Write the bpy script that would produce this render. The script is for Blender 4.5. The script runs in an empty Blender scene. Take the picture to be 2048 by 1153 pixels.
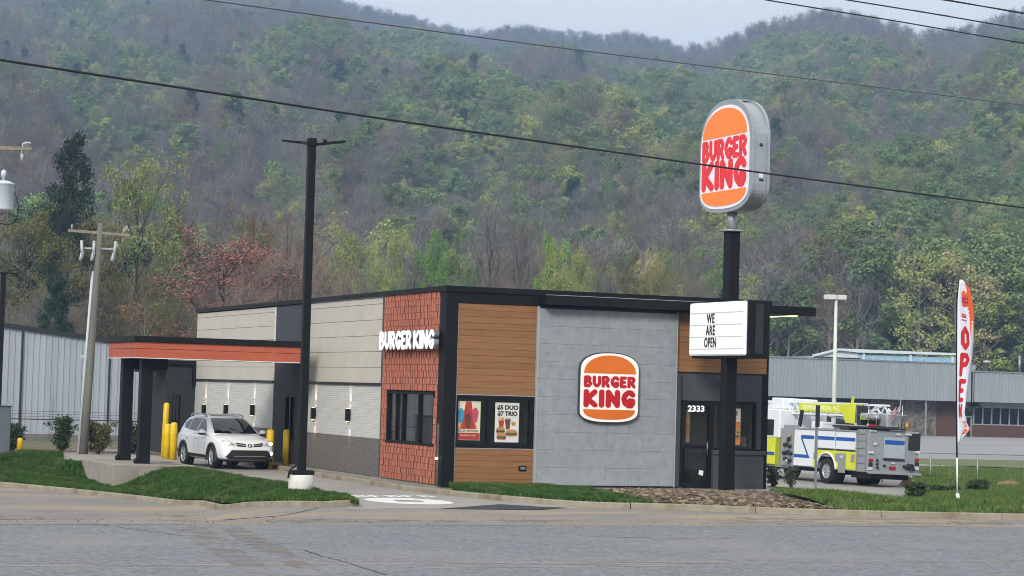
import bpy, bmesh, math, random
import numpy as np
from mathutils import Vector, Matrix, Euler
from mathutils.bvhtree import BVHTree
from mathutils.geometry import delaunay_2d_cdt

SC = bpy.context.scene
COL = SC.collection
rnd = random.Random(7)
R_ = math.radians

# ------------------------------------------------------------------ camera
FPX = 4380.0
CX, CY = 1024.0, 576.5
def _dir(v):
    return Vector((v[0]-CX, v[1]-CY, FPX)).normalized()
_ry = _dir((-797.0, 731.0))
_rx = _dir((11400.0, 1074.0)); _rx = (_rx - _ry*_rx.dot(_ry)).normalized()
_up = _rx.cross(_ry)
# rows: camera right, down, forward expressed in world axes
CR = Vector((_rx.x, _ry.x, _up.x)); CD = Vector((_rx.y, _ry.y, _up.y)); CF = Vector((_rx.z, _ry.z, _up.z))
CAM = Vector((-21.424, -56.378, 2.654))
cam_d = bpy.data.cameras.new('camera'); cam = bpy.data.objects.new('camera', cam_d); COL.objects.link(cam)
cam_d.sensor_fit = 'HORIZONTAL'; cam_d.sensor_width = 36.0; cam_d.lens = 36.0*FPX/2048.0
cam_d.clip_start = 0.1; cam_d.clip_end = 12000
_m = Matrix((( CR.x, -CD.x, -CF.x, CAM.x), (CR.y, -CD.y, -CF.y, CAM.y), (CR.z, -CD.z, -CF.z, CAM.z), (0, 0, 0, 1)))
cam.matrix_world = _m
SC.camera = cam

# ------------------------------------------------------------------ world, sun, exposure
SUN_EL, SUN_AZ = R_(30), R_(222)          # azimuth clockwise from +Y: behind the camera, to its left
w = bpy.data.worlds.new('World'); SC.world = w; w.use_nodes = True
nt = w.node_tree; nt.nodes.clear()
_o = nt.nodes.new('ShaderNodeOutputWorld'); _b = nt.nodes.new('ShaderNodeBackground')
_s = nt.nodes.new('ShaderNodeTexSky'); _s.sky_type = 'NISHITA'; _s.sun_disc = False
_s.sun_elevation = SUN_EL; _s.sun_rotation = SUN_AZ; _s.altitude = 650; _s.air_density = 1.0; _s.dust_density = 4.0; _s.ozone_density = 1.0
_mx = nt.nodes.new('ShaderNodeMix'); _mx.data_type = 'RGBA'; _mx.inputs['Factor'].default_value = 0.88
_tc = nt.nodes.new('ShaderNodeTexCoord'); _mp = nt.nodes.new('ShaderNodeMapping'); _mp.inputs['Scale'].default_value = (1, 1, 4)
_nz = nt.nodes.new('ShaderNodeTexNoise'); _nz.inputs['Scale'].default_value = 3.0; _nz.inputs['Detail'].default_value = 5
_cr = nt.nodes.new('ShaderNodeValToRGB')
_cr.color_ramp.elements[0].position = 0.3; _cr.color_ramp.elements[0].color = (5.9, 5.85, 5.75, 1)
_cr.color_ramp.elements[1].position = 0.7; _cr.color_ramp.elements[1].color = (6.9, 6.75, 6.5, 1)
nt.links.new(_tc.outputs['Generated'], _mp.inputs['Vector']); nt.links.new(_mp.outputs['Vector'], _nz.inputs['Vector'])
nt.links.new(_nz.outputs['Fac'], _cr.inputs['Fac'])
nt.links.new(_s.outputs['Color'], _mx.inputs['A']); nt.links.new(_cr.outputs['Color'], _mx.inputs['B'])
nt.links.new(_mx.outputs['Result'], _b.inputs['Color']); nt.links.new(_b.outputs['Background'], _o.inputs['Surface'])
_b.inputs['Strength'].default_value = 0.080
sun_d = bpy.data.lights.new('sun', 'SUN'); sun = bpy.data.objects.new('sun', sun_d); COL.objects.link(sun)
sun_d.energy = 1.5; sun_d.angle = R_(15); sun_d.color = (1.0, 0.955, 0.88)
_sd = Vector((math.sin(SUN_AZ)*math.cos(SUN_EL), math.cos(SUN_AZ)*math.cos(SUN_EL), math.sin(SUN_EL)))
sun.rotation_euler = (-_sd).to_track_quat('-Z', 'Y').to_euler(); sun.location = _sd*300
SC.view_settings.view_transform = 'Standard'; SC.view_settings.look = 'None'
SC.view_settings.exposure = 1.33; SC.view_settings.gamma = 1.0; SC.view_settings.use_curve_mapping = False
SC.cycles.use_denoising = True; SC.cycles.pixel_filter_type = 'BLACKMAN_HARRIS'; SC.cycles.filter_width = 1.0
SC.cycles.max_bounces = 6; SC.cycles.diffuse_bounces = 3; SC.cycles.glossy_bounces = 3
SC.cycles.transparent_max_bounces = 12; SC.cycles.transmission_bounces = 4
SC.cycles.caustics_reflective = False; SC.cycles.caustics_refractive = False
SC.render.film_transparent = False

# ------------------------------------------------------------------ pixels <-> places
def ray(px, py):
    return (CR*((px-CX)/FPX) + CD*((py-CY)/FPX) + CF)
def S(t):
    t = max(0.0, min(1.0, t)); return t*t*(3-2*t)
def tz(x, y):
    """pavement / terrain level"""
    z = -0.15
    z -= 0.65*S((x-11)/12)*S((y+7)/14)
    z -= 0.60*S((-4.9-x)/(2.0+4.0*(1-S((y+9)/9))))*S((y+13.5)/8)*S((22-y)/8)
    z -= 0.55*S((y-30)/30)*(1-S((x-8)/10))
    return z
def at(px, py, off=0.0):
    """where the ray through a photo pixel meets the terrain (+off)"""
    d = ray(px, py); k0 = 10.0; k1 = 400.0
    f = lambda k: (CAM.z+d.z*k) - (tz(CAM.x+d.x*k, CAM.y+d.y*k)+off)
    k = k0
    while k < k1 and f(k) > 0: k *= 1.02
    a, b = k/1.02, k
    for _ in range(40):
        m = (a+b)/2
        if f(m) > 0: a = m
        else: b = m
    return CAM + d*b
def atz(px, py, z):
    d = ray(px, py); return CAM + d*((z-CAM.z)/d.z)
def aty(px, py, y):
    d = ray(px, py); return CAM + d*((y-CAM.y)/d.y)
def atx(px, py, x):
    d = ray(px, py); return CAM + d*((x-CAM.x)/d.x)
def atd(px, py, depth):
    return CAM + ray(px, py)*depth

# ------------------------------------------------------------------ materials
def hexc(h, k=1.0):
    h = h.lstrip('#'); o = []
    for i in (0, 2, 4):
        v = int(h[i:i+2], 16)/255.0
        o.append((v/12.92 if v <= 0.04045 else ((v+0.055)/1.055)**2.4)*k)
    return (o[0], o[1], o[2], 1.0)
MATS = {}
def mat(name, a, b=None, rough=0.6, metal=0.0, scale=4.0, detail=5.0, bump=0.0, bscale=None, stretch=(1, 1, 1), lo=0.35, hi=0.65,
        rnd_amt=0.0, emit=None, estr=0.0, spec=0.5, coat=0.0, wear=None, wear_scale=0.6, wear_lo=0.55, wear_hi=0.75):
    """procedural principled material: two tones mixed by noise, optional stain layer, fine bump, per-object tone"""
    if name in MATS: return MATS[name]
    m = bpy.data.materials.new(name); m.use_nodes = True; t = m.node_tree; N = t.nodes; L = t.links
    p = N['Principled BSDF']
    ca = hexc(a) if isinstance(a, str) else a
    cb = (hexc(b) if isinstance(b, str) else b) if b is not None else tuple(list(v*0.86 for v in ca[:3])+[1])
    tc = N.new('ShaderNodeTexCoord'); mp = N.new('ShaderNodeMapping'); mp.inputs['Scale'].default_value = stretch
    L.new(tc.outputs['Object'], mp.inputs['Vector'])
    nz = N.new('ShaderNodeTexNoise'); nz.inputs['Scale'].default_value = scale; nz.inputs['Detail'].default_value = detail; nz.inputs['Roughness'].default_value = 0.6
    L.new(mp.outputs['Vector'], nz.inputs['Vector'])
    mr = N.new('ShaderNodeMapRange'); mr.inputs['From Min'].default_value = lo; mr.inputs['From Max'].default_value = hi
    L.new(nz.outputs['Fac'], mr.inputs['Value'])
    mx = N.new('ShaderNodeMix'); mx.data_type = 'RGBA'; mx.inputs['A'].default_value = ca; mx.inputs['B'].default_value = cb
    L.new(mr.outputs['Result'], mx.inputs['Factor']); out = mx.outputs['Result']
    if wear is not None:
        n2 = N.new('ShaderNodeTexNoise'); n2.inputs['Scale'].default_value = wear_scale; n2.inputs['Detail'].default_value = 6
        L.new(mp.outputs['Vector'], n2.inputs['Vector'])
        m2 = N.new('ShaderNodeMapRange'); m2.inputs['From Min'].default_value = wear_lo; m2.inputs['From Max'].default_value = wear_hi
        L.new(n2.outputs['Fac'], m2.inputs['Value'])
        x2 = N.new('ShaderNodeMix'); x2.data_type = 'RGBA'; L.new(m2.outputs['Result'], x2.inputs['Factor'])
        L.new(out, x2.inputs['A']); x2.inputs['B'].default_value = hexc(wear) if isinstance(wear, str) else wear; out = x2.outputs['Result']
    if rnd_amt > 0:
        oi = N.new('ShaderNodeObjectInfo'); hs = N.new('ShaderNodeHueSaturation')
        r1 = N.new('ShaderNodeMapRange'); r1.inputs['To Min'].default_value = 1-rnd_amt; r1.inputs['To Max'].default_value = 1+rnd_amt
        L.new(oi.outputs['Random'], r1.inputs['Value']); L.new(r1.outputs['Result'], hs.inputs['Value']); L.new(out, hs.inputs['Color']); out = hs.outputs['Color']
        ml = N.new('ShaderNodeMath'); ml.operation = 'MULTIPLY'; ml.inputs[1].default_value = 7.31; L.new(oi.outputs['Random'], ml.inputs[0])
        fr = N.new('ShaderNodeMath'); fr.operation = 'FRACT'; L.new(ml.outputs[0], fr.inputs[0])
        r2 = N.new('ShaderNodeMapRange'); r2.inputs['To Min'].default_value = 0.5-rnd_amt*0.06; r2.inputs['To Max'].default_value = 0.5+rnd_amt*0.06
        L.new(fr.outputs[0], r2.inputs['Value']); L.new(r2.outputs['Result'], hs.inputs['Hue'])
    L.new(out, p.inputs['Base Color'])
    p.inputs['Roughness'].default_value = rough; p.inputs['Metallic'].default_value = metal
    p.inputs['Specular IOR Level'].default_value = spec
    if coat: p.inputs['Coat Weight'].default_value = coat; p.inputs['Coat Roughness'].default_value = 0.08
    if bump > 0:
        n3 = N.new('ShaderNodeTexNoise'); n3.inputs['Scale'].default_value = bscale or scale*6; n3.inputs['Detail'].default_value = 4
        L.new(mp.outputs['Vector'], n3.inputs['Vector'])
        bp = N.new('ShaderNodeBump'); bp.inputs['Strength'].default_value = bump; bp.inputs['Distance'].default_value = 0.02
        L.new(n3.outputs['Fac'], bp.inputs['Height']); L.new(bp.outputs['Normal'], p.inputs['Normal'])
    if emit is not None:
        p.inputs['Emission Color'].default_value = hexc(emit); p.inputs['Emission Strength'].default_value = estr
    MATS[name] = m; return m

def mat_patchy(name, a, b, scale=1.2, stretch=(0.3, 1, 1), lo=0.42, hi=0.62):
    """loose sand: thins out to nothing by noise, so the patch has no hard edge"""
    m = mat(name, a, b, rough=1.0, scale=3, bump=0.4, bscale=40); t = m.node_tree; N = t.nodes; L = t.links; o = N['Material Output']; p = N['Principled BSDF']
    tc = N.new('ShaderNodeTexCoord'); mp = N.new('ShaderNodeMapping'); mp.inputs['Scale'].default_value = stretch; nz = N.new('ShaderNodeTexNoise'); nz.inputs['Scale'].default_value = scale; nz.inputs['Detail'].default_value = 9; nz.inputs['Roughness'].default_value = 0.7
    mr = N.new('ShaderNodeMapRange'); mr.inputs['From Min'].default_value = lo; mr.inputs['From Max'].default_value = hi; tr = N.new('ShaderNodeBsdfTransparent'); ms = N.new('ShaderNodeMixShader')
    L.new(tc.outputs['Object'], mp.inputs['Vector']); L.new(mp.outputs['Vector'], nz.inputs['Vector']); L.new(nz.outputs['Fac'], mr.inputs['Value']); L.new(mr.outputs['Result'], ms.inputs['Fac']); L.new(tr.outputs[0], ms.inputs[1]); L.new(p.outputs[0], ms.inputs[2]); L.new(ms.outputs[0], o.inputs['Surface'])
    return m

def mat_brick(name, c1, c2, cm, bw=0.2, bh=0.067, axis='YZ', rough=0.75):
    """painted brick: courses give relief and a faint tone change"""
    if name in MATS: return MATS[name]
    m = bpy.data.materials.new(name); m.use_nodes = True; t = m.node_tree; N = t.nodes; L = t.links; p = N['Principled BSDF']
    tc = N.new('ShaderNodeTexCoord'); sp = N.new('ShaderNodeSeparateXYZ'); cb = N.new('ShaderNodeCombineXYZ')
    L.new(tc.outputs['Object'], sp.inputs[0]); L.new(sp.outputs[axis[0]], cb.inputs['X']); L.new(sp.outputs[axis[1]], cb.inputs['Y'])
    br = N.new('ShaderNodeTexBrick'); br.inputs['Scale'].default_value = 1.0; br.inputs['Brick Width'].default_value = bw; br.inputs['Row Height'].default_value = bh
    br.inputs['Mortar Size'].default_value = 0.007; br.inputs['Mortar Smooth'].default_value = 0.3
    br.inputs['Color1'].default_value = hexc(c1); br.inputs['Color2'].default_value = hexc(c2); br.inputs['Mortar'].default_value = hexc(cm)
    L.new(cb.outputs[0], br.inputs['Vector']); L.new(br.outputs['Color'], p.inputs['Base Color'])
    bp = N.new('ShaderNodeBump'); bp.inputs['Strength'].default_value = 0.8; bp.inputs['Distance'].default_value = 0.012; bp.invert = True
    L.new(br.outputs['Fac'], bp.inputs['Height']); L.new(bp.outputs['Normal'], p.inputs['Normal']); p.inputs['Roughness'].default_value = rough
    MATS[name] = m; return m

def mat_glass(name, tint='#1c2326', refl=0.12, clear=0.8):
    """thin pane: clear with a mirror-like sheen that grows at grazing angles"""
    if name in MATS: return MATS[name]
    m = bpy.data.materials.new(name); m.use_nodes = True; t = m.node_tree; N = t.nodes; L = t.links
    N.remove(N['Principled BSDF']); o = N['Material Output']
    tr = N.new('ShaderNodeBsdfTransparent'); tr.inputs['Color'].default_value = (clear, clear, clear, 1)
    gl = N.new('ShaderNodeBsdfGlossy'); gl.inputs['Roughness'].default_value = 0.02; gl.inputs['Color'].default_value = (0.9, 0.95, 0.95, 1)
    l0 = N.new('ShaderNodeLayerWeight'); l0.inputs['Blend'].default_value = 0.5; lw = N.new('ShaderNodeMath'); lw.operation = 'POWER'; lw.inputs[1].default_value = 5.0; L.new(l0.outputs['Facing'], lw.inputs[0])
    ad = N.new('ShaderNodeMath'); ad.operation = 'ADD'; ad.use_clamp = True; ad.inputs[1].default_value = refl; L.new(lw.outputs[0], ad.inputs[0])
    ms = N.new('ShaderNodeMixShader'); L.new(ad.outputs[0], ms.inputs['Fac']); L.new(tr.outputs[0], ms.inputs[1]); L.new(gl.outputs[0], ms.inputs[2])
    L.new(ms.outputs[0], o.inputs['Surface']); MATS[name] = m; return m

# ------------------------------------------------------------------ mesh builder
class MB:
    def __init__(s): s.v = []; s.f = []; s.mi = []; s.cur = 0; s.sm = []; s.smooth = False
    def add(s, vs, fs):
        b = len(s.v); s.v.extend(tuple(q) for q in vs)
        for q in fs: s.f.append(tuple(b+i for i in q)); s.mi.append(s.cur); s.sm.append(s.smooth)
        return s
    def box(s, a, b):
        x0, x1 = sorted((a[0], b[0])); y0, y1 = sorted((a[1], b[1])); z0, z1 = sorted((a[2], b[2]))
        return s.add([(x0,y0,z0),(x1,y0,z0),(x1,y1,z0),(x0,y1,z0),(x0,y0,z1),(x1,y0,z1),(x1,y1,z1),(x0,y1,z1)],
              [(0,3,2,1),(4,5,6,7),(0,1,5,4),(1,2,6,5),(2,3,7,6),(3,0,4,7)])
    def bbox(s, a, b, r=0.01):
        """box with chamfered edges"""
        bm = bmesh.new(); bmesh.ops.create_cube(bm, size=1.0)
        c = [(a[i]+b[i])/2 for i in range(3)]; d = [abs(b[i]-a[i]) for i in range(3)]
        for q in bm.verts: q.co = Vector((c[0]+q.co.x*d[0], c[1]+q.co.y*d[1], c[2]+q.co.z*d[2]))
        bmesh.ops.bevel(bm, geom=list(bm.edges), offset=min(r, min(d)*0.45), segments=1, affect='EDGES', profile=0.5)
        bm.verts.index_update(); s.add([q.co[:] for q in bm.verts], [[q.index for q in f.verts] for f in bm.faces]); bm.free(); return s
    def bar(s, p, q, wx, wy=None, up=(0, 0, 1)):
        """rectangular bar from p to q"""
        wy = wy or wx; p = Vector(p); q = Vector(q); d = (q-p).normalized(); u = Vector(up)
        if abs(d.dot(u)) > 0.98: u = Vector((1, 0, 0))
        a = d.cross(u).normalized()*wx/2; c = d.cross(a).normalized()*wy/2
        return s.add([p-a-c, p+a-c, p+a+c, p-a+c, q-a-c, q+a-c, q+a+c, q-a+c], [(0,3,2,1),(4,5,6,7),(0,1,5,4),(1,2,6,5),(2,3,7,6),(3,0,4,7)])
    def tube(s, pts, rad, n=8, cap=True, smooth=True):
        pts = [Vector(p) for p in pts]; k = len(pts); rad = rad if isinstance(rad, (list, tuple)) else [rad]*k
        b = len(s.v); prev = None
        for i, p in enumerate(pts):
            d = (pts[min(i+1, k-1)]-pts[max(i-1, 0)])
            d = d.normalized() if d.length > 1e-9 else Vector((0, 0, 1))
            if prev is None:
                u = Vector((0, 0, 1)) if abs(d.z) < 0.95 else Vector((1, 0, 0))
                a = d.cross(u).normalized()
            else:
                a = (prev-d*prev.dot(d)); a = a.normalized() if a.length > 1e-6 else d.orthogonal().normalized()
            prev = a; c = d.cross(a)
            for j in range(n):
                t = 2*math.pi*j/n; s.v.append(tuple(p+(a*math.cos(t)+c*math.sin(t))*rad[i]))
        for i in range(k-1):
            for j in range(n):
                s.f.append((b+i*n+j, b+i*n+(j+1) % n, b+(i+1)*n+(j+1) % n, b+(i+1)*n+j)); s.mi.append(s.cur); s.sm.append(smooth)
        if cap:
            s.f.append(tuple(b+j for j in reversed(range(n)))); s.mi.append(s.cur); s.sm.append(False)
            s.f.append(tuple(b+(k-1)*n+j for j in range(n))); s.mi.append(s.cur); s.sm.append(False)
        return s
    def lathe(s, prof, n=16, c=(0, 0, 0), axis='Z', smooth=True, cap=True):
        """prof: list of (radius, height)"""
        b = len(s.v); c = Vector(c)
        for r, h in prof:
            for j in range(n):
                t = 2*math.pi*j/n; x, y = r*math.cos(t), r*math.sin(t)
                q = {'Z': (x, y, h), 'Y': (x, h, -y), 'X': (h, x, y)}[axis]
                s.v.append(tuple(c+Vector(q)))
        for i in range(len(prof)-1):
            for j in range(n):
                s.f.append((b+i*n+j, b+i*n+(j+1) % n, b+(i+1)*n+(j+1) % n, b+(i+1)*n+j)); s.mi.append(s.cur); s.sm.append(smooth)
        if not cap: return s
        if prof[0][0] > 1e-4: s.f.append(tuple(b+j for j in reversed(range(n)))); s.mi.append(s.cur); s.sm.append(False)
        if prof[-1][0] > 1e-4: s.f.append(tuple(b+(len(prof)-1)*n+j for j in range(n))); s.mi.append(s.cur); s.sm.append(False)
        return s
    def prism(s, poly, d0, d1, plane='XZ'):
        """poly extruded: plane XZ extrudes along Y, YZ along X, XY along Z"""
        def P(u, v, d): return {'XZ': (u, d, v), 'YZ': (d, u, v), 'XY': (u, v, d)}[plane]
        n = len(poly); b = len(s.v)
        s.v.extend(P(u, v, d0) for u, v in poly); s.v.extend(P(u, v, d1) for u, v in poly)
        fs = [tuple(range(n)), tuple(range(2*n-1, n-1, -1))]+[((i+1) % n, i, n+i, n+(i+1) % n) for i in range(n)]
        for q in fs: s.f.append(tuple(b+i for i in q)); s.mi.append(s.cur); s.sm.append(False)
        return s
    def ball(s, c, r, n=10, m=6):
        r = r if isinstance(r, (tuple, list)) else (r, r, r)
        b = len(s.v)
        for i in range(m+1):
            ph = math.pi*i/m
            for j in range(n):
                t = 2*math.pi*j/n
                s.v.append((c[0]+r[0]*math.sin(ph)*math.cos(t), c[1]+r[1]*math.sin(ph)*math.sin(t), c[2]+r[2]*math.cos(ph)))
        for i in range(m):
            for j in range(n):
                s.f.append((b+i*n+j, b+(i+1)*n+j, b+(i+1)*n+(j+1) % n, b+i*n+(j+1) % n)); s.mi.append(s.cur); s.sm.append(True)
        return s
    def mesh(s, name, mats):
        me = bpy.data.meshes.new(name); me.from_pydata(s.v, [], s.f)
        for q in (mats if isinstance(mats, (list, tuple)) else [mats]): me.materials.append(q)
        me.polygons.foreach_set('material_index', s.mi); me.polygons.foreach_set('use_smooth', s.sm)
        bm = bmesh.new(); bm.from_mesh(me); bmesh.ops.recalc_face_normals(bm, faces=bm.faces); bm.to_mesh(me); bm.free()
        me.update(); return me
    def build(s, name, mats, parent=None):
        return link(name, s.mesh(name, mats), parent)
def link(name, me, parent=None, loc=None, rot=None, scale=None):
    o = bpy.data.objects.new(name, me); COL.objects.link(o)
    if parent is not None: o.parent = parent
    if loc is not None: o.location = loc
    if rot is not None: o.rotation_euler = rot
    if scale is not None: o.scale = scale
    return o
def tag(o, label, cat, group=None):
    o['label'] = label; o['category'] = cat
    if group: o['group'] = group
    return o
def thing(name, label, cat, loc=(0, 0, 0), rot=(0, 0, 0), group=None):
    o = bpy.data.objects.new(name, None); COL.objects.link(o); o.location = loc; o.rotation_euler = rot
    o.empty_display_size = 0.2
    return tag(o, label, cat, group)
def struct(o): o['kind'] = 'structure'; return o
def stuff(o): o['kind'] = 'stuff'; return o
def np_mesh(name, V, F, mats, smooth=False, mi=None):
    """quick mesh from arrays; F is (m,3) or (m,4)"""
    me = bpy.data.meshes.new(name); V = np.asarray(V, dtype=np.float32); F = np.asarray(F, dtype=np.int32)
    k = F.shape[1]; me.vertices.add(len(V)); me.vertices.foreach_set('co', V.ravel())
    me.loops.add(F.size); me.loops.foreach_set('vertex_index', F.ravel())
    me.polygons.add(len(F)); me.polygons.foreach_set('loop_start', np.arange(0, F.size, k, dtype=np.int32))
    me.polygons.foreach_set('loop_total', np.full(len(F), k, dtype=np.int32))
    for q in (mats if isinstance(mats, (list, tuple)) else [mats]): me.materials.append(q)
    me.update(calc_edges=True); me.validate()
    if mi is not None: me.polygons.foreach_set('material_index', np.asarray(mi, dtype=np.int32))
    if smooth: me.polygons.foreach_set('use_smooth', np.ones(len(F), dtype=bool))
    return me
def resample(pl, n):
    pl = [Vector(p) for p in pl]; L = [0]
    for a, b in zip(pl, pl[1:]): L.append(L[-1]+(b-a).length)
    out = []
    for i in range(n):
        t = L[-1]*i/(n-1); k = 0
        while k < len(pl)-2 and L[k+1] < t: k += 1
        u = (t-L[k])/max(1e-9, L[k+1]-L[k]); out.append(pl[k].lerp(pl[k+1], min(1, max(0, u))))
    return out
def loft_grid(front, back, n=40, m=10, hump=None):
    """surface between two 3D polylines -> (n x m) grid of points"""
    A = resample(front, n); B = resample(back, n); G = np.zeros((n, m, 3))
    for i in range(n):
        for j in range(m):
            v = j/(m-1); p = A[i].lerp(B[i], v); h = hump(i/(n-1), v, p) if hump else 0.0
            G[i, j] = (p.x, p.y, p.z+h)
    return G
def grid_obj(name, G, m, parent=None, smooth=True):
    n, k, _ = G.shape; idx = np.arange(n*k).reshape(n, k)
    F = np.stack([idx[:-1, :-1], idx[1:, :-1], idx[1:, 1:], idx[:-1, 1:]], -1).reshape(-1, 4)
    V = G.reshape(-1, 3)
    a = V[F[0][1]]-V[F[0][0]]; b = V[F[0][3]]-V[F[0][0]]
    if np.cross(a, b)[2] < 0: F = F[:, ::-1]
    return link(name, np_mesh(name, V, F, m, smooth), parent)
# ------------------------------------------------------------------ lettering
def blob(mb, strokes, x0, x1, y0, y1, n, to3d, depth):
    """solid with the outline of fat round-ended strokes; to3d(u, v, d) places it, d=0 back, d=depth front"""
    nx = max(6, int(n*(x1-x0))); ny = max(6, int(n*(y1-y0)))
    X, Y = np.meshgrid(np.linspace(x0, x1, nx+1), np.linspace(y0, y1, ny+1), indexing='ij')
    D = np.full(X.shape, 9.0)
    for (a, b, r) in strokes:
        ax, ay = a; bx, by = b; dx, dy = bx-ax, by-ay; l2 = dx*dx+dy*dy
        t = np.clip(((X-ax)*dx+(Y-ay)*dy)/l2, 0, 1) if l2 > 1e-12 else 0*X
        D = np.minimum(D, np.hypot(X-ax-t*dx, Y-ay-t*dy)-r)
    vid = {}; base = len(mb.v); V2 = []
    def vert(key, p):
        if key not in vid: vid[key] = len(V2); V2.append(p)
        return vid[key]
    faces = []; edges = []
    for i in range(nx):
        for j in range(ny):
            c = [(i, j), (i+1, j), (i+1, j+1), (i, j+1)]; d = [D[q] for q in c]
            if min(d) > 0: continue
            poly = []; kinds = []
            for k in range(4):
                a, b = c[k], c[(k+1) % 4]; da, db = d[k], d[(k+1) % 4]
                if da <= 0: poly.append(vert(('c', a), (X[a], Y[a]))); kinds.append(0)
                if (da <= 0) != (db <= 0):
                    t = da/(da-db); key = ('e',)+tuple(sorted((a, b)))
                    poly.append(vert(key, (X[a]+(X[b]-X[a])*t, Y[a]+(Y[b]-Y[a])*t))); kinds.append(1 if da <= 0 else 2)
            if len(poly) >= 3:
                faces.append(poly)
                for k in range(len(poly)):
                    if kinds[k] == 1 and kinds[(k+1) % len(poly)] == 2: edges.append((poly[k], poly[(k+1) % len(poly)]))
    m = len(V2)
    mb.v.extend(tuple(to3d(u, v, depth)) for u, v in V2); mb.v.extend(tuple(to3d(u, v, 0)) for u, v in V2)
    for f in faces: mb.f.append(tuple(base+q for q in f)); mb.mi.append(mb.cur); mb.sm.append(False)
    for a, b in edges: mb.f.append((base+a, base+b, base+m+b, base+m+a)); mb.mi.append(mb.cur); mb.sm.append(False)
def _pl(r, *pts): return [(pts[i], pts[i+1], r) for i in range(len(pts)-1)]
def glyph(ch, r):
    a = r; t = 1-r
    if ch == 'B': return 0.66, _pl(r, (a, a), (a, t))+_pl(r, (a, t), (.40, t), (.48, .74), (.40, .54), (a, .52))+_pl(r, (.40, .52), (.66-r, .36), (.66-r, .27), (.42, a), (a, a))
    if ch == 'U': return 0.70, _pl(r, (a, t), (a, .36), (.24, .19), (.35, a), (.46, .19), (.70-a, .36), (.70-a, t))
    if ch == 'R': return 0.68, _pl(r, (a, a), (a, t))+_pl(r, (a, t), (.42, t), (.66-r, .74), (.66-r, .66), (.42, .48), (a, .46))+_pl(r, (.34, .46), (.68-r, a))
    if ch == 'G': return 0.74, _pl(r, (.74-r, .74), (.50, t), (.36, t), (.20, .72), (a, .5), (.20, .28), (.38, a), (.52, a), (.74-r, .26), (.74-r, .40), (.46, .42))
    if ch == 'E': return 0.58, _pl(r, (.58-r, t), (a, t), (a, a), (.58-r, a))+_pl(r, (a, .5), (.50-r, .5))
    if ch == 'K': return 0.74, _pl(r, (a, a), (a, t))+_pl(r, (.72-r, t), (a+.06, .48), (.74-r, a))
    if ch == 'I': return 2*r, _pl(r, (r, a), (r, t))
    if ch == 'N': return 0.76, _pl(r, (a, a), (a, t), (.76-a, a), (.76-a, t))
def word_layout(word, r, gap):
    out = []; x = 0.0
    for ch in word:
        wd, st = glyph(ch, r); out.append((ch, x, wd, st)); x += wd+gap
    return out, x-gap
def round_word(word, r, gap, w, h, place, depth, mats, parent, n=26, name='letter'):
    """one mesh per letter; place(u, v, d) maps u in 0..w, v in 0..h"""
    lay, tot = word_layout(word, r, gap); kx = w/tot
    for ch, x, wd, st in lay:
        mb = MB(); blob(mb, st, -.02, wd+.02, -.02, 1.02, n, lambda u, v, d: place((u+x)*kx, v*h, d), depth); mb.build(name, mats, parent)
def text(name, s, size, m, parent=None, loc=(0, 0, 0), rot=(0, 0, 0), ext=0.004, off=0.0, sx=1.0, space=1.0, align='CENTER', bevel=0.0):
    cu = bpy.data.curves.new(name, 'FONT'); cu.body = s; cu.size = size; cu.extrude = ext; cu.offset = off; cu.space_character = space
    cu.align_x = align; cu.align_y = 'CENTER'; cu.resolution_u = 3; cu.bevel_depth = bevel
    o = bpy.data.objects.new(name, cu); COL.objects.link(o)
    dg = bpy.context.evaluated_depsgraph_get(); me = bpy.data.meshes.new_from_object(o.evaluated_get(dg)); bpy.data.objects.remove(o); bpy.data.curves.remove(cu)
    me.materials.clear(); me.materials.append(m)
    return link(name, me, parent, loc, rot, (sx, 1, 1))
ROT_F = (math.pi/2, 0, 0)                 # lettering on a wall that faces -Y
ROT_S = (math.pi/2, 0, -math.pi/2)        # lettering on a wall that faces -X
def arc(cx, cy, rx, ry, a0, a1, n=14, p=2.0):
    """(super)ellipse arc"""
    o = []
    for i in range(n+1):
        t = R_(a0+(a1-a0)*i/n); c, s_ = math.cos(t), math.sin(t)
        o.append((cx+rx*math.copysign(abs(c)**(2/p), c), cy+ry*math.copysign(abs(s_)**(2/p), s_)))
    return o
def bun_shape(w, h, inset=0.0, top=0.27, bot=0.16, p=2.3):
    """outline of the rounded burger sign, bottom-left origin at (0,0)"""
    x0, x1, y0, y1 = inset, w-inset, inset, h-inset; cx = (x0+x1)/2; W = (x1-x0)/2
    return arc(cx, y1-(h*top-inset), W, h*top-inset, 0, 180, 22, p)+arc(cx, y0+(h*bot-inset), W, h*bot-inset, 180, 360, 22, 2.6)

# ------------------------------------------------------------------ materials used throughout
M_ASPH = mat('asphalt', '#595b5f', '#87898d', rough=0.92, scale=11, detail=10, lo=0.32, hi=0.68, bump=0.5, bscale=40, wear='#85847f', wear_scale=0.3, wear_lo=0.5, wear_hi=0.85, stretch=(0.8, 1, 1))
M_SHOULDER = mat('shoulder_asphalt', '#727071', '#858079', rough=0.95, scale=1.6, detail=9, bump=0.5, bscale=30, wear='#9c8b73', wear_scale=0.35, wear_lo=0.46, wear_hi=0.66, stretch=(0.4, 1, 1))
M_SAND = mat_patchy('sand', '#8f8472', '#807767', scale=1.6, stretch=(0.8, 1, 1), lo=0.46, hi=0.70)
M_CONC = mat('concrete', '#9a968f', '#8c8882', rough=0.85, scale=1.2, detail=8, bump=0.15, bscale=50, wear='#8d8880', wear_scale=0.9, wear_lo=0.58, wear_hi=0.78)
M_KERB = mat('kerb_concrete', '#978f80', '#877e6c', rough=0.9, scale=3, detail=8, bump=0.4, bscale=25, wear='#7a6a54', wear_scale=1.4, wear_lo=0.52, wear_hi=0.68)
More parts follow.
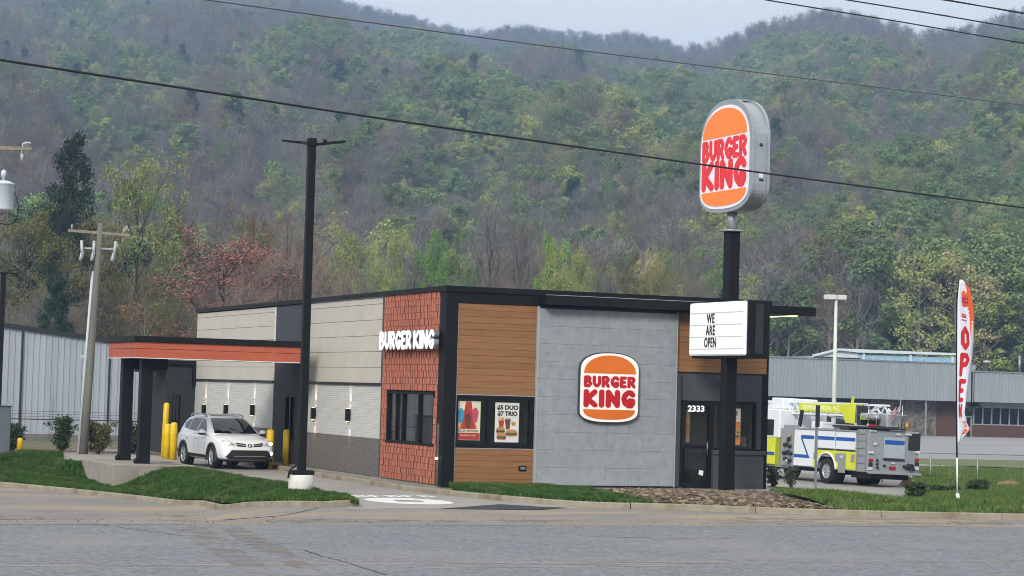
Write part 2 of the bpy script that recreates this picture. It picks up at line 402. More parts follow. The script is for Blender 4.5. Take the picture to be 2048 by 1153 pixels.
M_NEWASPH = mat('fresh_asphalt', '#34363b', '#2b2d31', rough=0.95, scale=4, bump=0.4, bscale=60)
M_PAINTW = mat('road_paint_white', '#e4e4e2', '#cfcfcc', rough=0.7, scale=8)
M_PAINTY = mat('road_paint_yellow', '#b9a37c', '#a59c8c', rough=0.8, scale=3, lo=0.4, hi=0.6)
M_SOIL = mat('soil', '#5a4a38', '#6d5a44', rough=1.0, scale=2, bump=0.6, bscale=12)
M_FIELD = mat('field', '#4d5a35', '#6b6546', rough=1.0, scale=0.25, detail=8, bump=0.5, bscale=6)
M_LAWN = mat('lawn_ground', '#1f3316', '#27391c', rough=1.0, scale=1.5, bump=0.6, bscale=25)
M_BLACK = mat('black_metal', '#0d0e10', '#121316', rough=0.55, scale=3, spec=0.25)
M_CHAR = mat('charcoal_metal', '#1f2124', '#26282c', rough=0.5, scale=2)
M_STEEL = mat('galvanised', '#9fa3a6', '#868a8d', rough=0.45, metal=0.6, scale=6)
M_YEL = mat('bollard_yellow', '#e8c410', '#d8b30c', rough=0.45, scale=3)
M_GLASS = mat_glass('pane_glass', refl=0.035, clear=0.99)
M_DARKIN = mat('dark_interior', '#151413', '#1e1c1a', rough=0.9, scale=1.5)
M_WHITE = mat('white_paint', '#e9eaea', '#dcdedf', rough=0.5, scale=2)
M_WIRE = mat('wire_black', '#17181a', '#1d1e20', rough=0.7)

# ------------------------------------------------------------------ ground
def big_ground():
    xs = np.unique(np.concatenate([np.linspace(-2600, -160, 12), np.linspace(-160, -40, 13), np.linspace(-40, 60, 101), np.linspace(60, 260, 41), np.linspace(260, 2600, 12)]))
    ys = np.unique(np.concatenate([np.linspace(-2600, -120, 10), np.linspace(-120, -30, 10), np.linspace(-30, 45, 76), np.linspace(45, 260, 44), np.linspace(260, 2600, 12)]))
    G = np.zeros((len(xs), len(ys), 3))
    for i, x in enumerate(xs):
        for j, y in enumerate(ys): G[i, j] = (x, y, tz(x, y)-0.07)
    return struct(grid_obj('ground', G, M_FIELD))
big_ground()
def tsheet(name, x0, x1, y0, y1, m, off, nx=40, ny=40):
    G = np.zeros((nx, ny, 3))
    for i in range(nx):
        for j in range(ny):
            x = x0+(x1-x0)*i/(nx-1); y = y0+(y1-y0)*j/(ny-1); G[i, j] = (x, y, tz(x, y)+off)
    return struct(grid_obj(name, G, m))
ROAD_Y = -13.85
road = tsheet('road', -420, 420, -75, ROAD_Y, M_ASPH, 0.0, 30, 12)
sx_ = np.concatenate([np.linspace(-60, -17, 20), np.linspace(-16.5, 13, 119), np.linspace(14, 60, 24)]); sy_ = np.linspace(ROAD_Y-0.25, -6.0, 33)
struct(grid_obj('road_shoulder', np.array([[(a, b, tz(a, b)+0.004) for b in sy_] for a in sx_]), M_SHOULDER))
tsheet('side_street', -60, -8.6, -6.0, 40, M_SHOULDER, 0.004, 50, 40)
def ribbon(name, pts, wd, z, m, parent=None, seed=1, jit=0.0):
    """flat painted line or crack along points"""
    r = random.Random(seed); P = [Vector(p) for p in pts]; V = []; F = []
    for i, p in enumerate(P):
        d = P[min(i+1, len(P)-1)]-P[max(i-1, 0)]; n = Vector((-d.y, d.x, 0)).normalized(); ww = wd*(1+r.uniform(-jit, jit))/2
        o = n*r.uniform(-jit, jit)*wd
        for s_ in (-1, 1): q = p+n*ww*s_+o; V.append((q.x, q.y, tz(q.x, q.y)+z))
    for i in range(len(P)-1): F.append((2*i, 2*i+2, 2*i+3, 2*i+1))
    me = bpy.data.meshes.new(name); me.from_pydata(V, [], F); me.materials.append(m); me.update()
    return link(name, me, parent)
def line_pts(p, q, n): return [Vector(p).lerp(Vector(q), i/(n-1)) for i in range(n)]
ribbon('lane_line', line_pts((-120, -25.2, 0), (-3.6, -23.2, 0), 60), 0.07, 0.004, M_PAINTY, road, 3, 0.12)
ribbon('lane_line', line_pts((-9.4, -24.1, 0), (-4.6, -23.95, 0), 16), 0.06, 0.004, M_PAINTY, road, 4, 0.2)
ribbon('lane_line', line_pts((-6.5, -23.62, 0), (140, -16.8, 0), 60), 0.035, 0.005, M_PAINTY, road, 5, 0.2)
M_CRACK = mat('crack_tar', '#3b3c40', '#4a4b4f', rough=0.9)
def crack(pix, wd, seed, surf=0.005):
    r = random.Random(seed); pts = []
    for (a, b), (c, d) in zip(pix, pix[1:]):
        for i in range(7):
            t = i/7; pts.append(at(a+(c-a)*t+r.uniform(-5, 5), b+(d-b)*t+r.uniform(-.8, .8)))
    ribbon('crack', pts, wd, surf, M_CRACK, road, seed, 0.5)
crack([(604, 1100), (640, 1112), (700, 1127), (775, 1153)], 0.035, 1)
crack([(165, 1047), (260, 1058), (385, 1075)], 0.03, 2)
crack([(420, 1077), (520, 1086), (600, 1090)], 0.025, 3)
crack([(1180, 1074), (1330, 1077), (1500, 1079)], 0.03, 4)
crack([(20, 1008), (70, 1010), (130, 1014)], 0.07, 5, 0.010)
crack([(155, 1034), (200, 1035)], 0.06, 6, 0.010)
crack([(0, 1113), (40, 1114)], 0.03, 7)
# sand washed along the edge of the road
def sand_patch(pix, seed, off=0.009):
    r = random.Random(seed); c = [at(x, y) for x, y in pix]; cx = sum((p for p in c), Vector())/len(c); V = [(cx.x, cx.y, tz(cx.x, cx.y)+off)]; n = len(c)*6; F = []
    for i in range(n):
        t = i/6; a = c[int(t) % len(c)]; b = c[(int(t)+1) % len(c)]; p = a.lerp(b, t % 1); p = cx+(p-cx)*(1+r.uniform(-.10, .10)); V.append((p.x, p.y, tz(p.x, p.y)+off))
    for i in range(n): F.append((0, 1+i, 1+(i+1) % n))
    me = bpy.data.meshes.new('sand_patch'); me.from_pydata(V, [], F); me.materials.append(M_SAND); me.update(); o = struct(link('sand_patch', me)); return o
sand_patch([(1330, 1040), (1450, 1035), (1640, 1036), (1900, 1043), (2080, 1047), (2080, 1052), (1700, 1047), (1500, 1045)], 2)
sand_patch([(330, 1050), (400, 1050), (470, 1085), (560, 1153), (500, 1153), (430, 1110)], 7, 0.004)
sand_patch([(430, 1052), (480, 1052), (560, 1090), (640, 1140), (590, 1140), (500, 1095)], 8, 0.006)
sand_patch([(-30, 1030), (60, 1034), (160, 1040), (320, 1042), (500, 1041), (500, 1046), (200, 1046), (-30, 1045)], 3)
sand_patch([(150, 1014), (260, 1018), (330, 1028), (420, 1034), (360, 1038), (260, 1032), (190, 1024)], 4, 0.011)
sand_patch([(-20, 1008), (25, 1010), (40, 1018), (20, 1030), (-20, 1030)], 5, 0.013)
sand_patch([(560, 1040), (700, 1042), (900, 1041), (1150, 1040), (1150, 1044), (850, 1045), (560, 1046)], 6, 0.015)

# drive-through lane: pale concrete running beside the building to the road
L_L = [(-4.1, 31), (-4.1, 9), (-4.2, 0), (-4.3, -4), (-4.8, -6.6), (-5.6, -8.6)]
L_R = [(-0.85, 31), (-0.85, 12), (-1.1, 7.6), (-1.1, -.4), (-0.75, -2.5), (-0.25, -4.8), (0.9, -8.0)]
G = loft_grid([(x, y, 0) for x, y in L_L], [(x, y, 0) for x, y in L_R], 60, 8)
for q in G.reshape(-1, 3): q[2] = tz(q[0], q[1])+0.010
struct(grid_obj('drive_through_lane', G, M_CONC))
tsheet('rear_pad', -10.5, -4.12, 15.4, 30.5, M_CONC, 0.010, 14, 20)
tsheet('entry_apron', 10.6, 48, -3.5, 60, M_CONC, 0.006, 40, 50)
sw = MB(); sw.box((2.78, -1.55, -0.2), (10.9, -0.02, -0.004)); struct(sw.build('sidewalk', M_CONC))
# fresh asphalt wedge where the lane meets the road
pp = [at(x, y) for x, y in [(880, 1019), (1000, 1010), (1080, 1015), (1136, 1017), (1080, 1021)]]
me = bpy.data.meshes.new('asphalt_wedge'); me.from_pydata([(p.x, p.y, tz(p.x, p.y)+0.016) for p in pp], [], [tuple(range(5))]); me.materials.append(M_NEWASPH); me.update(); struct(link('asphalt_wedge', me))
# painted marks on the lane
pm = thing('lane_marking', 'white oval and lettering painted on the drive-through lane near the road', 'marking', (-2.87, -5.2, tz(-2.87, -5.2)+0.015))
mk = MB(); oc, orr = Vector((0, -0.1)), (1.05, 1.45)
n = 40; ring = []
inner = [(-0.30, 0.75), (0.55, 0.35), (0.30, -0.75), (-0.55, -0.35)]
for i in range(n):
    t = 2*math.pi*i/n; ring.append((oc.x+orr[0]*math.cos(t), oc.y+orr[1]*math.sin(t), 0))
inn = []
for i in range(n):
    t = 2*math.pi*i/n; d = Vector((math.cos(t), math.sin(t))); best = 9
    for k in range(4):
        a = Vector(inner[k]); b = Vector(inner[(k+1) % 4]); e = b-a; den = d.x*e.y-d.y*e.x
        if abs(den) < 1e-9: continue
        s_ = (a.x*e.y-a.y*e.x)/den; u = (a.x*d.y-a.y*d.x)/den
        if s_ > 0 and -1e-6 <= u <= 1+1e-6: best = min(best, s_)
    inn.append((d.x*best*0.75, d.y*best*0.75-0.1, 0))
mk.add(ring+inn, [(i, (i+1) % n, n+(i+1) % n, n+i) for i in range(n)]); mk.build('painted_oval', M_PAINTW, pm)
lm = MB()
for k in range(6):
    x = -1.15+k*0.46; st = _pl(0.075, (x, 1.7), (x+0.08, 2.55)); st += _pl(0.075, (x+0.08, 2.5), (x+0.28, 2.45)) if k % 2 == 0 else _pl(0.075, (x, 1.75), (x+0.28, 1.8), (x+0.26, 2.5))
    blob(lm, st, x-0.15, x+0.45, 1.55, 2.75, 18, lambda u, v, d: (u, v, d), 0.002)
lm.build('painted_letters', M_PAINTW, pm)

# kerbs, cast in lengths
def kerb(pts, side, hgt=0.15, wd=0.16, seg=3.0, label_z=None, flare=None):
    """pts run along the face; side=+1 puts the body on the left of the direction of travel"""
    root = bpy.data.objects.new('kerb', None); COL.objects.link(root); struct(root)
    P = [Vector((p[0], p[1], 0)) for p in pts]; L = sum((b-a).length for a, b in zip(P, P[1:])); n = max(8, int(L/0.5)+1); P = resample(P, n)
    per = max(2, int(round(seg/(L/(n-1))))); i = 0
    while i < n-1:
        j = min(n-1, i+per); mb = MB(); sec = []
        for k in range(i, j+1):
            d = (P[min(k+1, n-1)]-P[max(k-1, 0)]).normalized(); nn = Vector((-d.y, d.x, 0))*side; p = P[k].copy()
            if k == i: p += d*0.006
            if k == j: p -= d*0.006
            h = hgt*(flare(k/(n-1)) if flare else 1.0); z = tz(p.x, p.y)
            sec.append([(p.x, p.y, z-0.06), (p.x+nn.x*0.015, p.y+nn.y*0.015, z+h-0.02), (p.x+nn.x*0.035, p.y+nn.y*0.035, z+h), (p.x+nn.x*wd, p.y+nn.y*wd, z+h), (p.x+nn.x*wd, p.y+nn.y*wd, z-0.06)])
        V = [q for s_ in sec for q in s_]; F = []
        for k in range(len(sec)-1):
            for a in range(5): F.append((5*k+a, 5*k+(a+1) % 5, 5*k+5+(a+1) % 5, 5*k+5+a))
        F += [(4, 3, 2, 1, 0), tuple(5*(len(sec)-1)+a for a in range(5))]
        mb.add(V, F); mb.build('kerb_length', M_KERB, root); i = j
    return P
def px_line(pix, off=0.0): return [at(x, y, off) for x, y in pix]
KL = px_line([(-120, 968), (0, 974), (113, 985), (200, 994), (279, 1003), (400, 1012), (520, 1016), (640, 1017), (690, 1014)])
KL = [p for p in KL]+[Vector((-4.95, -7.6, 0)), Vector((-4.36, -5.6, 0))]
kerb(KL, +1, hgt=0.15, flare=lambda t: 1.0)
GA = loft_grid([(p.x-1.5, -9.5, 0) for p in KL[:8]], [(p.x, p.y+0.08, 0) for p in KL[:8]], 90, 30)
for q in GA.reshape(-1, 3): q[2] = tz(q[0], q[1])+0.016
struct(grid_obj('kerb_apron', GA, M_SHOULDER))
KB = [(-0.85, 30), (-0.85, 12), (-1.1, 7.6), (-1.1, -.4), (-0.75, -2.5), (-0.25, -4.8), (0.35, -6.6), (0.9, -7.5), (1.9, -8.0)]
kerb(KB, +1, hgt=0.15)
KR = [(1.9, -8.02), (3.3, -8.65), (5.4, -10.1), (7.6, -11.0), (10.7, -11.75), (16, -12.2), (40, -12.6)]
kerb(KR, +1, hgt=0.16)
kerb([(-4.1, -4.2), (-4.05, 0), (-3.98, 9), (-3.98, 10.4)], +1, hgt=0.10, wd=0.14)
# ------------------------------------------------------------------ restaurant
M_TERRA = mat('terracotta', '#bb725b', '#ae664f', rough=0.8, scale=5, detail=6, bump=0.25, bscale=40, rnd_amt=0.03)
M_TERRAB = mat('terracotta_backing', '#64301f', '#6e3827', rough=0.9, scale=4)  # dark tone puts the shadow lines between the tiles into the colour
M_BEIGE = mat('beige_panel', '#c0bcb0', '#b9b5a9', rough=0.55, scale=1.2, bump=0.03, bscale=90, rnd_amt=0.02)
M_DGREY = mat('dark_grey_panel', '#3c3f43', '#36393c', rough=0.6, scale=2)
M_MGREY = mat('mid_grey_stucco', '#47494d', '#404246', rough=0.8, scale=6, bump=0.1, bscale=60)
M_BRW = mat_brick('painted_brick_white', '#c9c9c4', '#c2c2bd', '#aeaeaa')
M_BRG = mat_brick('painted_brick_taupe', '#716d68', '#6a6661', '#5b5753')
M_BRD = mat_brick('painted_brick_charcoal', '#2f3033', '#2a2b2e', '#212224')
M_BRDX = mat_brick('painted_brick_charcoal_front', '#47494d', '#414346', '#37383b', axis='XZ')
M_BRDXD = mat_brick('painted_brick_dark_front', '#2f3033', '#2a2b2e', '#212224', axis='XZ')
M_SLATE = mat('cement_panel', '#898f93', '#949a9d', rough=0.7, scale=3.0, detail=9, bump=0.12, bscale=22, wear='#7d8488', wear_scale=5.5, wear_lo=0.5, wear_hi=0.8, rnd_amt=0.03)
M_WOOD = mat('wood_plank', '#845b37', '#936840', rough=0.6, scale=2.2, detail=9, stretch=(0.6, 1, 9), bump=0.15, bscale=14, rnd_amt=0.07)
M_TRIMG = mat('panel_trim', '#a7aaac', '#9c9fa1', rough=0.5, scale=2)
M_ORANGE = mat('canopy_orange', '#b75c40', '#ac5439', rough=0.6, scale=1.5, stretch=(0.4, 1, 3), bump=0.05, bscale=40)
B = thing('restaurant', 'one-storey drive-through restaurant with red tile, beige, wood and grey panel walls', 'building', (5, 13.7, 0))
OB = Vector((5, 13.7, 0))
def bb(name, m, f, parent=None):
    """one part of the restaurant in world coordinates"""
    mb = MB(); f(mb); return off(mb, OB).build(name, m, parent or B)
def off(mb, o): mb.v = [(v[0]-o[0], v[1]-o[1], v[2]-o[2]) for v in mb.v]; return mb
HT = 5.36
FL = 27.4; FW = 10.1
bb('core', M_DARKIN, lambda m: m.box((0.42, 0.42, -0.15), (FW-0.35, FL-0.1, HT-0.05)))
bb('roof', mat('roof_membrane', '#55565a', '#4b4c50', rough=0.9), lambda m: m.box((0.1, 0.1, HT-0.06), (FW-0.1, FL-0.1, HT-0.012)))
bb('foundation', M_CONC, lambda m: m.box((0.02, 0.02, -0.4), (FW-0.02, FL, -0.002)))
bb('rear_wall', M_BEIGE, lambda m: m.box((0.1, FL-0.09, 0), (FW-0.1, FL, HT-0.02)))
bb('east_wall', M_MGREY, lambda m: m.box((FW-0.34, 0.4, 0), (FW, FL-0.1, HT-0.03)))
# parapet cap
bb('parapet_cap', M_BLACK, lambda m: (m.box((-0.06, 0.5, HT), (0.25, FL+0.05, HT+0.14)), m.box((-0.08, -0.08, HT-0.012), (FW+0.06, 0.5, HT+0.142)), m.box((FW-0.25, 0.5, HT), (FW+0.05, FL+0.05, HT+0.141)), m.box((0.25, FL-0.2, HT), (FW-0.25, FL+0.05, HT+0.139))))
bb('cap_trim', M_TRIMG, lambda m: m.box((-0.02, 5.2, HT-0.03), (0.05, 12.5, HT-0.001)))
# corner column: black, wrapping the near corner
bb('corner_column', M_BLACK, lambda m: (m.box((-0.03, -0.03, -0.02), (0.335, 0.2, HT-0.013)), m.box((-0.032, 0.19, 0), (0.25, 0.44, HT-0.013))))
# --- side wall, red tile bay
bb('tile_backing', M_TERRAB, lambda m: (m.box((-0.008, 0.45, 0), (0.3, 5.15, 1.02)), m.box((-0.008, 0.45, 2.58), (0.3, 5.15, HT)), m.box((-0.008, 0.45, 1.02), (0.3, 0.72, 2.58)), m.box((-0.008, 4.73, 1.02), (0.3, 5.15, 2.58))))
def tiles():
    r = random.Random(5); rows = 29; rh = HT/rows; T = []
    WY0, WY1, WZ0, WZ1 = 0.76, 4.69, 1.04, 2.56
    for k in range(rows):
        z0, z1 = k*rh, (k+1)*rh; y = 0.46
        while y < 5.12:
            wd = r.choice([0.13, 0.16, 0.19, 0.22, 0.26, 0.32]); y1 = min(5.14, y+wd)
            if 5.14-y1 < 0.08: y1 = 5.14
            dz0 = r.uniform(-0.5, 0.0)*rh*0.9 if k > 0 else 0.0
            a, b, c, d = y, y1, z0, z1
            if c < WZ1 and d > WZ0 and b > WY0 and a < WY1:
                parts = []
                if d > WZ1: parts.append((a, b, max(c, WZ1), d))
                elif c < WZ0: parts.append((a, b, c, min(d, WZ0)))
                else:
                    if a < WY0: parts.append((a, WY0, c, d))
                    if b > WY1: parts.append((WY1, b, c, d))
            else: parts = [(a, b, c, d)]
            for q in parts:
                if q[1]-q[0] > 0.04 and q[3]-q[2] > 0.04: T.append(q)
            y = y1
    order = sorted(range(len(T)), key=lambda i: -(T[i][1]-T[i][0])*(T[i][3]-T[i][2])); keep = set(order[:300]); rest = MB()
    for i, (a, b, c, d) in enumerate(T):
        pr = r.uniform(0.0, 0.010); tilt = r.uniform(0.0, 0.003); g = 0.006; v = (b-a)*0.34; mb = MB() if i in keep else rest
        # face leans out towards its lower, nearer edge so that each tile throws a thin shadow line
        mb.add([(0.06, a+v, c+g), (0.06, b-g, c+g), (0.06, b-g, d-g), (0.06, a+v, d-g), (-0.016-pr, a+v, c+g), (-0.016-pr-tilt, b-g, c+g), (-0.016-pr-tilt+0.002, b-g, d-g), (-0.016-pr+0.002, a+v, d-g)],
               [(0,1,2,3),(4,7,6,5),(0,4,5,1),(1,5,6,2),(2,6,7,3),(3,7,4,0)])
        if i in keep:
            off(mb, OB).build('tile', M_TERRA, B)
    if rest.v: stuff(off(rest, OB).build('tiles', M_TERRA, B))
tiles()
def window_side(y0, y1, z0, z1, mull, x=0.0, parent_name='window'):
    f = bb(parent_name, M_BLACK, lambda m: (m.box((x-0.02, y0, z0), (x+0.12, y0+0.07, z1)), m.box((x-0.02, y1-0.07, z0), (x+0.12, y1, z1)), m.box((x-0.018, y0+0.07, z0), (x+0.118, y1-0.07, z0+0.07)), m.box((x-0.018, y0+0.07, z1-0.07), (x+0.118, y1-0.07, z1)),
        *[m.box((x-0.016, q-0.04, z0+0.07), (x+0.11, q+0.04, z1-0.07)) for q in mull]) and None)
    ed = [y0+0.07]+list(mull)+[y1-0.07]
    for a, b in zip(ed, ed[1:]):
        a2 = a+(0.04 if a in mull else 0); b2 = b-(0.04 if b in mull else 0)
        bb('pane', M_GLASS, lambda m: m.box((x+0.05, a2, z0+0.07), (x+0.062, b2, z1-0.07)), f).parent = f
    return f
_w = window_side(0.76, 4.69, 1.05, 2.55, [2.0, 3.35])
# silver strip beside the tile bay and the bright lamp strip of the corner
bb('edge_trim', mat('edge_metal', '#8d857c', '#7e766d', rough=0.3, metal=0.7), lambda m: m.box((-0.05, 0.2, 0.0), (-0.034, 0.36, 1.7)))
# --- side wall, brick and beige bays
def brick_bay(y0, y1):
    bb('brick_wall', M_BRG, lambda m: m.box((0.0, y0, 0), (0.35, y1, 1.12)))
    bb('brick_wall', M_BRW, lambda m: m.box((0.002, y0, 1.12), (0.35, y1, 2.70)))
    bb('flashing', M_CHAR, lambda m: m.box((-0.05, y0, 2.70), (0.3, y1, 2.76)))
    rows = 6; zb, zt = 2.765, HT-0.035; ph = 0.475; z = zb; k = 0
    bb('panel_backing', M_DGREY, lambda m: m.box((0.03, y0+0.01, zb), (0.34, y1-0.01, zt)))
    while z < zt-0.02:
        z1 = min(zt, z+ph); n = 2; sp = y0+(y1-y0)*(0.22 if y1 < 13 else 0.55)
        for a, b in ((y0, sp), (sp, y1)):
            bb('wall_panel', M_BEIGE, lambda m: m.bbox((0.0, a+0.003, z+0.006), (0.028, b-0.003, z1-0.004), 0.006))
        z = z1; k += 1
brick_bay(5.36, 12.55); brick_bay(16.6, 27.38)
bb('bay_return', M_MGREY, lambda m: (m.box((0.02, 5.152, 0), (0.34, 5.358, 2.72)), m.box((-0.004, 5.152, 2.72), (0.34, 5.358, HT-0.03))))
bb('end_trim', M_WHITE, lambda m: m.box((-0.012, 16.57, 3.6), (0.02, 16.63, HT-0.04)))
# dark service bay with the pick-up window
bb('dark_panel', M_DGREY, lambda m: m.box((0.012, 12.555, 3.36), (0.34, 16.595, HT-0.02)))
bb('dark_brick', M_BRD, lambda m: (m.box((0.02, 12.555, 0), (0.34, 14.1, 3.355)), m.box((0.02, 15.2, 0), (0.34, 16.595, 3.355)), m.box((0.02, 14.1, 0), (0.34, 15.2, 0.75)), m.box((0.02, 14.1, 2.3), (0.34, 15.2, 3.355))))
_w2 = window_side(14.1, 15.2, 0.75, 2.3, [14.6], 0.03, 'service_window')
# rear wing: dark brick, black roof edge, narrow window
bb('rear_wing', M_BRDXD, lambda m: (m.box((-1.15, 27.42, -0.3), (-0.87, 30.5, 3.3)), m.box((-0.54, 27.42, -0.3), (0.1, 30.5, 3.3)), m.box((-0.87, 27.42, -0.3), (-0.54, 30.5, 0.7)), m.box((-0.87, 27.42, 2.15), (-0.54, 30.5, 3.3)), m.box((-0.87, 27.7, 0.7), (-0.54, 30.5, 2.15))))
bb('wing_cap', M_BLACK, lambda m: (m.box((-1.25, 27.3, 3.302), (0.02, 30.6, 3.48)), m.box((-0.13, 27.28, 2.5), (0.0, 27.4, 3.30))))
_f = bb('wing_window', M_BLACK, lambda m: (m.box((-0.868, 27.46, 0.702), (-0.82, 27.55, 2.148)), m.box((-0.59, 27.46, 0.702), (-0.542, 27.55, 2.148)), m.box((-0.72, 27.47, 0.702), (-0.69, 27.54, 2.148))))
_g = bb('pane', M_GLASS, lambda m: m.box((-0.82, 27.50, 0.71), (-0.59, 27.51, 2.14)), _f)
bb('side_awning', M_BLACK, lambda m: m.box((-2.05, 27.45, 2.98), (-1.152, 29.0, 3.2)))
# --- front wall
FZ = 5.05
bb('front_band', M_BLACK, lambda m: m.box((0.336, -0.03, FZ), (FW, 0.3, HT-0.014)))
bb('front_backing', M_DGREY, lambda m: (m.box((0.336, 0.06, 0), (2.72, 0.34, 1.05)), m.box((0.336, 0.06, 2.5), (2.72, 0.34, FZ)), m.box((2.72, 0.06, 0), (7.05, 0.34, FZ)), m.box((7.05, 0.06, 3.3), (10.09, 0.34, FZ))))
def planks(x0, x1, z0, z1, ph=0.173):
    n = int(round((z1-z0)/ph)); h = (z1-z0)/n
    for i in range(n): bb('plank', M_WOOD, lambda m: m.bbox((x0, 0.0, z0+i*h+0.002), (x1, 0.055, z0+(i+1)*h-0.002), 0.004))
planks(0.36, 2.70, 2.53, FZ-0.012); planks(0.36, 2.70, 0.03, 1.03); planks(7.09, 10.06, 3.34, FZ-0.012)
bb('side_trim', M_TRIMG, lambda m: (m.box((0.336, -0.012, 0.0), (0.358, 0.05, FZ-0.012)), m.box((2.702, -0.11, 0.02), (2.748, 0.055, FZ-0.012)), m.box((7.05, -0.11, 0.02), (7.085, 0.055, FZ-0.012))))
bb('plank_edge_trim', M_TRIMG, lambda m: m.box((0.36, -0.006, 2.505), (2.70, 0.05, 2.528))); bb('plank_edge_trim', M_TRIMG, lambda m: m.box((0.36, -0.006, 1.03), (2.70, 0.05, 1.05)))
# cement panels, ten courses of two
ph = (FZ-0.06-0.05)/10
for i in range(10):
    for a, b in ((2.75, 4.90), (4.90, 7.048)):
        bb('cement_panel', M_SLATE, lambda m: m.bbox((a+0.0015, -0.10, 0.05+i*ph+0.0015), (b-0.0015, 0.05, 0.05+(i+1)*ph-0.0015), 0.003))
bb('panel_base', M_BLACK, lambda m: m.box((2.75, -0.09, -0.02), (7.20, 0.06, 0.048)))
# front window with two lights
fw = bb('window', M_BLACK, lambda m: (m.box((0.36, -0.01, 1.052), (2.70, 0.12, 1.16)), m.box((0.36, -0.01, 2.40), (2.70, 0.12, 2.503)), m.box((0.336, -0.008, 1.16), (0.42, 0.12, 2.40)), m.box((2.56, -0.008, 1.16), (2.70, 0.12, 2.40)), m.box((1.29, -0.008, 1.16), (1.40, 0.12, 2.40))))
bb('pane', M_GLASS, lambda m: m.box((0.42, 0.05, 1.16), (1.29, 0.06, 2.40)), fw)
bb('pane', M_GLASS, lambda m: m.box((1.40, 0.05, 1.16), (2.56, 0.06, 2.40)), fw)
# outlet box low on the planks
ob = bb('outlet', M_BLACK, lambda m: m.bbox((2.27, -0.05, 0.44), (2.49, 0.0, 0.58), 0.01))
bb('cover', M_STEEL, lambda m: m.box((2.31, -0.058, 0.475), (2.45, -0.051, 0.55)), ob)
# projecting canopy along the eaves, running past the east corner
bb('eaves_canopy', M_BLACK, lambda m: (m.box((2.76, -0.5, 5.09), (11.38, -0.032, 5.345)), m.box((FW+0.07, -0.03, 5.092), (11.38, 6.5, 5.343))))
bb('canopy_edge', M_TRIMG, lambda m: m.box((2.76, -0.505, 5.347), (8.2, -0.46, 5.36)))
bb('canopy_light', mat('light_strip', '#fff4d0', emit='#ffe9a8', estr=1.6), lambda m: m.box((10.75, -0.3, 5.075), (10.9, 6.2, 5.088)))
# entrance bay
bb('entry_wall', M_MGREY, lambda m: (m.box((7.05, 0.02, 2.52), (9.93, 0.34, 3.295)), m.box((7.05, 0.015, 0), (7.24, 0.34, 2.52)), m.box((9.76, 0.02, 1.14), (9.93, 0.34, 2.52))))
bb('entry_return', mat('return_grey', '#3c4046', '#363a40', rough=0.6), lambda m: m.box((7.088, -0.09, 0.0), (7.235, 0.012, 3.29)))
dr = bb('door', M_BLACK, lambda m: (m.box((7.245, -0.02, 0.0), (7.33, 0.1, 2.5)), m.box((8.2, -0.02, 0.0), (8.3, 0.1, 2.5)), m.box((7.33, -0.018, 2.36), (8.2, 0.1, 2.5)), m.box((7.33, -0.018, 0.0), (8.2, 0.1, 0.14)), m.box((7.33, -0.015, 1.14), (8.2, 0.09, 1.24)), m.box((7.42, -0.004, 0.14), (7.44, 0.05, 1.14))))
bb('pane', M_GLASS, lambda m: m.box((7.33, 0.04, 1.24), (8.2, 0.05, 2.36)), dr)
bb('lower_panel', M_GLASS, lambda m: m.box((7.33, 0.04, 0.14), (8.2, 0.05, 1.14)), dr)
bb('handle', M_STEEL, lambda m: m.tube([(8.13, -0.07, 0.95), (8.13, -0.07, 1.35)], 0.014, 6), dr)
bb('notice', M_WHITE, lambda m: m.add([(7.92, 0.03, 0.40), (8.06, 0.03, 0.36), (8.08, 0.03, 0.50), (7.94, 0.03, 0.53)], [(0, 1, 2, 3)]), dr)
ew = bb('entry_window', M_BLACK, lambda m: (m.box((8.305, -0.015, 1.10), (8.37, 0.1, 2.5)), m.box((9.68, -0.015, 1.10), (9.755, 0.1, 2.5)), m.box((8.37, -0.013, 2.42), (9.68, 0.1, 2.5)), m.box((8.37, -0.013, 1.10), (9.68, 0.1, 1.17))))
bb('pane', M_GLASS, lambda m: m.box((8.37, 0.04, 1.17), (9.68, 0.05, 2.42)), ew)
bb('low_wall', M_BRDX, lambda m: m.box((8.305, -0.14, -0.02), (9.95, 0.3, 0.98)))
bb('low_wall_cap', M_MGREY, lambda m: m.bbox((8.303, -0.19, 0.982), (10.0, 0.3, 1.10), 0.015))
bb('corner_post', M_BLACK, lambda m: m.box((9.94, 0.05, 0.0), (10.16, 0.34, FZ)))
bb('security_camera', M_STEEL, lambda m: (m.box((8.56, -0.10, 3.02), (8.70, 0.02, 3.08)), m.ball((8.63, -0.12, 3.01), 0.07)))
for x0, z0, z1 in ((7.6, 1.3, 2.3),): bb('inner_post', mat('inner_amber', '#8a6a35', '#6f5428', rough=0.7), lambda m: m.box((x0, 0.25, z0), (x0+0.12, 0.3, z1)))
bb('inner_counter', mat('inner_tan', '#7a5f3c', '#5a452c', rough=0.8), lambda m: (m.box((8.4, 0.3, 1.15), (8.62, 0.38, 2.4)), m.box((9.2, 0.3, 1.2), (9.6, 0.38, 1.5))))

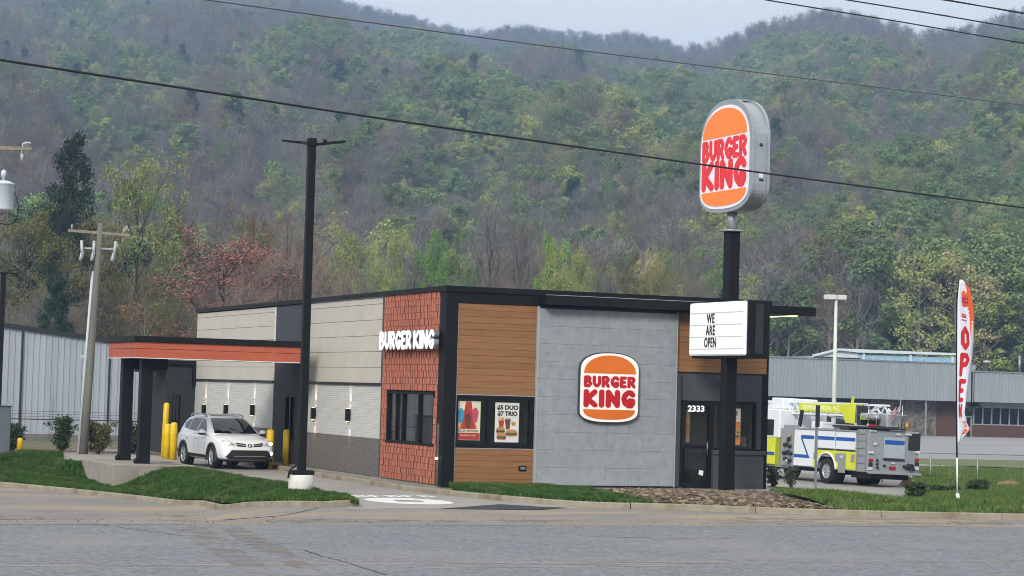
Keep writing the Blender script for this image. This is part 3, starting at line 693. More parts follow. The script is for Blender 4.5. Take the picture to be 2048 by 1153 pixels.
# drive-through canopy on two columns
cn = thing('drive_through_canopy', 'orange and black drive-through canopy on two black columns beside the restaurant', 'canopy', (-5.5, 13, 0.05))
OC = Vector((-5.5, 13, 0.05))
def cc(name, m, f, parent=None):
    mb = MB(); f(mb); return off(mb, OC).build(name, m, parent or cn)
cc('roof_cap', M_BLACK, lambda m: m.box((-6.18, 10.94, 3.86), (-0.60, 14.96, 4.04)))
for z0, z1 in ((3.37, 3.64), (3.65, 3.855)):
    cc('fascia_board', M_ORANGE, lambda m: m.bbox((-6.12, 11.0, z0), (-0.62, 11.05, z1), 0.006))
    cc('fascia_board', M_ORANGE, lambda m: m.bbox((-6.12, 11.052, z0), (-6.07, 14.9, z1), 0.006))
    cc('fascia_board', M_ORANGE, lambda m: m.bbox((-6.068, 14.85, z0), (-0.62, 14.9, z1), 0.006))
cc('wall_tie', M_BLACK, lambda m: m.box((-0.615, 12.7, 3.5), (-0.0, 14.6, 3.8)))
cc('edge_strip', M_WHITE, lambda m: (m.box((-6.13, 10.992, 3.345), (-0.62, 11.03, 3.368)), m.box((-6.13, 11.03, 3.345), (-6.1, 14.91, 3.368))))
cc('soffit', M_BLACK, lambda m: m.box((-6.06, 11.06, 3.40), (-0.62, 14.84, 3.5)))
for y in (11.72, 14.4):
    c = cc('column', M_BLACK, lambda m: m.bbox((-5.78, y-0.2, 0.05), (-5.42, y+0.2, 3.40), 0.012))
    cc('bracket', M_BLACK, lambda m: m.box((-5.42, y-0.15, 3.0), (-4.95, y+0.15, 3.40)), c)
    cc('base_bolt', M_BLACK, lambda m: m.ball((-5.84, y-0.1, 0.13), (0.09, 0.09, 0.10)), c)
blk = MB(); blk.bbox((-6.78, 10.6, -0.95), (-4.2, 15.35, 0.05), 0.02)
tag(off(blk, Vector((-5.5, 13, 0))).build('concrete_footing', mat('cast_concrete', '#9b958b', '#8b857b', rough=0.9, scale=1.5, detail=8, bump=0.25, bscale=20, wear='#746d62', wear_scale=1.6, wear_lo=0.55, wear_hi=0.75)), 'raised concrete footing block under the canopy columns in the grass', 'footing').location = (-5.5, 13, 0)

# channel letters on the red tile
M_LETW = mat('letter_white', '#f4f6f7', '#eceff0', rough=0.4, emit='#ffffff', estr=0.12)
cl = thing('channel_letter_sign', 'white raised letters reading BURGER KING on the red tile wall', 'sign', (-0.1, 2.4, 3.75))
_lr = 0.155
def place_side(u, v, d): return (-0.02-d, 2.42-u, v)
lay1, t1 = word_layout('BURGER', 0.118, 0.04); lay2, t2 = word_layout('KING', 0.118, 0.04)
kw = 4.60/(t1+t2+0.26)
for lay, x0 in ((lay1, 0.0), (lay2, t1+0.26)):
    for ch, x, wd, st in lay:
        mb = MB(); blob(mb, st, -.02, wd+.02, -.02, 1.02, 24, lambda u, v, d: place_side((u+x+x0)*kw, v*0.54, d+0.14), 0.012); L = mb.build('letter', M_LETW, cl)
        mb = MB(); blob(mb, st, -.02, wd+.02, -.02, 1.02, 20, lambda u, v, d: place_side((u+x+x0)*kw, v*0.54, d), 0.139); mb.build('return', M_STEEL, L)
# round burger sign on the cement panels
M_BUN = mat('sign_orange', '#e0741c', '#d96c16', rough=0.4, scale=1)
M_RED = mat('sign_red', '#c2161c', '#b81218', rough=0.4, scale=1)
M_SIGNW = mat('sign_white', '#f1e6e2', '#ece2de', rough=0.4, emit='#fff4ee', estr=0.08)
def burger_logo(root, w, h, depth, place, rim_m, face_inset, top, bot, tinset, n=26, p=2.3, fm=None):
    """place(u, v, d): u right, v up, d outwards, all in metres"""
    def ext(poly, d0, d1, m, name, par=root):
        mb = MB(); k = len(poly); b = [place(u, v, d0) for u, v in poly]+[place(u, v, d1) for u, v in poly]
        mb.add(b, [tuple(range(k)), tuple(range(2*k-1, k-1, -1))]+[((i+1) % k, i, k+i, k+(i+1) % k) for i in range(k)]); return mb.build(name, m, par)
    ext(bun_shape(w, h, 0, top, bot, p), 0, depth, rim_m, 'cabinet')
    f = ext(bun_shape(w, h, face_inset, top, bot, p), depth, depth+0.02, fm or M_SIGNW, 'face')
    i = tinset; cx = w/2; W = w/2-i; d0 = depth+0.021
    ty = h*0.70; th = h*(1-0.045)-ty
    ext([(cx+W, ty)]+arc(cx, ty, W, th, 2, 178, 20, 2.15)+[(cx-W, ty)], d0, d0+0.012, M_BUN, 'top_bun', f)
    by = h*0.19; bh = by-h*0.05
    ext([(cx-W, by)]+arc(cx, by, W, bh, 182, 358, 20, 2.5)+[(cx+W, by)], d0, d0+0.012, M_BUN, 'bottom_bun', f)
    round_word('BURGER', 0.132, 0.05, 2*W, h*0.165, lambda u, v, d: place(cx-W+u, h*0.50+v, d0+d), 0.016, M_RED, f, n)
    round_word('KING', 0.14, 0.07, 2*W, h*0.255, lambda u, v, d: place(cx-W+u, h*0.217+v, d0+d), 0.016, M_RED, f, n)
wsn = thing('wall_sign', 'round-topped burger sign reading BURGER KING on the grey panel wall', 'sign', (3.97, -0.11, 1.82))
burger_logo(wsn, 1.86, 2.0, 0.1, lambda u, v, d: (u, -d, v), mat('sign_rim', '#3b3f45', '#34383e', rough=0.4), 0.03, 0.25, 0.17, 0.125)

# posters behind the front window
def flat(mb, poly, y): mb.add([(x, y, z) for x, z in poly], [tuple(range(len(poly)))]); return mb
def poster(name, label, x0, x1, z0, z1, bg):
    o = thing(name, label, 'poster', (x0, 0.062, z0)); mb = MB(); mb.box((0, 0.02, 0), (x1-x0, 0.03, z1-z0)); mb.build('sheet', bg, o); return o
P_CREAM = mat('poster_cream', '#f0e4cf', '#ecdfc8', rough=0.6); P_RED = mat('poster_red', '#c03a1e', '#b33218', rough=0.6); P_OR = mat('poster_orange', '#e2822a', '#da7820', rough=0.6)
P_BLUE = mat('poster_blue', '#3fa4cf', '#3090bf', rough=0.6); P_PINK = mat('poster_pink', '#d4506e', '#c84462', rough=0.6); P_BRN = mat('poster_brown', '#6d3f2b', '#5d3322', rough=0.6)
P_BLK = mat('poster_black', '#141414', '#191919', rough=0.6); P_TAN = mat('poster_tan', '#cf9a5b', '#b9824a', rough=0.6); P_GRN = mat('poster_green', '#5c7d33', '#4c6d28', rough=0.6)
p1 = poster('poster', 'red and orange poster with three frozen drinks in the front window', 0.40, 1.12, 1.26, 2.34, P_CREAM)
def pp_(root, name, poly, m, y): mb = MB(); flat(mb, poly, y); return mb.build(name, m, root)
pp_(p1, 'orange_ray', [(0.01, 0.01), (0.71, 0.01), (0.42, 1.07), (0.30, 1.07)], P_OR, 0.018)
pp_(p1, 'red_ray', [(0.10, 0.01), (0.62, 0.01), (0.44, 1.07), (0.28, 1.07)], P_RED, 0.016)
pp_(p1, 'base_band', [(0.01, 0.01), (0.71, 0.01), (0.71, 0.20), (0.01, 0.20)], P_RED, 0.014)
def cup(cx, z, w_, m, y):
    pp_(p1, 'cup', [(cx-w_*0.35, z), (cx+w_*0.35, z), (cx+w_*0.5, z+0.24), (cx-w_*0.5, z+0.24)], m, y)
    pp_(p1, 'swirl', arc(cx, z+0.24, w_*0.58, 0.17, 0, 180, 10, 1.6), m, y-0.001)
cup(0.14, 0.48, 0.17, P_BLUE, 0.012); cup(0.56, 0.50, 0.18, P_PINK, 0.012); cup(0.35, 0.34, 0.18, P_BRN, 0.009)
pp_(p1, 'label_band', [(0.06, 0.205), (0.66, 0.205), (0.66, 0.305), (0.06, 0.305)], P_CREAM, 0.006)
text('lettering', 'FROZEN BEVERAGES', 0.078, P_BLK, p1, (0.36, 0.004, 0.255), ROT_F, 0.0005, 0.002, 0.80)
text('lettering', 'Choose Your Chill', 0.058, P_CREAM, p1, (0.36, 0.012, 0.13), ROT_F, 0.0005, 0.001, 1.0)
p2 = poster('poster', 'white meal-deal poster reading $5 DUO $7 TRIO in the front window', 1.56, 2.28, 1.22, 2.32, mat('poster_white', '#efece6', '#e9e6e0', rough=0.6))
text('lettering', '$5 DUO', 0.165, P_BLK, p2, (0.37, 0.016, 0.96), ROT_F, 0.0005, 0.008, 1.08)
text('lettering', '$7 TRIO', 0.165, P_BLK, p2, (0.37, 0.016, 0.79), ROT_F, 0.0005, 0.008, 1.0)
pp_(p2, 'fries_carton', [(0.13, 0.42), (0.25, 0.42), (0.28, 0.60), (0.10, 0.60)], P_RED, 0.016)
for k in range(5): pp_(p2, 'fry', [(0.10+k*0.037, 0.60), (0.125+k*0.037, 0.60), (0.12+k*0.037, 0.68+0.02*(k % 2)), (0.10+k*0.037, 0.68)], P_OR, 0.017)
pp_(p2, 'drink_cup', [(0.33, 0.36), (0.44, 0.36), (0.47, 0.63), (0.30, 0.63)], P_BRN, 0.016); pp_(p2, 'drink_lid', [(0.29, 0.63), (0.48, 0.63), (0.46, 0.67), (0.31, 0.67)], mat('poster_grey', '#a9a9a6', '#9c9c99', rough=0.6), 0.015)
pp_(p2, 'nuggets', arc(0.56, 0.52, 0.07, 0.06, 0, 360, 12), P_TAN, 0.016)
def burger(root, cx, z, w_, y):
    pp_(root, 'bun', arc(cx, z+0.10, w_, 0.09, 0, 180, 10, 2.4), P_TAN, y); pp_(root, 'salad', [(cx-w_, z+0.07), (cx+w_, z+0.07), (cx+w_, z+0.10), (cx-w_, z+0.10)], P_GRN, y)
    pp_(root, 'patty', [(cx-w_, z+0.03), (cx+w_, z+0.03), (cx+w_, z+0.068), (cx-w_, z+0.068)], P_BRN, y); pp_(root, 'lower_bun', arc(cx, z+0.03, w_*0.95, 0.04, 180, 360, 10, 2.6), P_TAN, y)
burger(p2, 0.17, 0.24, 0.13, 0.014); burger(p2, 0.20, 0.07, 0.14, 0.013); burger(p2, 0.50, 0.17, 0.18, 0.015)
p3 = poster('poster', 'burger poster half hidden behind the sign pole in the entrance window', 8.62, 9.28, 1.28, 2.32, mat('poster_white2', '#ece4dc', '#e6ddd4', rough=0.6))
pp_(p3, 'orange_field', [(0.01, 0.01), (0.65, 0.01), (0.65, 0.66), (0.01, 0.66)], P_OR, 0.018)
text('lettering', 'FISH', 0.21, P_BLK, p3, (0.36, 0.016, 0.90), ROT_F, 0.0005, 0.007, 1.0)
text('lettering', 'FIERY', 0.10, P_RED, p3, (0.42, 0.016, 0.745), ROT_F, 0.0005, 0.003, 1.0)
burger(p3, 0.40, 0.28, 0.22, 0.012); burger(p3, 0.40, 0.17, 0.22, 0.010)
num = thing('house_number', 'white street number 2333 on the entrance door glass', 'number', (7.77, -0.01, 2.28))
text('digits', '2333', 0.24, M_LETW, num, (0.0, -0.012, 0.0), ROT_F, 0.003, 0.008, 1.15)

# wall lamps throwing light up and down the brick
def wall_lamp(y, z, label):
    o = thing('wall_lamp', label, 'lamp', (-0.01, y, z), group='wall lamps along the drive-through side')
    mb = MB(); mb.bbox((-0.13, -0.09, -0.19), (-0.02, 0.09, 0.19), 0.008); mb.build('housing', M_BLACK, o)
    mb = MB(); mb.box((-0.02, -0.05, -0.08), (0.012, 0.05, 0.08)); mb.build('wall_plate', M_BLACK, o)
    em = mat('lamp_lens', '#fff0d0', emit='#ffe3b0', estr=3.0)
    for s_ in (-1, 1):
        mb = MB(); mb.box((-0.11, -0.06, s_*0.191), (-0.04, 0.06, s_*0.196)); mb.build('lens', em, o)
        ld = bpy.data.lights.new('lamp_beam', 'SPOT'); ld.energy = 17 if s_ > 0 else 10; ld.color = (1.0, 0.80, 0.50); ld.spot_size = R_(38); ld.spot_blend = 0.9; ld.shadow_soft_size = 0.02
        lo = bpy.data.objects.new('lamp_beam', ld); COL.objects.link(lo); lo.parent = o; lo.location = (-0.085, 0, s_*0.20); lo.rotation_euler = (0 if s_ < 0 else math.pi, R_(10)*s_, 0)
for y, z, lb in ((25.67, 1.62, 'black wall lamp on white brick farthest from the road'), (22.47, 1.67, 'black wall lamp on white brick above the middle of the car roof'), (18.9, 1.72, 'black wall lamp on white brick above the car windscreen'),
                 (11.7, 1.75, 'black wall lamp on white brick right beside the tall light pole'), (8.14, 1.77, 'black wall lamp on white brick nearest the red tile')):
    wall_lamp(y, z, lb)
ld = bpy.data.lights.new('corner_beam', 'SPOT'); ld.energy = 6; ld.color = (1.0, 0.8, 0.5); ld.spot_size = R_(70); ld.spot_blend = 0.8; ld.shadow_soft_size = 0.02
cla = thing('corner_lamp', 'small warm lamp low on the black corner column', 'lamp', (-0.05, 0.28, 0.75))
mb = MB(); mb.bbox((-0.05, -0.05, -0.05), (-0.001, 0.05, 0.02), 0.005); mb.build('housing', mat('lamp_glow', '#ffd890', emit='#ffd28a', estr=1.5), cla)
lo = bpy.data.objects.new('lamp_beam', ld); COL.objects.link(lo); lo.parent = cla; lo.location = (-0.12, 0, 0.05); lo.rotation_euler = (0, R_(160), 0)
# ------------------------------------------------------------------ pylon sign
PX, PY = 7.5, -2.45
py = thing('pylon_sign', 'tall pole sign with round-topped BURGER KING cabinet above a letter board', 'sign', (PX, PY, 0))
def part(root, name, m, f, parent=None):
    mb = MB(); f(mb); return mb.build(name, m, parent or root)
part(py, 'pole', M_BLACK, lambda m: (m.bbox((-0.17, -0.17, -0.2), (0.17, 0.17, 7.25), 0.01), m.box((0.17, -0.1, 0.0), (0.21, 0.1, 0.28))))
M_SILV = mat('sign_silver', '#a6abb0', '#9a9fa4', rough=0.35, metal=0.35, scale=1.5)
part(py, 'mounting_flange', M_SILV, lambda m: (m.lathe([(0.33, 7.25), (0.33, 7.30)], 16), m.lathe([(0.14, 7.30), (0.14, 7.86)], 16)))
part(py, 'flange_bolt', M_STEEL, lambda m: [m.ball((0.29*math.cos(a), 0.29*math.sin(a), 7.31), 0.03, 6, 4) for a in (0.4, 1.97, 3.54, 5.1)] and None)
cabw, cabh, cabd = 3.02, 3.10, 0.50
def cab_shape(i): return bun_shape(cabw, cabh, i, 0.40, 0.22, 2.25)
cab = part(py, 'cabinet', M_SILV, lambda m: m.prism([(cabw/2-u, v+7.78) for u, v in cab_shape(0)], -cabd/2, cabd/2, 'YZ'))
part(py, 'cabinet_rim', M_SILV, lambda m: (m.prism([(cabw/2-u, v+7.78) for u, v in bun_shape(cabw+0.05, cabh+0.05, 0, 0.40, 0.22, 2.25)], -cabd/2-0.03, -cabd/2+0.05, 'YZ'), m.prism([(cabw/2-u, v+7.78) for u, v in bun_shape(cabw+0.05, cabh+0.05, 0, 0.40, 0.22, 2.25)], cabd/2-0.05, cabd/2+0.03, 'YZ')), cab)
part(py, 'top_cover', M_SILV, lambda m: m.box((-0.2, -0.45, 10.87), (0.2, 0.35, 10.92)), cab)
part(py, 'access_panel', M_CHAR, lambda m: (m.box((-0.02, -cabw/2-0.004, 8.55), (0.12, -cabw/2+0.05, 8.62)), m.ball((0.02, -cabw/2, 9.55), 0.05, 8, 5)), cab)
part(py, 'data_plate', M_WHITE, lambda m: m.box((-0.02, -cabw/2-0.006, 8.66), (0.1, -cabw/2+0.05, 8.76)), cab)
M_FACEW = mat('cabinet_face_white', '#e6e2ea', '#e0dce6', rough=0.35, emit='#ffffff', estr=0.05)
M_BUN2 = mat('cabinet_orange', '#f07a22', '#ea7420', rough=0.35, emit='#ff8020', estr=0.10)
M_RED2 = mat('cabinet_red', '#dc1c20', '#d2181c', rough=0.35, emit='#ff2020', estr=0.06)
for side in (-1, 1):
    def pl(u, v, d): return (side*(cabd/2+0.03+d), -side*(u-cabw/2)*-1 if side > 0 else cabw/2-u, v+7.78)
    def ext(poly, d0, d1, m, name, par):
        mb = MB(); k = len(poly); b = [pl(u, v, d0) for u, v in poly]+[pl(u, v, d1) for u, v in poly]
        mb.add(b, [tuple(range(k)), tuple(range(2*k-1, k-1, -1))]+[((i+1) % k, i, k+i, k+(i+1) % k) for i in range(k)]); return mb.build(name, m, par)
    f = ext(cab_shape(0.10), 0, 0.02, M_FACEW, 'face', py)
    cx = cabw/2; W = cabw/2-0.21; h = cabh
    ty = h*0.685; by = h*0.195
    ext([(cx+W, ty)]+arc(cx, ty, W, h*0.255, 2, 178, 22, 2.1)+[(cx-W, ty)], 0.021, 0.035, M_BUN2, 'top_bun', f)
    ext([(cx-W, by)]+arc(cx, by, W, h*0.135, 182, 358, 22, 2.5)+[(cx+W, by)], 0.021, 0.035, M_BUN2, 'bottom_bun', f)
    round_word('BURGER', 0.118, 0.05, 2*W, h*0.195, lambda u, v, d: pl(cx-W+u, h*0.475+v, 0.021+d), 0.022, M_RED2, f, 26)
    round_word('KING', 0.125, 0.07, 2*W, h*0.27, lambda u, v, d: pl(cx-W+u, h*0.208+v, 0.021+d), 0.022, M_RED2, f, 26)
# letter board
bd = part(py, 'letter_board', M_BLACK, lambda m: m.bbox((-0.34, -1.65, 3.72), (0.34, 1.62, 5.30), 0.02))
part(py, 'board_recess', M_CHAR, lambda m: m.box((-0.12, -1.69, 3.85), (0.12, -1.652, 5.18)), bd)
M_BOARD = mat('letter_board_white', '#eef3f5', '#e8eef0', rough=0.4, emit='#ffffff', estr=0.10, scale=2)
for side in (-1, 1):
    fc = part(py, 'board_face', M_BOARD, lambda m: m.bbox((side*0.341, -1.66 if side < 0 else -1.6, 3.79), (side*(0.44 if side < 0 else 0.36), 1.62, 5.27), 0.04), bd)
    for k in range(4):
        z = 4.98-0.335*k
        part(py, 'letter_track', mat('track_grey', '#d5d9da', '#c8cccd', rough=0.5), lambda m: m.box((side*(0.441 if side < 0 else 0.361), -1.58, z-0.012), (side*(0.447 if side < 0 else 0.367), 1.55, z+0.012)), fc)
    for k, s_ in enumerate(('WE', 'ARE', 'OPEN')):
        text('board_word', s_, 0.37, P_BLK, fc, (side*(0.45 if side < 0 else 0.37), (0.30 if side < 0 else -0.30)-0.0, 4.81-0.335*k), ROT_S if side < 0 else (math.pi/2, 0, math.pi/2), 0.003, 0.009, 0.76 if k < 2 else 0.70, 1.12)

# ------------------------------------------------------------------ tall light pole on a white concrete base
lp0 = at(601.5, 984, 0.05)
lpx, lpy, lpz = lp0.x, lp0.y, lp0.z
lp = thing('light_pole', 'tall black parking-lot light pole on a chipped white round concrete base', 'light pole', (lpx, lpy, lpz), (0, R_(-0.05), 0))
M_WBASE = mat('chipped_white', '#d8d6cf', '#cbc9c1', rough=0.85, scale=3, bump=0.3, bscale=20, wear='#8d877c', wear_scale=2.4, wear_lo=0.6, wear_hi=0.66)
part(lp, 'concrete_base', M_WBASE, lambda m: m.lathe([(0.325, -0.4), (0.325, 0.42), (0.31, 0.44)], 28))
part(lp, 'base_cover', M_BLACK, lambda m: m.bbox((-0.29, -0.22, 0.442), (0.29, 0.22, 0.56), 0.02))
part(lp, 'shaft', M_BLACK, lambda m: (m.bbox((-0.10, -0.09, 0.56), (0.10, 0.09, 8.95), 0.012), m.box((-0.02, -0.095, 0.6), (0.0, -0.0905, 8.9))))
part(lp, 'head_collar', M_BLACK, lambda m: m.bbox((-0.11, -0.11, 8.95), (0.11, 0.11, 9.17), 0.015))
a1 = part(lp, 'lamp_head', M_BLACK, lambda m: (m.bar((0.11, 0.0, 9.01), (0.35, -0.02, 9.05), 0.09, 0.07), m.bar((0.33, -0.02, 9.05), (0.86, -0.1, 9.13), 0.30, 0.05), m.box((0.30, -0.1, 9.08), (0.38, 0.0, 9.15))))
a2 = part(lp, 'lamp_head', M_BLACK, lambda m: (m.bar((-0.11, 0.0, 9.03), (-0.28, 0.1, 9.05), 0.09, 0.07), m.bar((-0.26, 0.1, 9.05), (-0.55, 0.55, 9.11), 0.30, 0.05)))
part(lp, 'conduit', M_BLACK, lambda m: m.tube([(-0.12, -0.08, 0.75), (-0.2, -0.1, 0.66), (-0.31, -0.12, 0.6), (-0.36, -0.12, 0.52), (-0.38, -0.1, 0.35)], 0.025, 6))

# ------------------------------------------------------------------ bollards
def bollard(p, h, label, r=0.11, lean=0.0):
    o = thing('bollard', label, 'bollard', p, (0, lean, 0), 'yellow bollards along the drive-through')
    part(o, 'post', M_YEL, lambda m: m.lathe([(r, -0.15), (r, h-0.07), (r*0.8, h-0.025), (r*0.4, h), (0.0, h+0.004)], 14))
bollard(atz(327, 912, -0.05), 1.92, 'tallest yellow bollard, leaning, behind the white car', 0.105, R_(1.5))
bollard(atz(333.5, 913.5, -0.05), 1.18, 'yellow bollard between the tall one and the white car', 0.12)
bollard(atz(346, 915, -0.05), 1.24, 'yellow bollard close behind the rear of the white car', 0.13)
bollard(atz(571, 931, -0.05), 1.2, 'yellow bollard by the dark service window beside the light pole', 0.115)
bollard(atz(539, 933, -0.05), 1.22, 'yellow bollard mostly hidden behind the right headlamp of the white car', 0.13)
p_ = atz(39, 903, -0.10); bollard(p_, 0.5, 'short yellow bollard at the far left edge of the grass', 0.11)

# ------------------------------------------------------------------ feather flag
fb = at(1921, 1004, 0.12)
ff = thing('feather_flag', 'white and red feather flag reading OPEN on a thin pole in the grass', 'flag', fb)
M_CLOTH = mat('flag_cloth', '#e3e3ec', '#dadae6', rough=0.7, scale=1.5); M_CLOTHR = mat('flag_red', '#cf1f26', '#c3181f', rough=0.7); M_CLOTHO = mat('flag_orange', '#e0602c', '#d65626', rough=0.7)
def fx(z): return -0.10-0.16*math.sin(min(1.0, z/6.2)*1.5)*0.9+0.10*max(0, (z-5.4))**1.5
part(ff, 'pole', M_BLACK, lambda m: m.tube([(fx(z)*1.0, 0, z) for z in (1.2, 2, 3, 4, 5, 5.6, 5.95, 6.1)], [0.022, .02, .018, .016, .014, .012, .010, .008], 6))
part(ff, 'ground_spike', M_WHITE, lambda m: (m.tube([(0.02, 0, -0.3), (fx(0.22), 0, 0.22)], 0.05, 8), m.tube([(fx(0.22), 0, 0.22), (fx(1.2), 0, 1.2)], 0.024, 8)))
# cloth edge profile: (z, width to the right of the pole)
prof = [(1.55, 0.03), (1.75, 0.20), (2.0, 0.42), (2.18, 0.28), (2.45, 0.20), (2.9, 0.26), (3.4, 0.38), (3.9, 0.52), (4.4, 0.57), (4.9, 0.54), (5.4, 0.46), (5.8, 0.34), (6.02, 0.17), (6.1, 0.04)]
def fw_(z):
    for (a, wa), (b, wb) in zip(prof, prof[1:]):
        if a <= z <= b: return wa+(wb-wa)*(z-a)/(b-a)
    return 0.02
def fcl(u, z): return (fx(z)+0.012+u*fw_(z), -0.02+0.06*math.sin(u*5+z*2.2)*u, z)
zs = np.linspace(1.56, 6.08, 46); us = np.linspace(0, 1, 9)
def strip(u0f, u1f, m, name, dy, z0=1.56, z1=6.08, k=46, parent=None):
    V = []; F = []
    for i, z in enumerate(np.linspace(z0, z1, k)):
        for j in range(7):
            u = u0f(z)+(u1f(z)-u0f(z))*j/6; p = fcl(u, z); V.append((p[0], p[1]+dy, p[2]))
    for i in range(k-1):
        for j in range(6): F.append((i*7+j, i*7+j+1, i*7+8+j, i*7+7+j))
    me = bpy.data.meshes.new(name); me.from_pydata(V, [], F); me.materials.append(m); me.update(); me.polygons.foreach_set('use_smooth', [True]*len(F)); return link(name, me, parent or ff)
cloth = strip(lambda z: 0.0, lambda z: 1.0, M_CLOTH, 'cloth', 0.0)
sm = cloth.modifiers.new('thickness', 'SOLIDIFY'); sm.thickness = 0.004; sm.offset = 1
strip(lambda z: 0.80+0.1*math.sin(z*2), lambda z: 1.0, M_CLOTHO, 'orange_edge', -0.008, 4.3, 6.0, 20, cloth)
strip(lambda z: 0.45+0.2*math.sin((z-1.8)*5), lambda z: 1.0, M_CLOTHO, 'orange_edge', -0.008, 1.85, 2.2, 8, cloth)
FD = {'O': _pl(.10, (.3, .1), (.14, .3), (.14, .7), (.3, .9), (.46, .7), (.46, .3), (.3, .1)), 'P': _pl(.10, (.12, .1), (.12, .9), (.38, .88), (.48, .72), (.38, .52), (.12, .48)), 'E': _pl(.10, (.46, .9), (.12, .9), (.12, .1), (.46, .1))+_pl(.1, (.12, .5), (.38, .5)), 'N': _pl(.10, (.12, .1), (.12, .9), (.46, .1), (.46, .9))}
for ch, z0, h in (('O', 4.15, 0.66), ('P', 3.42, 0.66), ('E', 2.72, 0.64), ('N', 2.30, 0.38)):
    mb = MB(); blob(mb, FD[ch], 0, .6, 0, 1, 24, lambda u, v, d: (lambda q: (q[0], q[1]-0.012-d, q[2]))(fcl(0.14+u*1.02 if ch != 'N' else 0.2+u*0.9, z0+v*h)), 0.002); mb.build('letter', M_CLOTHR, cloth)
mb = MB()
for a, b in ((4.97, 5.0), (5.06, 5.11), (5.13, 5.16)): mb.add([(lambda q: (q[0], q[1]-0.012, q[2]))(fcl(u, z)) for u, z in ((.25, a), (.6, a-.03), (.6, b-.03), (.25, b))], [(0, 1, 2, 3)])
mb.build('small_letters', M_CLOTHR, cloth)
for poly, m, nm in (([(.3, 5.72), (.5, 5.80), (.75, 5.68), (.75, 5.62), (.3, 5.64)], M_CLOTHO, 'top_bun'), ([(.3, 5.43), (.75, 5.41), (.65, 5.34), (.4, 5.34)], M_CLOTHO, 'bottom_bun'), ([(.3, 5.55), (.75, 5.53), (.75, 5.60), (.3, 5.62)], M_CLOTHR, 'logo_word'), ([(.3, 5.45), (.75, 5.43), (.75, 5.51), (.3, 5.53)], M_CLOTHR, 'logo_word')):
    mb = MB(); mb.add([(lambda q: (q[0], q[1]-0.012, q[2]))(fcl(u, z)) for u, z in poly], [tuple(range(len(poly)))]); mb.build(nm, m, cloth)

# ------------------------------------------------------------------ overhead wires
def wire(name, label, pix, rad, n=60, extend=0.35, group=None, mt=None):
    """pix: (x, y, depth) points; a smooth curve through them, carried on past the frame"""
    P = [atd(*q) for q in pix]
    a = P[0]+(P[0]-P[1]).normalized()*45; b = P[-1]+(P[-1]-P[-2]).normalized()*45
    P = [a]+P+[b]; pts = []
    for i in range(len(P)-1):
        p0 = P[max(i-1, 0)]; p1 = P[i]; p2 = P[i+1]; p3 = P[min(i+2, len(P)-1)]
        for k in range(10):
            t = k/10; pts.append(0.5*((2*p1)+(p2-p0)*t+(2*p0-5*p1+4*p2-p3)*t*t+(3*p1-p0-3*p2+p3)*t**3))
    pts.append(P[-1]); o = pts[0]; mb = MB(); mb.tube([p-o for p in pts], rad, 6); ob = mb.build(name, mt or M_WIRE); ob.location = o
    return tag(ob, label, 'wire', group)
wire('overhead_cable', 'thick black cable crossing the whole view and passing the pole sign', [(0, 120.3, 30), (700, 228, 35), (1056, 280, 38), (1500, 342.7, 42.5), (2048, 416, 48)], 0.019)
M_GWIRE = mat('wire_grey', '#4a4d52', '#55585d', rough=0.6)
wire('power_line', 'thin grey wire slanting from the top left past the ridge to the right edge', [(405, -1, 62), (700, 40, 66), (1050, 87, 71), (1400, 131, 76), (2048, 211, 86)], 0.020, mt=M_GWIRE)
wire('power_line', 'lowest of the three wires in the sky at top right', [(1530, 0, 66), (1800, 44, 69), (2048, 87, 72)], 0.020, mt=M_WIRE)
wire('power_line', 'middle of the three wires in the sky at top right', [(1692, 0, 66), (1860, 27, 68), (2048, 59, 70)], 0.021, mt=M_WIRE)
wire('power_line', 'topmost of the three wires in the sky at top right', [(1885, 0, 64), (1965, 13, 65), (2048, 28, 66)], 0.020, mt=M_WIRE)

# ------------------------------------------------------------------ utility poles on the left
M_POLE = mat('weathered_pole', '#77746e', '#64615b', rough=0.9, scale=3, stretch=(1, 1, 0.12), bump=0.4, bscale=20)
M_POLED = mat('weathered_pole_arm', '#8b8578', '#77715f', rough=0.9, scale=5)
ub = at(168, 909, 0.0); d_ = (ub-CAM).dot(CF)
ut = atd(201, 447, d_+0.5)
up_ = thing('utility_pole', 'leaning weathered wooden utility pole with white conduit behind the canopy', 'utility pole', ub)
T = ut-ub
def on(t, dx=0, dy=0, dz=0): return T*t+Vector((dx, dy, dz))
X3 = CR.copy(); X3.z = 0; X3.normalize()
part(up_, 'pole', M_POLE, lambda m: m.tube([on(-0.02), on(0.3), on(0.6), on(1.0)], [0.15, 0.135, 0.12, 0.10], 12))
part(up_, 'conduit', mat('conduit_white', '#c3c9cc', '#b5bbbe', rough=0.5), lambda m: (m.tube([on(0.0)-X3*0.21, on(0.4)-X3*0.195, on(0.79)-X3*0.16], 0.055, 8), m.box(tuple(on(0.42)-X3*0.40-Vector((0, .1, .06))), tuple(on(0.42)-X3*0.15+Vector((0, .1, .06))))))
part(up_, 'crossarm', M_POLED, lambda m: m.bar(on(0.965)-X3*1.18, on(0.965)+X3*1.15-Vector((0, 0, 0.12)), 0.11, 0.10))
part(up_, 'lower_arm', M_STEEL, lambda m: m.bar(on(0.89)-X3*0.68, on(0.89)+X3*0.62, 0.06, 0.06))
for k, q in enumerate((-0.62, -0.20, 0.56)):
    c = part(up_, 'fuse_cutout', mat('porcelain', '#b9bdc0', '#a9adb0', rough=0.4), lambda m: (m.tube([on(0.89)+X3*q+Vector((0, -.1, -.30)), on(0.89)+X3*(q+0.05*(k-1))+Vector((0, -.1, .28))], 0.055, 8), m.tube([on(0.83)+X3*(q-0.05)+Vector((0, -.08, .05)), on(0.86)+X3*(q+0.02)+Vector((0, -.08, .1))], 0.07, 8)))
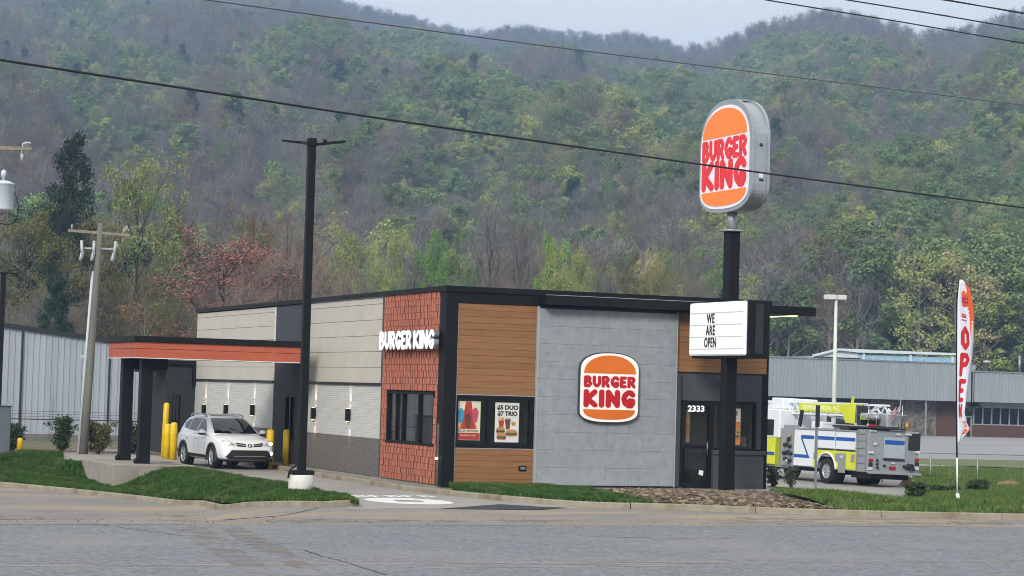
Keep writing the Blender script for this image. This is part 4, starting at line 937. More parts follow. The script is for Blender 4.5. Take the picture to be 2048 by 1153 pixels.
part(up_, 'insulator', M_STEEL, lambda m: [m.tube([on(0.965)+X3*q, on(0.965)+X3*q+Vector((0, 0, 0.24))], [0.05, 0.035], 8) for q in (-1.05, -0.02, 1.0)] and None)
part(up_, 'jumper_wire', M_WIRE, lambda m: [m.tube([on(0.89)+X3*q+Vector((0, -.1, -.3)), on(0.80)+X3*(q*0.8-0.1)+Vector((0, -.1, -.25)), on(0.79)-X3*0.2], 0.014, 5) for q in (-0.62, -0.2, 0.56)] and None)
# pole just outside the left edge: its arm, transformer and loop of wire reach into view
tb = at(-34, 935, 0.0); td = (tb-CAM).dot(CF)
tp = thing('transformer_pole', 'utility pole at the left edge with white transformer can and crossarm', 'utility pole', tb)
def lt(px, p_y, dd=0.0): return atd(px, p_y, td+dd)-tb
part(tp, 'pole', M_POLE, lambda m: m.tube([(0, 0, -0.2), lt(-26, 600), lt(-18, 240)], [0.19, 0.17, 0.13], 12))
part(tp, 'crossarm', M_POLED, lambda m: m.bar(lt(-100, 295), lt(64, 298), 0.11, 0.12))
tc_ = lt(6, 392, -0.35); rr = 0.36
M_CAN = mat('transformer_white', '#c9d2da', '#bfc8d0', rough=0.4, scale=2)
can = part(tp, 'transformer', M_CAN, lambda m: m.lathe([(rr*0.97, tc_.z-0.48), (rr, tc_.z-0.44), (rr, tc_.z+0.36), (rr*1.05, tc_.z+0.37), (rr*1.05, tc_.z+0.42), (rr*0.5, tc_.z+0.50), (0, tc_.z+0.51)], 24, (tc_.x, tc_.y, 0)))
part(tp, 'bushing', M_CAN, lambda m: m.lathe([(0.05, tc_.z+0.48), (0.05, tc_.z+0.62), (0.09, tc_.z+0.63), (0.09, tc_.z+0.80), (0.03, tc_.z+0.86), (0, tc_.z+0.87)], 12, (tc_.x-0.02, tc_.y-0.1, 0)), can)
part(tp, 'mounting_bracket', M_STEEL, lambda m: m.bar(lt(-20, 385), tc_, 0.12, 0.1))
part(tp, 'wire_loop', M_WIRE, lambda m: m.tube([lt(24, 378, -.3), lt(34, 396, -.3), lt(38, 420, -.3), lt(33, 440, -.3), lt(18, 450, -.3), lt(0, 447, -.3), lt(-20, 440, -.2)], 0.022, 6))
part(tp, 'arm_insulator', mat('porcelain_grey', '#b8bec2', '#a8aeb2', rough=0.4), lambda m: (m.tube([lt(43, 310), lt(45, 298), lt(46, 288), lt(55, 286), lt(62, 287)], 0.035, 8), m.tube([lt(44, 322), lt(44, 308)], 0.05, 8), m.box(tuple(lt(50, 291)), tuple(lt(60, 284)+Vector((0, 0.15, 0))))))
# black lamp post at the very edge
eb = at(-7, 905, 0.0); ed_ = (eb-CAM).dot(CF)
ep = thing('edge_lamp_post', 'black lamp post cut by the left edge of the view', 'light pole', eb)
et = atd(-7, 545, ed_)-eb
part(ep, 'shaft', M_BLACK, lambda m: m.bbox((-0.09, -0.09, 0), (0.09, 0.09, et.z), 0.01))
part(ep, 'lamp_head', M_BLACK, lambda m: (m.bar((0.0, 0, et.z), (0.42, 0, et.z-0.02), 0.28, 0.05), m.bar((0.0, 0, et.z), (-0.5, 0.1, et.z), 0.28, 0.05)))
# grey cabinet at the left edge
cb_ = at(4, 910, 0.0)
cbx = thing('utility_cabinet', 'blue-grey metal utility cabinet at the left edge above the grass', 'cabinet', cb_)
part(cbx, 'body', mat('cabinet_grey', '#5f666f', '#555c65', rough=0.5, scale=2), lambda m: m.bbox((-0.85, -0.3, -0.1), (0.22, 0.5, 1.72), 0.02))
part(cbx, 'lid', mat('cabinet_lid', '#3f454d', '#383e46', rough=0.5), lambda m: m.bbox((-0.88, -0.33, 1.722), (0.25, 0.53, 1.77), 0.01))
part(cbx, 'door_seam', M_CHAR, lambda m: m.box((-0.32, -0.306, 0.1), (-0.31, -0.299, 1.6)))
# ------------------------------------------------------------------ vehicles
M_CARW = mat('car_paint_white', '#f2f3f4', '#eff0f1', rough=0.25, coat=0.6, scale=1)
M_CARG = mat('car_glass', '#0c0f11', '#101315', rough=0.04, spec=0.45)
M_PLAST = mat('car_plastic', '#1d1e20', '#222325', rough=0.6, scale=4)
M_TYRE = mat('tyre_rubber', '#191919', '#212121', rough=0.85, scale=8)
M_ALLOY = mat('alloy', '#b9bcbe', '#a5a8aa', rough=0.3, metal=0.25, scale=5)
M_CHROME = mat('chrome', '#d3d5d6', '#c8cacb', rough=0.12, metal=0.9)
def ring_loft(sections, smooth=True):
    mb = MB(); mb.smooth = smooth; n = len(sections[0]); V = [q for s_ in sections for q in s_]; F = []
    for i in range(len(sections)-1):
        for j in range(n): F.append((i*n+j, i*n+(j+1) % n, (i+1)*n+(j+1) % n, (i+1)*n+j))
    F += [tuple(reversed(range(n))), tuple((len(sections)-1)*n+j for j in range(n))]
    mb.add(V, F); return mb
def mirror_sec(x, half):
    """half profile from bottom centre to top centre (y >= 0) -> closed ring"""
    l = [(x, y, z) for y, z in half]; r = [(x, -y, z) for y, z in reversed(half[1:-1])]; return l+r
def eval_mesh(o):
    dg = bpy.context.evaluated_depsgraph_get(); return bpy.data.meshes.new_from_object(o.evaluated_get(dg))
def bvh_of(me): return BVHTree.FromPolygons([v.co.copy() for v in me.vertices], [tuple(p.vertices) for p in me.polygons])
def decal(bvhs, poly, axis, origin, off_=0.006, step=0.05):
    """lay a flat outline onto a curved body: poly in the two free axes, cast along axis"""
    pts = [Vector(p) for p in poly]; n = len(pts); P = []; E = []
    for i in range(n):
        a, b = pts[i], pts[(i+1) % n]; k = max(1, int((b-a).length/step))
        for j in range(k): P.append(a.lerp(b, j/k))
    m = len(P); E = [(i, (i+1) % m) for i in range(m)]
    x0, x1 = min(p.x for p in P), max(p.x for p in P); y0, y1 = min(p.y for p in P), max(p.y for p in P)
    x = x0+step/2
    while x < x1:
        y = y0+step/2
        while y < y1: P.append(Vector((x, y))); y += step
        x += step
    vs, es, fs, *_ = delaunay_2d_cdt(P, E, [], 1, 1e-5)
    V = []; good = []
    for q in vs:
        u, v = q; o = {'x': Vector((origin, u, v)), 'y': Vector((u, origin, v)), 'z': Vector((u, v, origin))}[axis]
        d = {'x': Vector((-1 if origin > 0 else 1, 0, 0)), 'y': Vector((0, -1 if origin > 0 else 1, 0)), 'z': Vector((0, 0, -1))}[axis]
        best = None
        for b in bvhs:
            h = b.ray_cast(o, d)
            if h[0] is not None and (best is None or h[3] < best[3]): best = h
        if best is None: V.append(o+d*abs(origin)); good.append(False)
        else: V.append(best[0]-d*off_); good.append(True)
    mb = MB(); mb.smooth = True
    mb.add([tuple(v) for v in V], [tuple(f) for f in fs if all(good[i] for i in f)]); return mb
def make_wheel(parent, name, r, wd, rim_r, loc, spokes, steer=0.0, side=1, rim_m=None, deep=0.03):
    """axle along local y; side=+1 shows its face to +y"""
    wq = bpy.data.objects.new(name, None); COL.objects.link(wq); wq.parent = parent; wq.location = loc; wq.rotation_euler = (0, 0, steer); wq.empty_display_size = 0.1
    h = wd/2; mb = MB(); mb.lathe([(rim_r, -h*0.9), (r*0.93, -h), (r*0.985, -h*0.8), (r, -h*0.4), (r, h*0.4), (r*0.985, h*0.8), (r*0.93, h), (rim_r, h*0.9)], 32, axis='Y', cap=False); t = mb.build('tyre', M_TYRE, wq)
    mb = MB(); s_ = side
    mb.lathe([(rim_r, -h*0.88), (rim_r, h*0.88)], 28, axis='Y', cap=False)
    mb.lathe([(rim_r*1.0, s_*h*0.9), (rim_r*0.93, s_*(h*0.88)), (rim_r*0.92, s_*(h*0.5))], 28, axis='Y', cap=False)
    mb.build('rim', rim_m or M_ALLOY, wq)
    mb = MB(); mb.lathe([(0.0, s_*(h*0.45)), (rim_r*0.92, s_*(h*0.45))], 20, axis='Y'); mb.build('brake_disc', M_PLAST, wq)
    mb = MB(); y = s_*(h*0.82-deep)
    mb.lathe([(rim_r*0.24, y-s_*0.03), (rim_r*0.22, y+s_*0.02), (0, y+s_*0.025)], 12, axis='Y')
    for k in range(spokes):
        a = 2*math.pi*k/spokes
        for da in (-0.16, 0.16):
            c0 = Vector((math.cos(a)*rim_r*0.16, y, math.sin(a)*rim_r*0.16)); c1 = Vector((math.cos(a+da)*rim_r*0.95, y, math.sin(a+da)*rim_r*0.95)); mb.bar(c0, c1, 0.045 if r < 0.45 else 0.05, 0.03, (0, 1, 0))
    mb.build('spokes', rim_m or M_ALLOY, wq)
    return wq
def suv():
    hd = R_(-90+4.5); c = Vector((-2.16, 14.75))
    z = tz(c.x, c.y)+0.011
    car = thing('suv', 'white sport utility vehicle with headlamps on leaving the drive-through canopy', 'car', (c.x, c.y, z), (0, 0, hd)); car.scale = (1.06, 1.06, 1.06)
    st = [(-2.285, .70, .55, .97, 0.0), (-2.24, .83, .44, 1.02, 0), (-2.0, .895, .32, 1.10, 0), (-1.33, .915, .26, 1.11, 0), (-.5, .915, .24, 1.08, 0), (.4, .915, .24, 1.05, 0), (.95, .915, .25, 1.04, .05),
          (1.4, .908, .26, 1.00, .075), (1.8, .89, .27, .95, .075), (2.05, .855, .28, .895, .065), (2.18, .79, .29, .845, .05), (2.26, .68, .31, .78, .03), (2.29, .56, .36, .68, .0)]
    secs = []
    for x, wd, zb, zt, cr in st:
        zm = zb+(zt-zb)*0.40
        secs.append(mirror_sec(x, [(0, zb), (wd-.13, zb), (wd-.03, zb+.07), (wd, zm), (wd-.008, zb+(zt-zb)*.68), (wd-.035, zt-.09), (wd-.10, zt-.012), (wd*.55, zt+cr*.7), (0, zt+cr)]))
    lo_ = ring_loft(secs).build('body', M_CARW, car)
    sb = lo_.modifiers.new('s', 'SUBSURF'); sb.levels = sb.render_levels = 2
    b1 = bvh_of(eval_mesh(lo_))
    gh = [(1.12, .98, 1.035), (.75, .98, 1.24), (.35, .98, 1.46), (.05, .98, 1.575), (-.35, .98, 1.625), (-.95, .98, 1.635), (-1.5, .98, 1.60), (-1.85, .98, 1.50), (-2.08, .98, 1.28), (-2.2, .98, 1.06)]
    gs = []
    for x, zb, zt in gh:
        wb = .865-(0.07 if x < -1.9 else 0); wt = .845-(zt-1.0)*.37-(0.05 if x < -1.9 else 0); zz = zt-0.07*min(1, (zt-zb)/0.3)
        gs.append(mirror_sec(x, [(0, zb-.05), (wb, zb-.05), (wb-.005, zb+.04), ((wb+wt)/2+.012, (zb+zz)/2), (wt, zz), (wt-.07, zt-.012), (wt*.5, zt+.012), (0, zt+.016)]))
    gh_ = ring_loft(gs).build('cabin', M_CARW, car)
    sb2 = gh_.modifiers.new('s', 'SUBSURF'); sb2.levels = sb2.render_levels = 2
    b2 = bvh_of(eval_mesh(gh_)); BV = [b1, b2]
    # wheel arches
    cut = MB()
    for x in (1.33, -1.33):
        for s_ in (-1, 1): cut.tube([(x, s_*0.62, 0.345), (x, s_*1.2, 0.345)], 0.395, 28)
    me = cut.mesh('cut', M_PLAST); co = bpy.data.objects.new('cut', me); COL.objects.link(co); co.parent = car; bpy.context.view_layer.update()
    bo = lo_.modifiers.new('b', 'BOOLEAN'); bo.operation = 'DIFFERENCE'; bo.object = co; bo.solver = 'EXACT'
    nm = eval_mesh(lo_); lo_.modifiers.clear(); lo_.data = nm; bpy.data.objects.remove(co)
    if len(nm.materials) == 0: nm.materials.append(M_CARW)
    me2 = eval_mesh(gh_); gh_.modifiers.clear(); gh_.data = me2
    def dc(name, poly, axis, origin, m, off_=0.006, parent=None, step=0.05): return decal(BV, poly, axis, origin, off_, step).build(name, m, parent or car)
    for x in (1.33, -1.33):
        for s_ in (-1, 1):
            mb = MB(); n = 20; V = []; F = []
            for i in range(n+1):
                a = R_(-14+208*i/n)
                for rr, yy in ((0.385, .70), (0.385, .925), (0.46, .925), (0.46, .88)): V.append((x+rr*math.cos(a), s_*yy, 0.345+rr*math.sin(a)))
            for i in range(n):
                for j in range(3): F.append((4*i+j, 4*i+j+1, 4*i+5+j, 4*i+4+j))
            mb.smooth = True; mb.add(V, F); mb.build('arch_trim', M_PLAST, car)
            mb = MB(); mb.lathe([(0.39, -0.001), (0.0, 0.0)], 20, (x, s_*0.64, 0.345), 'Y'); mb.build('wheel_well', M_PLAST, car)
            make_wheel(car, 'wheel', 0.352, 0.225, 0.235, (x, s_*0.80, 0.352), 5, R_(-4) if x > 0 else 0, s_)
    for s_ in (-1, 1):
        o_ = 3*s_
        dc('sill_cladding', [(-.94, .20), (.94, .20), (.94, .40), (-.94, .42)], 'y', o_, M_PLAST, 0.012)
        dc('side_window', [(.62, 1.11), (.02, 1.485), (-.22, 1.515), (-.29, 1.10)], 'y', o_, M_CARG)
        dc('side_window', [(-.37, 1.105), (-.31, 1.515), (-.95, 1.515), (-1.12, 1.49), (-1.14, 1.14)], 'y', o_, M_CARG)
        dc('side_window', [(-1.20, 1.15), (-1.18, 1.475), (-1.45, 1.44), (-1.72, 1.34), (-1.60, 1.19)], 'y', o_, M_CARG)
        for q in ([(.70, .46), (.71, .46), (.74, 1.04), (.73, 1.04)], [(-.335, .44), (-.325, .44), (-.32, 1.08), (-.33, 1.08)], [(-1.03, .78), (-1.02, .78), (-1.16, 1.12), (-1.17, 1.12)]):
            dc('door_seam', q, 'y', o_, M_PLAST, 0.003, step=0.08)
        for x in (-.12, -1.0):
            mb = MB(); mb.bar((x-.09, s_*0.915, .90), (x+.09, s_*0.92, .905), 0.035, 0.03); mb.build('door_handle', M_CARW, car)
        mr = MB(); mr.ball((.70, s_*1.0, 1.10), (.10, .13, .085)); mr.bar((.68, s_*.86, 1.04), (.68, s_*.95, 1.07), 0.06, 0.05); m_ = mr.build('mirror', M_CARW, car)
        mr = MB(); mr.ball((.705, s_*1.0, 1.05), (.095, .125, .045)); mr.build('mirror_base', M_PLAST, m_)
        rl = MB(); rl.tube([(-.05, s_*.60, 1.565), (-.2, s_*.61, 1.625), (-.9, s_*.61, 1.655), (-1.5, s_*.58, 1.625), (-1.68, s_*.56, 1.56)], 0.022, 8); rl.build('roof_rail', M_ALLOY, car)
        # front corner
        h_ = dc('headlamp', [(s_*.40, .725), (s_*.43, .79), (s_*.62, .855), (s_*.82, .895), (s_*.86, .80), (s_*.68, .725)], 'x', 4, mat('headlamp_glass', '#cfd3d6', '#8d9296', rough=0.08, scale=12, coat=0.5), 0.008)
        lit = mat('headlamp_lit' if s_ > 0 else 'headlamp_dim', '#fff2d8', emit='#ffd79a', estr=9.0 if s_ > 0 else 2.2)
        dc('bulb', [(s_*.71+.085*math.cos(a), .805+.04*math.sin(a)) for a in [k*math.pi/5 for k in range(10)]], 'x', 4, lit, 0.016, h_, 0.03)
        dc('turn_signal', [(s_*.50, .755), (s_*.60, .765), (s_*.62, .79), (s_*.52, .785)], 'x', 4, mat('signal_amber', '#d9893a', '#c8782c', rough=0.2), 0.014, h_, 0.03)
        dc('upper_grille', [(s_*.12, .695), (s_*.12, .785), (s_*.44, .83), (s_*.40, .715)], 'x', 4, M_PLAST, 0.007)
        dc('grille_strip', [(s_*.12, .735), (s_*.12, .753), (s_*.42, .780), (s_*.41, .762)], 'x', 4, M_CHROME, 0.012, step=0.04)
        f_ = dc('fog_lamp', [(s_*.74+.05*math.cos(a), .50+.045*math.sin(a)) for a in [k*math.pi/5 for k in range(10)]], 'x', 4, mat('fog_lit' if s_ > 0 else 'fog_dim', '#fff0dc', emit='#ffd9b0', estr=5.0 if s_ > 0 else 0.6), 0.014, step=0.03)
    dc('windscreen', [(-.70, 1.075), (.70, 1.075), (.60, 1.40), (.545, 1.525), (-.545, 1.525), (-.60, 1.40)], 'x', 4, M_CARG)
    dc('sunroof', [(-.05, -.45), (-.05, .45), (-.75, .45), (-.75, -.45)], 'z', 4, M_CARG)
    dc('lower_grille', [(-.58, .60), (.58, .60), (.74, .40), (.70, .31), (-.70, .31), (-.74, .40)], 'x', 4, M_PLAST, 0.010)
    dc('bumper_strip', [(-.50, .405), (.50, .405), (.50, .425), (-.50, .425)], 'x', 4, M_CHROME, 0.018)
    dc('bumper_cladding', [(-.84, .25), (.84, .25), (.80, .315), (-.80, .315)], 'x', 4, M_PLAST, 0.012)
    bg_ = dc('badge', [(.085*math.cos(k*math.pi/8), .742+.06*math.sin(k*math.pi/8)) for k in range(16)], 'x', 4, M_PLAST, 0.012, step=0.04)
    def ell(cx, cz, a, b, r=0.007):
        pts = []
        for k in range(17):
            t = k*math.pi/8; u, v = cx+a*math.cos(t), cz+b*math.sin(t); h = b1.ray_cast(Vector((4, u, v)), Vector((-1, 0, 0))); pts.append((h[0].x+0.017 if h[0] else 2.3, u, v))
        mb = MB(); mb.tube(pts, r, 5, False); mb.build('emblem_ring', M_CHROME, bg_)
    ell(0, .742, .075, .05); ell(0, .758, .045, .022); ell(0, .742, .02, .048)
    mb = MB(); mb.bar((2.20, -.16, .70), (2.20, .16, .70), .02, .02); 
    for yy in (-.28, .28):
        mb = MB(); mb.bar((1.02, yy, 1.085), (.80, yy-.42, 1.245), .02, .014); mb.build('wiper', M_PLAST, car)
    mb = MB(); mb.box((-1.75, -.02, 1.56), (-1.55, .02, 1.66)); mb.build('antenna_fin', M_CARW, car)
    mb = MB(); mb.box((-2.1, -.6, .24), (2.1, .6, .34)); mb.build('underbody', M_PLAST, car)
    for s_ in (-1, 1):
        dc('tail_lamp', [(-2.24, .98), (-1.98, 1.03), (-2.0, 1.13), (-2.16, 1.12)], 'y', 3*s_, mat('tail_red', '#8c1a1c', '#7c1416', rough=0.2), 0.010)
suv()

# ------------------------------------------------------------------ ladder fire truck
M_TW = mat('truck_white', '#e6ebee', '#dfe4e7', rough=0.3, coat=0.4, scale=1); M_TY = mat('truck_lime', '#dce02a', '#cfd424', rough=0.3, coat=0.4, scale=1)
M_TB = mat('truck_blue', '#1c55ae', '#174c9f', rough=0.35, scale=1); M_ALU = mat('diamond_plate', '#9ca1a5', '#8d9296', rough=0.4, metal=0.15, scale=12, bump=0.2, bscale=90)
M_SHUT = mat('shutter_silver', '#b3bcc2', '#a8b1b7', rough=0.35, metal=0.2, scale=3)
M_LIME2 = mat('truck_olive', '#9fa628', '#8e951f', rough=0.4); M_LENSR = mat('lens_red', '#a31d22', '#931519', rough=0.2); M_LENSW = mat('lens_clear', '#cfd4d8', '#bcc1c6', rough=0.15)
def truck():
    tr = thing('fire_truck', 'white and lime fire truck with roof ladder parked behind the restaurant', 'fire truck', (26.67, 19.26, -0.84), (R_(1.7), 0, R_(92.8)))
    P = lambda name, m, f, parent=None: part(tr, name, m, f, parent)
    Yl = 1.25
    def xs(cx): return 5.48-(cx-390)*0.00715
    def yr(cx): return 1.25-(cx-1140)*0.004425
    def zr(cy, cx=1140): return 2.3-(cy-490-(cx-1140)*0.055)*0.00363
    P('chassis', M_PLAST, lambda m: (m.box((0.6, -0.5, 0.45), (10.6, 0.5, 0.75)), m.box((0.2, -0.9, 0.35), (1.6, 0.9, 0.62)), m.tube([(2.97, -1.0, 0.53), (2.97, 1.0, 0.53)], 0.12, 8)))
    P('body', M_ALU, lambda m: (m.bbox((0.0, -1.22, 0.60), (0.8, 1.22, 2.32), 0.02), m.box((0.8, -1.20, 1.12), (5.5, 1.20, 2.22)), m.box((3.65, -1.20, 0.62), (5.5, 1.20, 1.13)), m.box((0.8, -1.20, 0.62), (2.28, 1.20, 1.13))))
    P('rear_step', M_ALU, lambda m: m.bbox((-0.25, -1.24, 0.56), (0.0, 1.24, 0.66), 0.01))
    for s_ in (1, -1):
        def sp(name, m, x0, x1, z0, z1, d0=0.0, d1=0.03, parent=None): return P(name, m, lambda q: q.bbox((x0, s_*(1.20+d0), z0), (x1, s_*(1.20+d1), z1), 0.008), parent)
        tall = sp('compartment_door', M_TW, 3.92, 5.44, 0.66, 2.17); top1 = sp('compartment_door', M_TW, 2.40, 3.78, 1.46, 2.17); top2 = sp('compartment_door', M_TW, 0.92, 2.33, 1.46, 2.17)
        sp('door_rail', M_PLAST, 2.45, 3.75, 1.40, 1.44, 0.01, 0.04, top1); sp('door_rail', M_PLAST, 0.95, 2.3, 1.40, 1.44, 0.01, 0.04, top2); sp('door_rail', M_PLAST, 4.0, 5.4, 0.60, 0.64, 0.01, 0.04, tall)
        sp('body_edge', M_ALU, 0.82, 5.5, 2.19, 2.25, 0.0, 0.05)
        # lime skirt with a round wheel opening
        poly = [(3.86, 0.66), (3.86, 1.38), (0.86, 1.38), (0.86, 0.66), (2.28, 0.66)]+[(2.97+0.72*math.cos(R_(a)), 0.56+0.72*math.sin(R_(a))) for a in range(172, 7, -12)]+[(3.68, 0.66)]
        P('wheel_skirt', M_TY, lambda m: m.prism(poly, s_*1.20, s_*1.225, 'XZ'))
        arcp = [(2.97+0.72*math.cos(R_(a)), 0.56+0.72*math.sin(R_(a))) for a in range(5, 176, 10)]
        P('wheel_arch', M_TW, lambda m: m.tube([(x, s_*1.23, z) for x, z in arcp], 0.045, 6))
        P('wheel_well', M_PLAST, lambda m: m.lathe([(0.70, -0.005), (0.0, 0.0)], 20, (2.97, s_*0.72, 0.56), 'Y'))
        sp('outrigger', M_ALU, 1.55, 2.05, 0.50, 1.30, 0.028, 0.06); sp('outrigger_lamp', M_LENSW, 1.70, 1.92, 1.08, 1.20, 0.06, 0.08)
        for x in (2.2, 3.78, 1.05): sp('marker_cover', M_ALU, x-0.12, x+0.12, 0.98, 1.28, 0.028, 0.06)
        # blue lightning stripe
        sp('stripe', M_TB, 3.92, 4.92, 1.80, 1.95, 0.031, 0.034, tall); sp('stripe', M_TB, 2.41, 3.77, 1.80, 1.95, 0.031, 0.034, top1); sp('stripe', M_TB, 0.93, 2.32, 1.80, 1.95, 0.031, 0.034, top2)
        P('stripe', M_TB, lambda m: m.prism([(4.92, 1.80), (4.92, 1.95), (4.80, 1.795), (4.32, 1.14), (4.20, 1.0), (4.35, 1.0), (4.45, 1.145)], s_*1.2315, s_*1.2345, 'XZ'), tall)
        sp('stripe', M_TB, 4.35, 5.42, 1.0, 1.14, 0.031, 0.034, tall)
        # pump panel
        P('pump_panel', M_ALU, lambda m: (m.box((5.5, s_*1.0, 0.62), (6.6, s_*1.16, 2.2)), m.box((5.52, s_*0.95, 2.2), (6.5, s_*1.1, 2.35))))
        for x, z in ((5.7, 1.15), (5.95, 1.2), (6.2, 1.15), (5.8, 1.45), (6.15, 1.5), (5.75, 0.85), (6.1, 0.9), (5.9, 1.75)): P('pump_valve', M_PLAST, lambda m: m.lathe([(0.07, 0.0), (0.09, 0.06), (0.09, 0.12), (0.0, 0.125)] if s_ > 0 else [(0.0, -0.125), (0.09, -0.12), (0.09, -0.06), (0.07, 0.0)], 10, (x, s_*1.16, z), 'Y'))
        P('intake_cap', M_CHROME, lambda m: m.tube([(5.95, s_*1.15, 0.80), (5.95, s_*1.30, 0.80)], 0.09, 10))
        P('pump_hose', mat('hose_tan', '#b5925a', '#a07f4b', rough=0.8), lambda m: m.tube([(5.75, s_*1.2, 1.95), (5.95, s_*1.25, 1.8), (6.05, s_*1.22, 1.55)], 0.04, 6))
        P('panel_border', M_LIME2, lambda m: m.box((6.62, s_*1.1, 0.62), (6.95, s_*1.2, 1.75)))
        # cab
        P('cab_lower', M_TY, lambda m: m.bbox((6.96, s_*0.4, 0.62), (10.4, s_*1.22, 1.76), 0.03)); P('cab_upper', M_TW, lambda m: m.bbox((6.70, s_*0.4, 1.765), (10.3, s_*1.21, 3.0), 0.05))
        sp('stripe', M_TB, 6.97, 10.3, 1.02, 1.16, 0.021, 0.026)
        sp('cab_window', M_CARG, 7.12, 8.0, 1.86, 2.55, 0.011, 0.02); sp('cab_window', M_CARG, 8.3, 9.3, 1.86, 2.55, 0.011, 0.02)
        P('running_board', M_ALU, lambda m: m.box((5.5, s_*0.9, 0.54), (8.3, s_*1.26, 0.60)))
        for x in (2.97, 9.0): make_wheel(tr, 'wheel', 0.53, 0.55 if x < 5 else 0.32, 0.30, (x, s_*(0.95 if x < 5 else 1.03), 0.53), 8, 0, s_, M_ALLOY, 0.03)
        # access ladder at the rear corner
        lr = P('rear_ladder', M_CHROME, lambda m: (m.box((0.12, s_*1.225, 0.66), (0.17, s_*1.26, 2.3)), m.box((0.72, s_*1.225, 0.66), (0.77, s_*1.26, 2.3)), *[m.box((0.17, s_*1.228, z), (0.72, s_*1.255, z+0.04)) for z in (0.95, 1.25, 1.55, 1.85, 2.12)]) and None)
    P('cab_centre', M_TW, lambda m: m.box((6.75, -0.39, 0.7), (10.25, 0.39, 2.98)))
    # tail
    pnl = P('rear_shutter', M_SHUT, lambda m: m.bbox((-0.04, yr(1540), zr(800, 1310)), (0.0, yr(1310), zr(570, 1310)), 0.01))
    P('stripe', M_TB, lambda m: m.box((-0.046, yr(1532), zr(648, 1310)), (-0.0405, yr(1318), zr(600, 1310))), pnl); P('shutter_rail', M_PLAST, lambda m: m.box((-0.06, yr(1540), zr(822, 1310)), (-0.005, yr(1310), zr(806, 1310))), pnl)
    P('hose_bed_cover', mat('vinyl_black', '#1d1d1f', '#252527', rough=0.7), lambda m: m.bbox((-0.05, yr(1708), zr(718, 1640)), (0.3, yr(1580), zr(530, 1640)), 0.02))
    P('deck', M_CHAR, lambda m: m.bbox((-0.15, yr(1530), 2.36), (2.6, yr(1150)+0.05, 2.43), 0.01)); P('deck_edge', M_SHUT, lambda m: m.box((0.4, 0.95, 2.434), (3.2, 1.25, 2.47)))
    P('licence_plate', M_LENSR, lambda m: m.box((-0.02, yr(1450), zr(935, 1415)), (-0.001, yr(1380), zr(895, 1415))))
    for cx, n in ((1172, 3), (1680, 3)):
        for k in range(3):
            P('tail_lamp', (M_LENSR, M_PLAST, M_LENSW)[k], lambda m: m.bbox((-0.05, yr(cx+22), zr(845+45*k, cx)), (0.0, yr(cx-22), zr(808+45*k, cx)), 0.01))
        P('scene_lamp', M_LENSW, lambda m: m.bbox((-0.08, yr(cx+26), zr(752, cx)), (0.0, yr(cx-26), zr(726, cx)), 0.01))
    for cx, cy in ((1240, 825), (1240, 865), (1245, 905), (1320, 885)): P('rear_valve', M_PLAST, lambda m: m.ball((-0.06, yr(cx), zr(cy, cx)), (0.08, 0.055, 0.055), 8, 5))
    P('intake_valve', M_PLAST, lambda m: (m.tube([(0.0, yr(1590), zr(895, 1590)), (-0.25, yr(1590), zr(900, 1590))], 0.12, 10), m.tube([(-0.1, yr(1520), zr(890, 1520)), (-0.1, yr(1640), zr(915, 1600))], 0.05, 8), m.ball((-0.18, yr(1615), zr(925, 1615)), 0.09, 8, 5)))
    for a, b, c, d, e in ((1232, 660, 1200, 630, 1215), (1432, 868, 1402, 850, 1415), (1490, 552, 1440, 530, 1470), (1606, 552, 1540, 530, 1570), (1220, 510, 1150, 490, 1190)): P('small_lamp', M_LENSW, lambda m: m.bbox((-0.06, yr(a), zr(b, e)), (0.0, yr(c), zr(d, e)), 0.01))
    P('red_lamp', M_LENSR, lambda m: m.bbox((-0.08, yr(1225), 2.44), (0.1, yr(1145), 2.52), 0.01)); P('beacon', mat('beacon_amber', '#c99a2e', '#b98a22', rough=0.3), lambda m: m.lathe([(0.09, 2.44), (0.09, 2.55), (0.05, 2.66), (0, 2.68)], 10, (0.05, yr(1560), 0)))
    # aerial ladder: two lattice rails with a nameboard, running forward from the turntable
    def truss(m, y, x0, x1, z0, z1, n, w_=0.05):
        m.bar((x0, y, z0), (x1, y, z0), w_*1.5); m.bar((x0, y, z1), (x1, y, z1), w_*1.5)
        for i in range(n):
            a = x0+(x1-x0)*i/n; b = x0+(x1-x0)*(i+1)/n; h = (a+b)/2; m.bar((a, y, z0), (h, y, z1), w_); m.bar((h, y, z1), (b, y, z0), w_)
    ld = P('aerial_ladder', M_TW, lambda m: (truss(m, 0.55, 1.2, 11.2, 2.86, 3.34, 16), truss(m, -0.55, 1.2, 11.2, 2.86, 3.34, 16), [m.bar((x, -0.55, 2.88), (x, 0.55, 2.88), 0.04) for x in np.arange(1.4, 11.2, 0.35)]) and None)
    P('inner_ladder', M_TW, lambda m: (truss(m, 0.42, 1.6, 11.0, 2.98, 3.28, 16, 0.04), truss(m, -0.42, 1.6, 11.0, 2.98, 3.28, 16, 0.04)), ld)
    nb = P('nameboard', M_TY, lambda m: m.prism([(6.2, 2.98), (6.1, 3.30), (2.55, 3.30), (2.75, 2.94)], 0.60, 0.63, 'XZ'), ld)
    text('lettering', 'SWANNANOA, NC', 0.27, mat('nameboard_letter', '#f4f3d8', '#f6f5de', rough=0.5), nb, (4.45, 0.634, 3.12), (math.pi/2, 0, math.pi), 0.003, 0.004, 1.15, 1.05)
    P('heel_bracket', M_TY, lambda m: (m.prism([(2.9, 3.34), (1.55, 3.34), (1.45, 2.95), (1.75, 2.52), (2.55, 2.55), (2.75, 2.9)], 0.605, 0.66, 'XZ'), m.bar((2.2, 0.62, 3.30), (2.1, 0.62, 3.62), 0.10, 0.06)), ld)
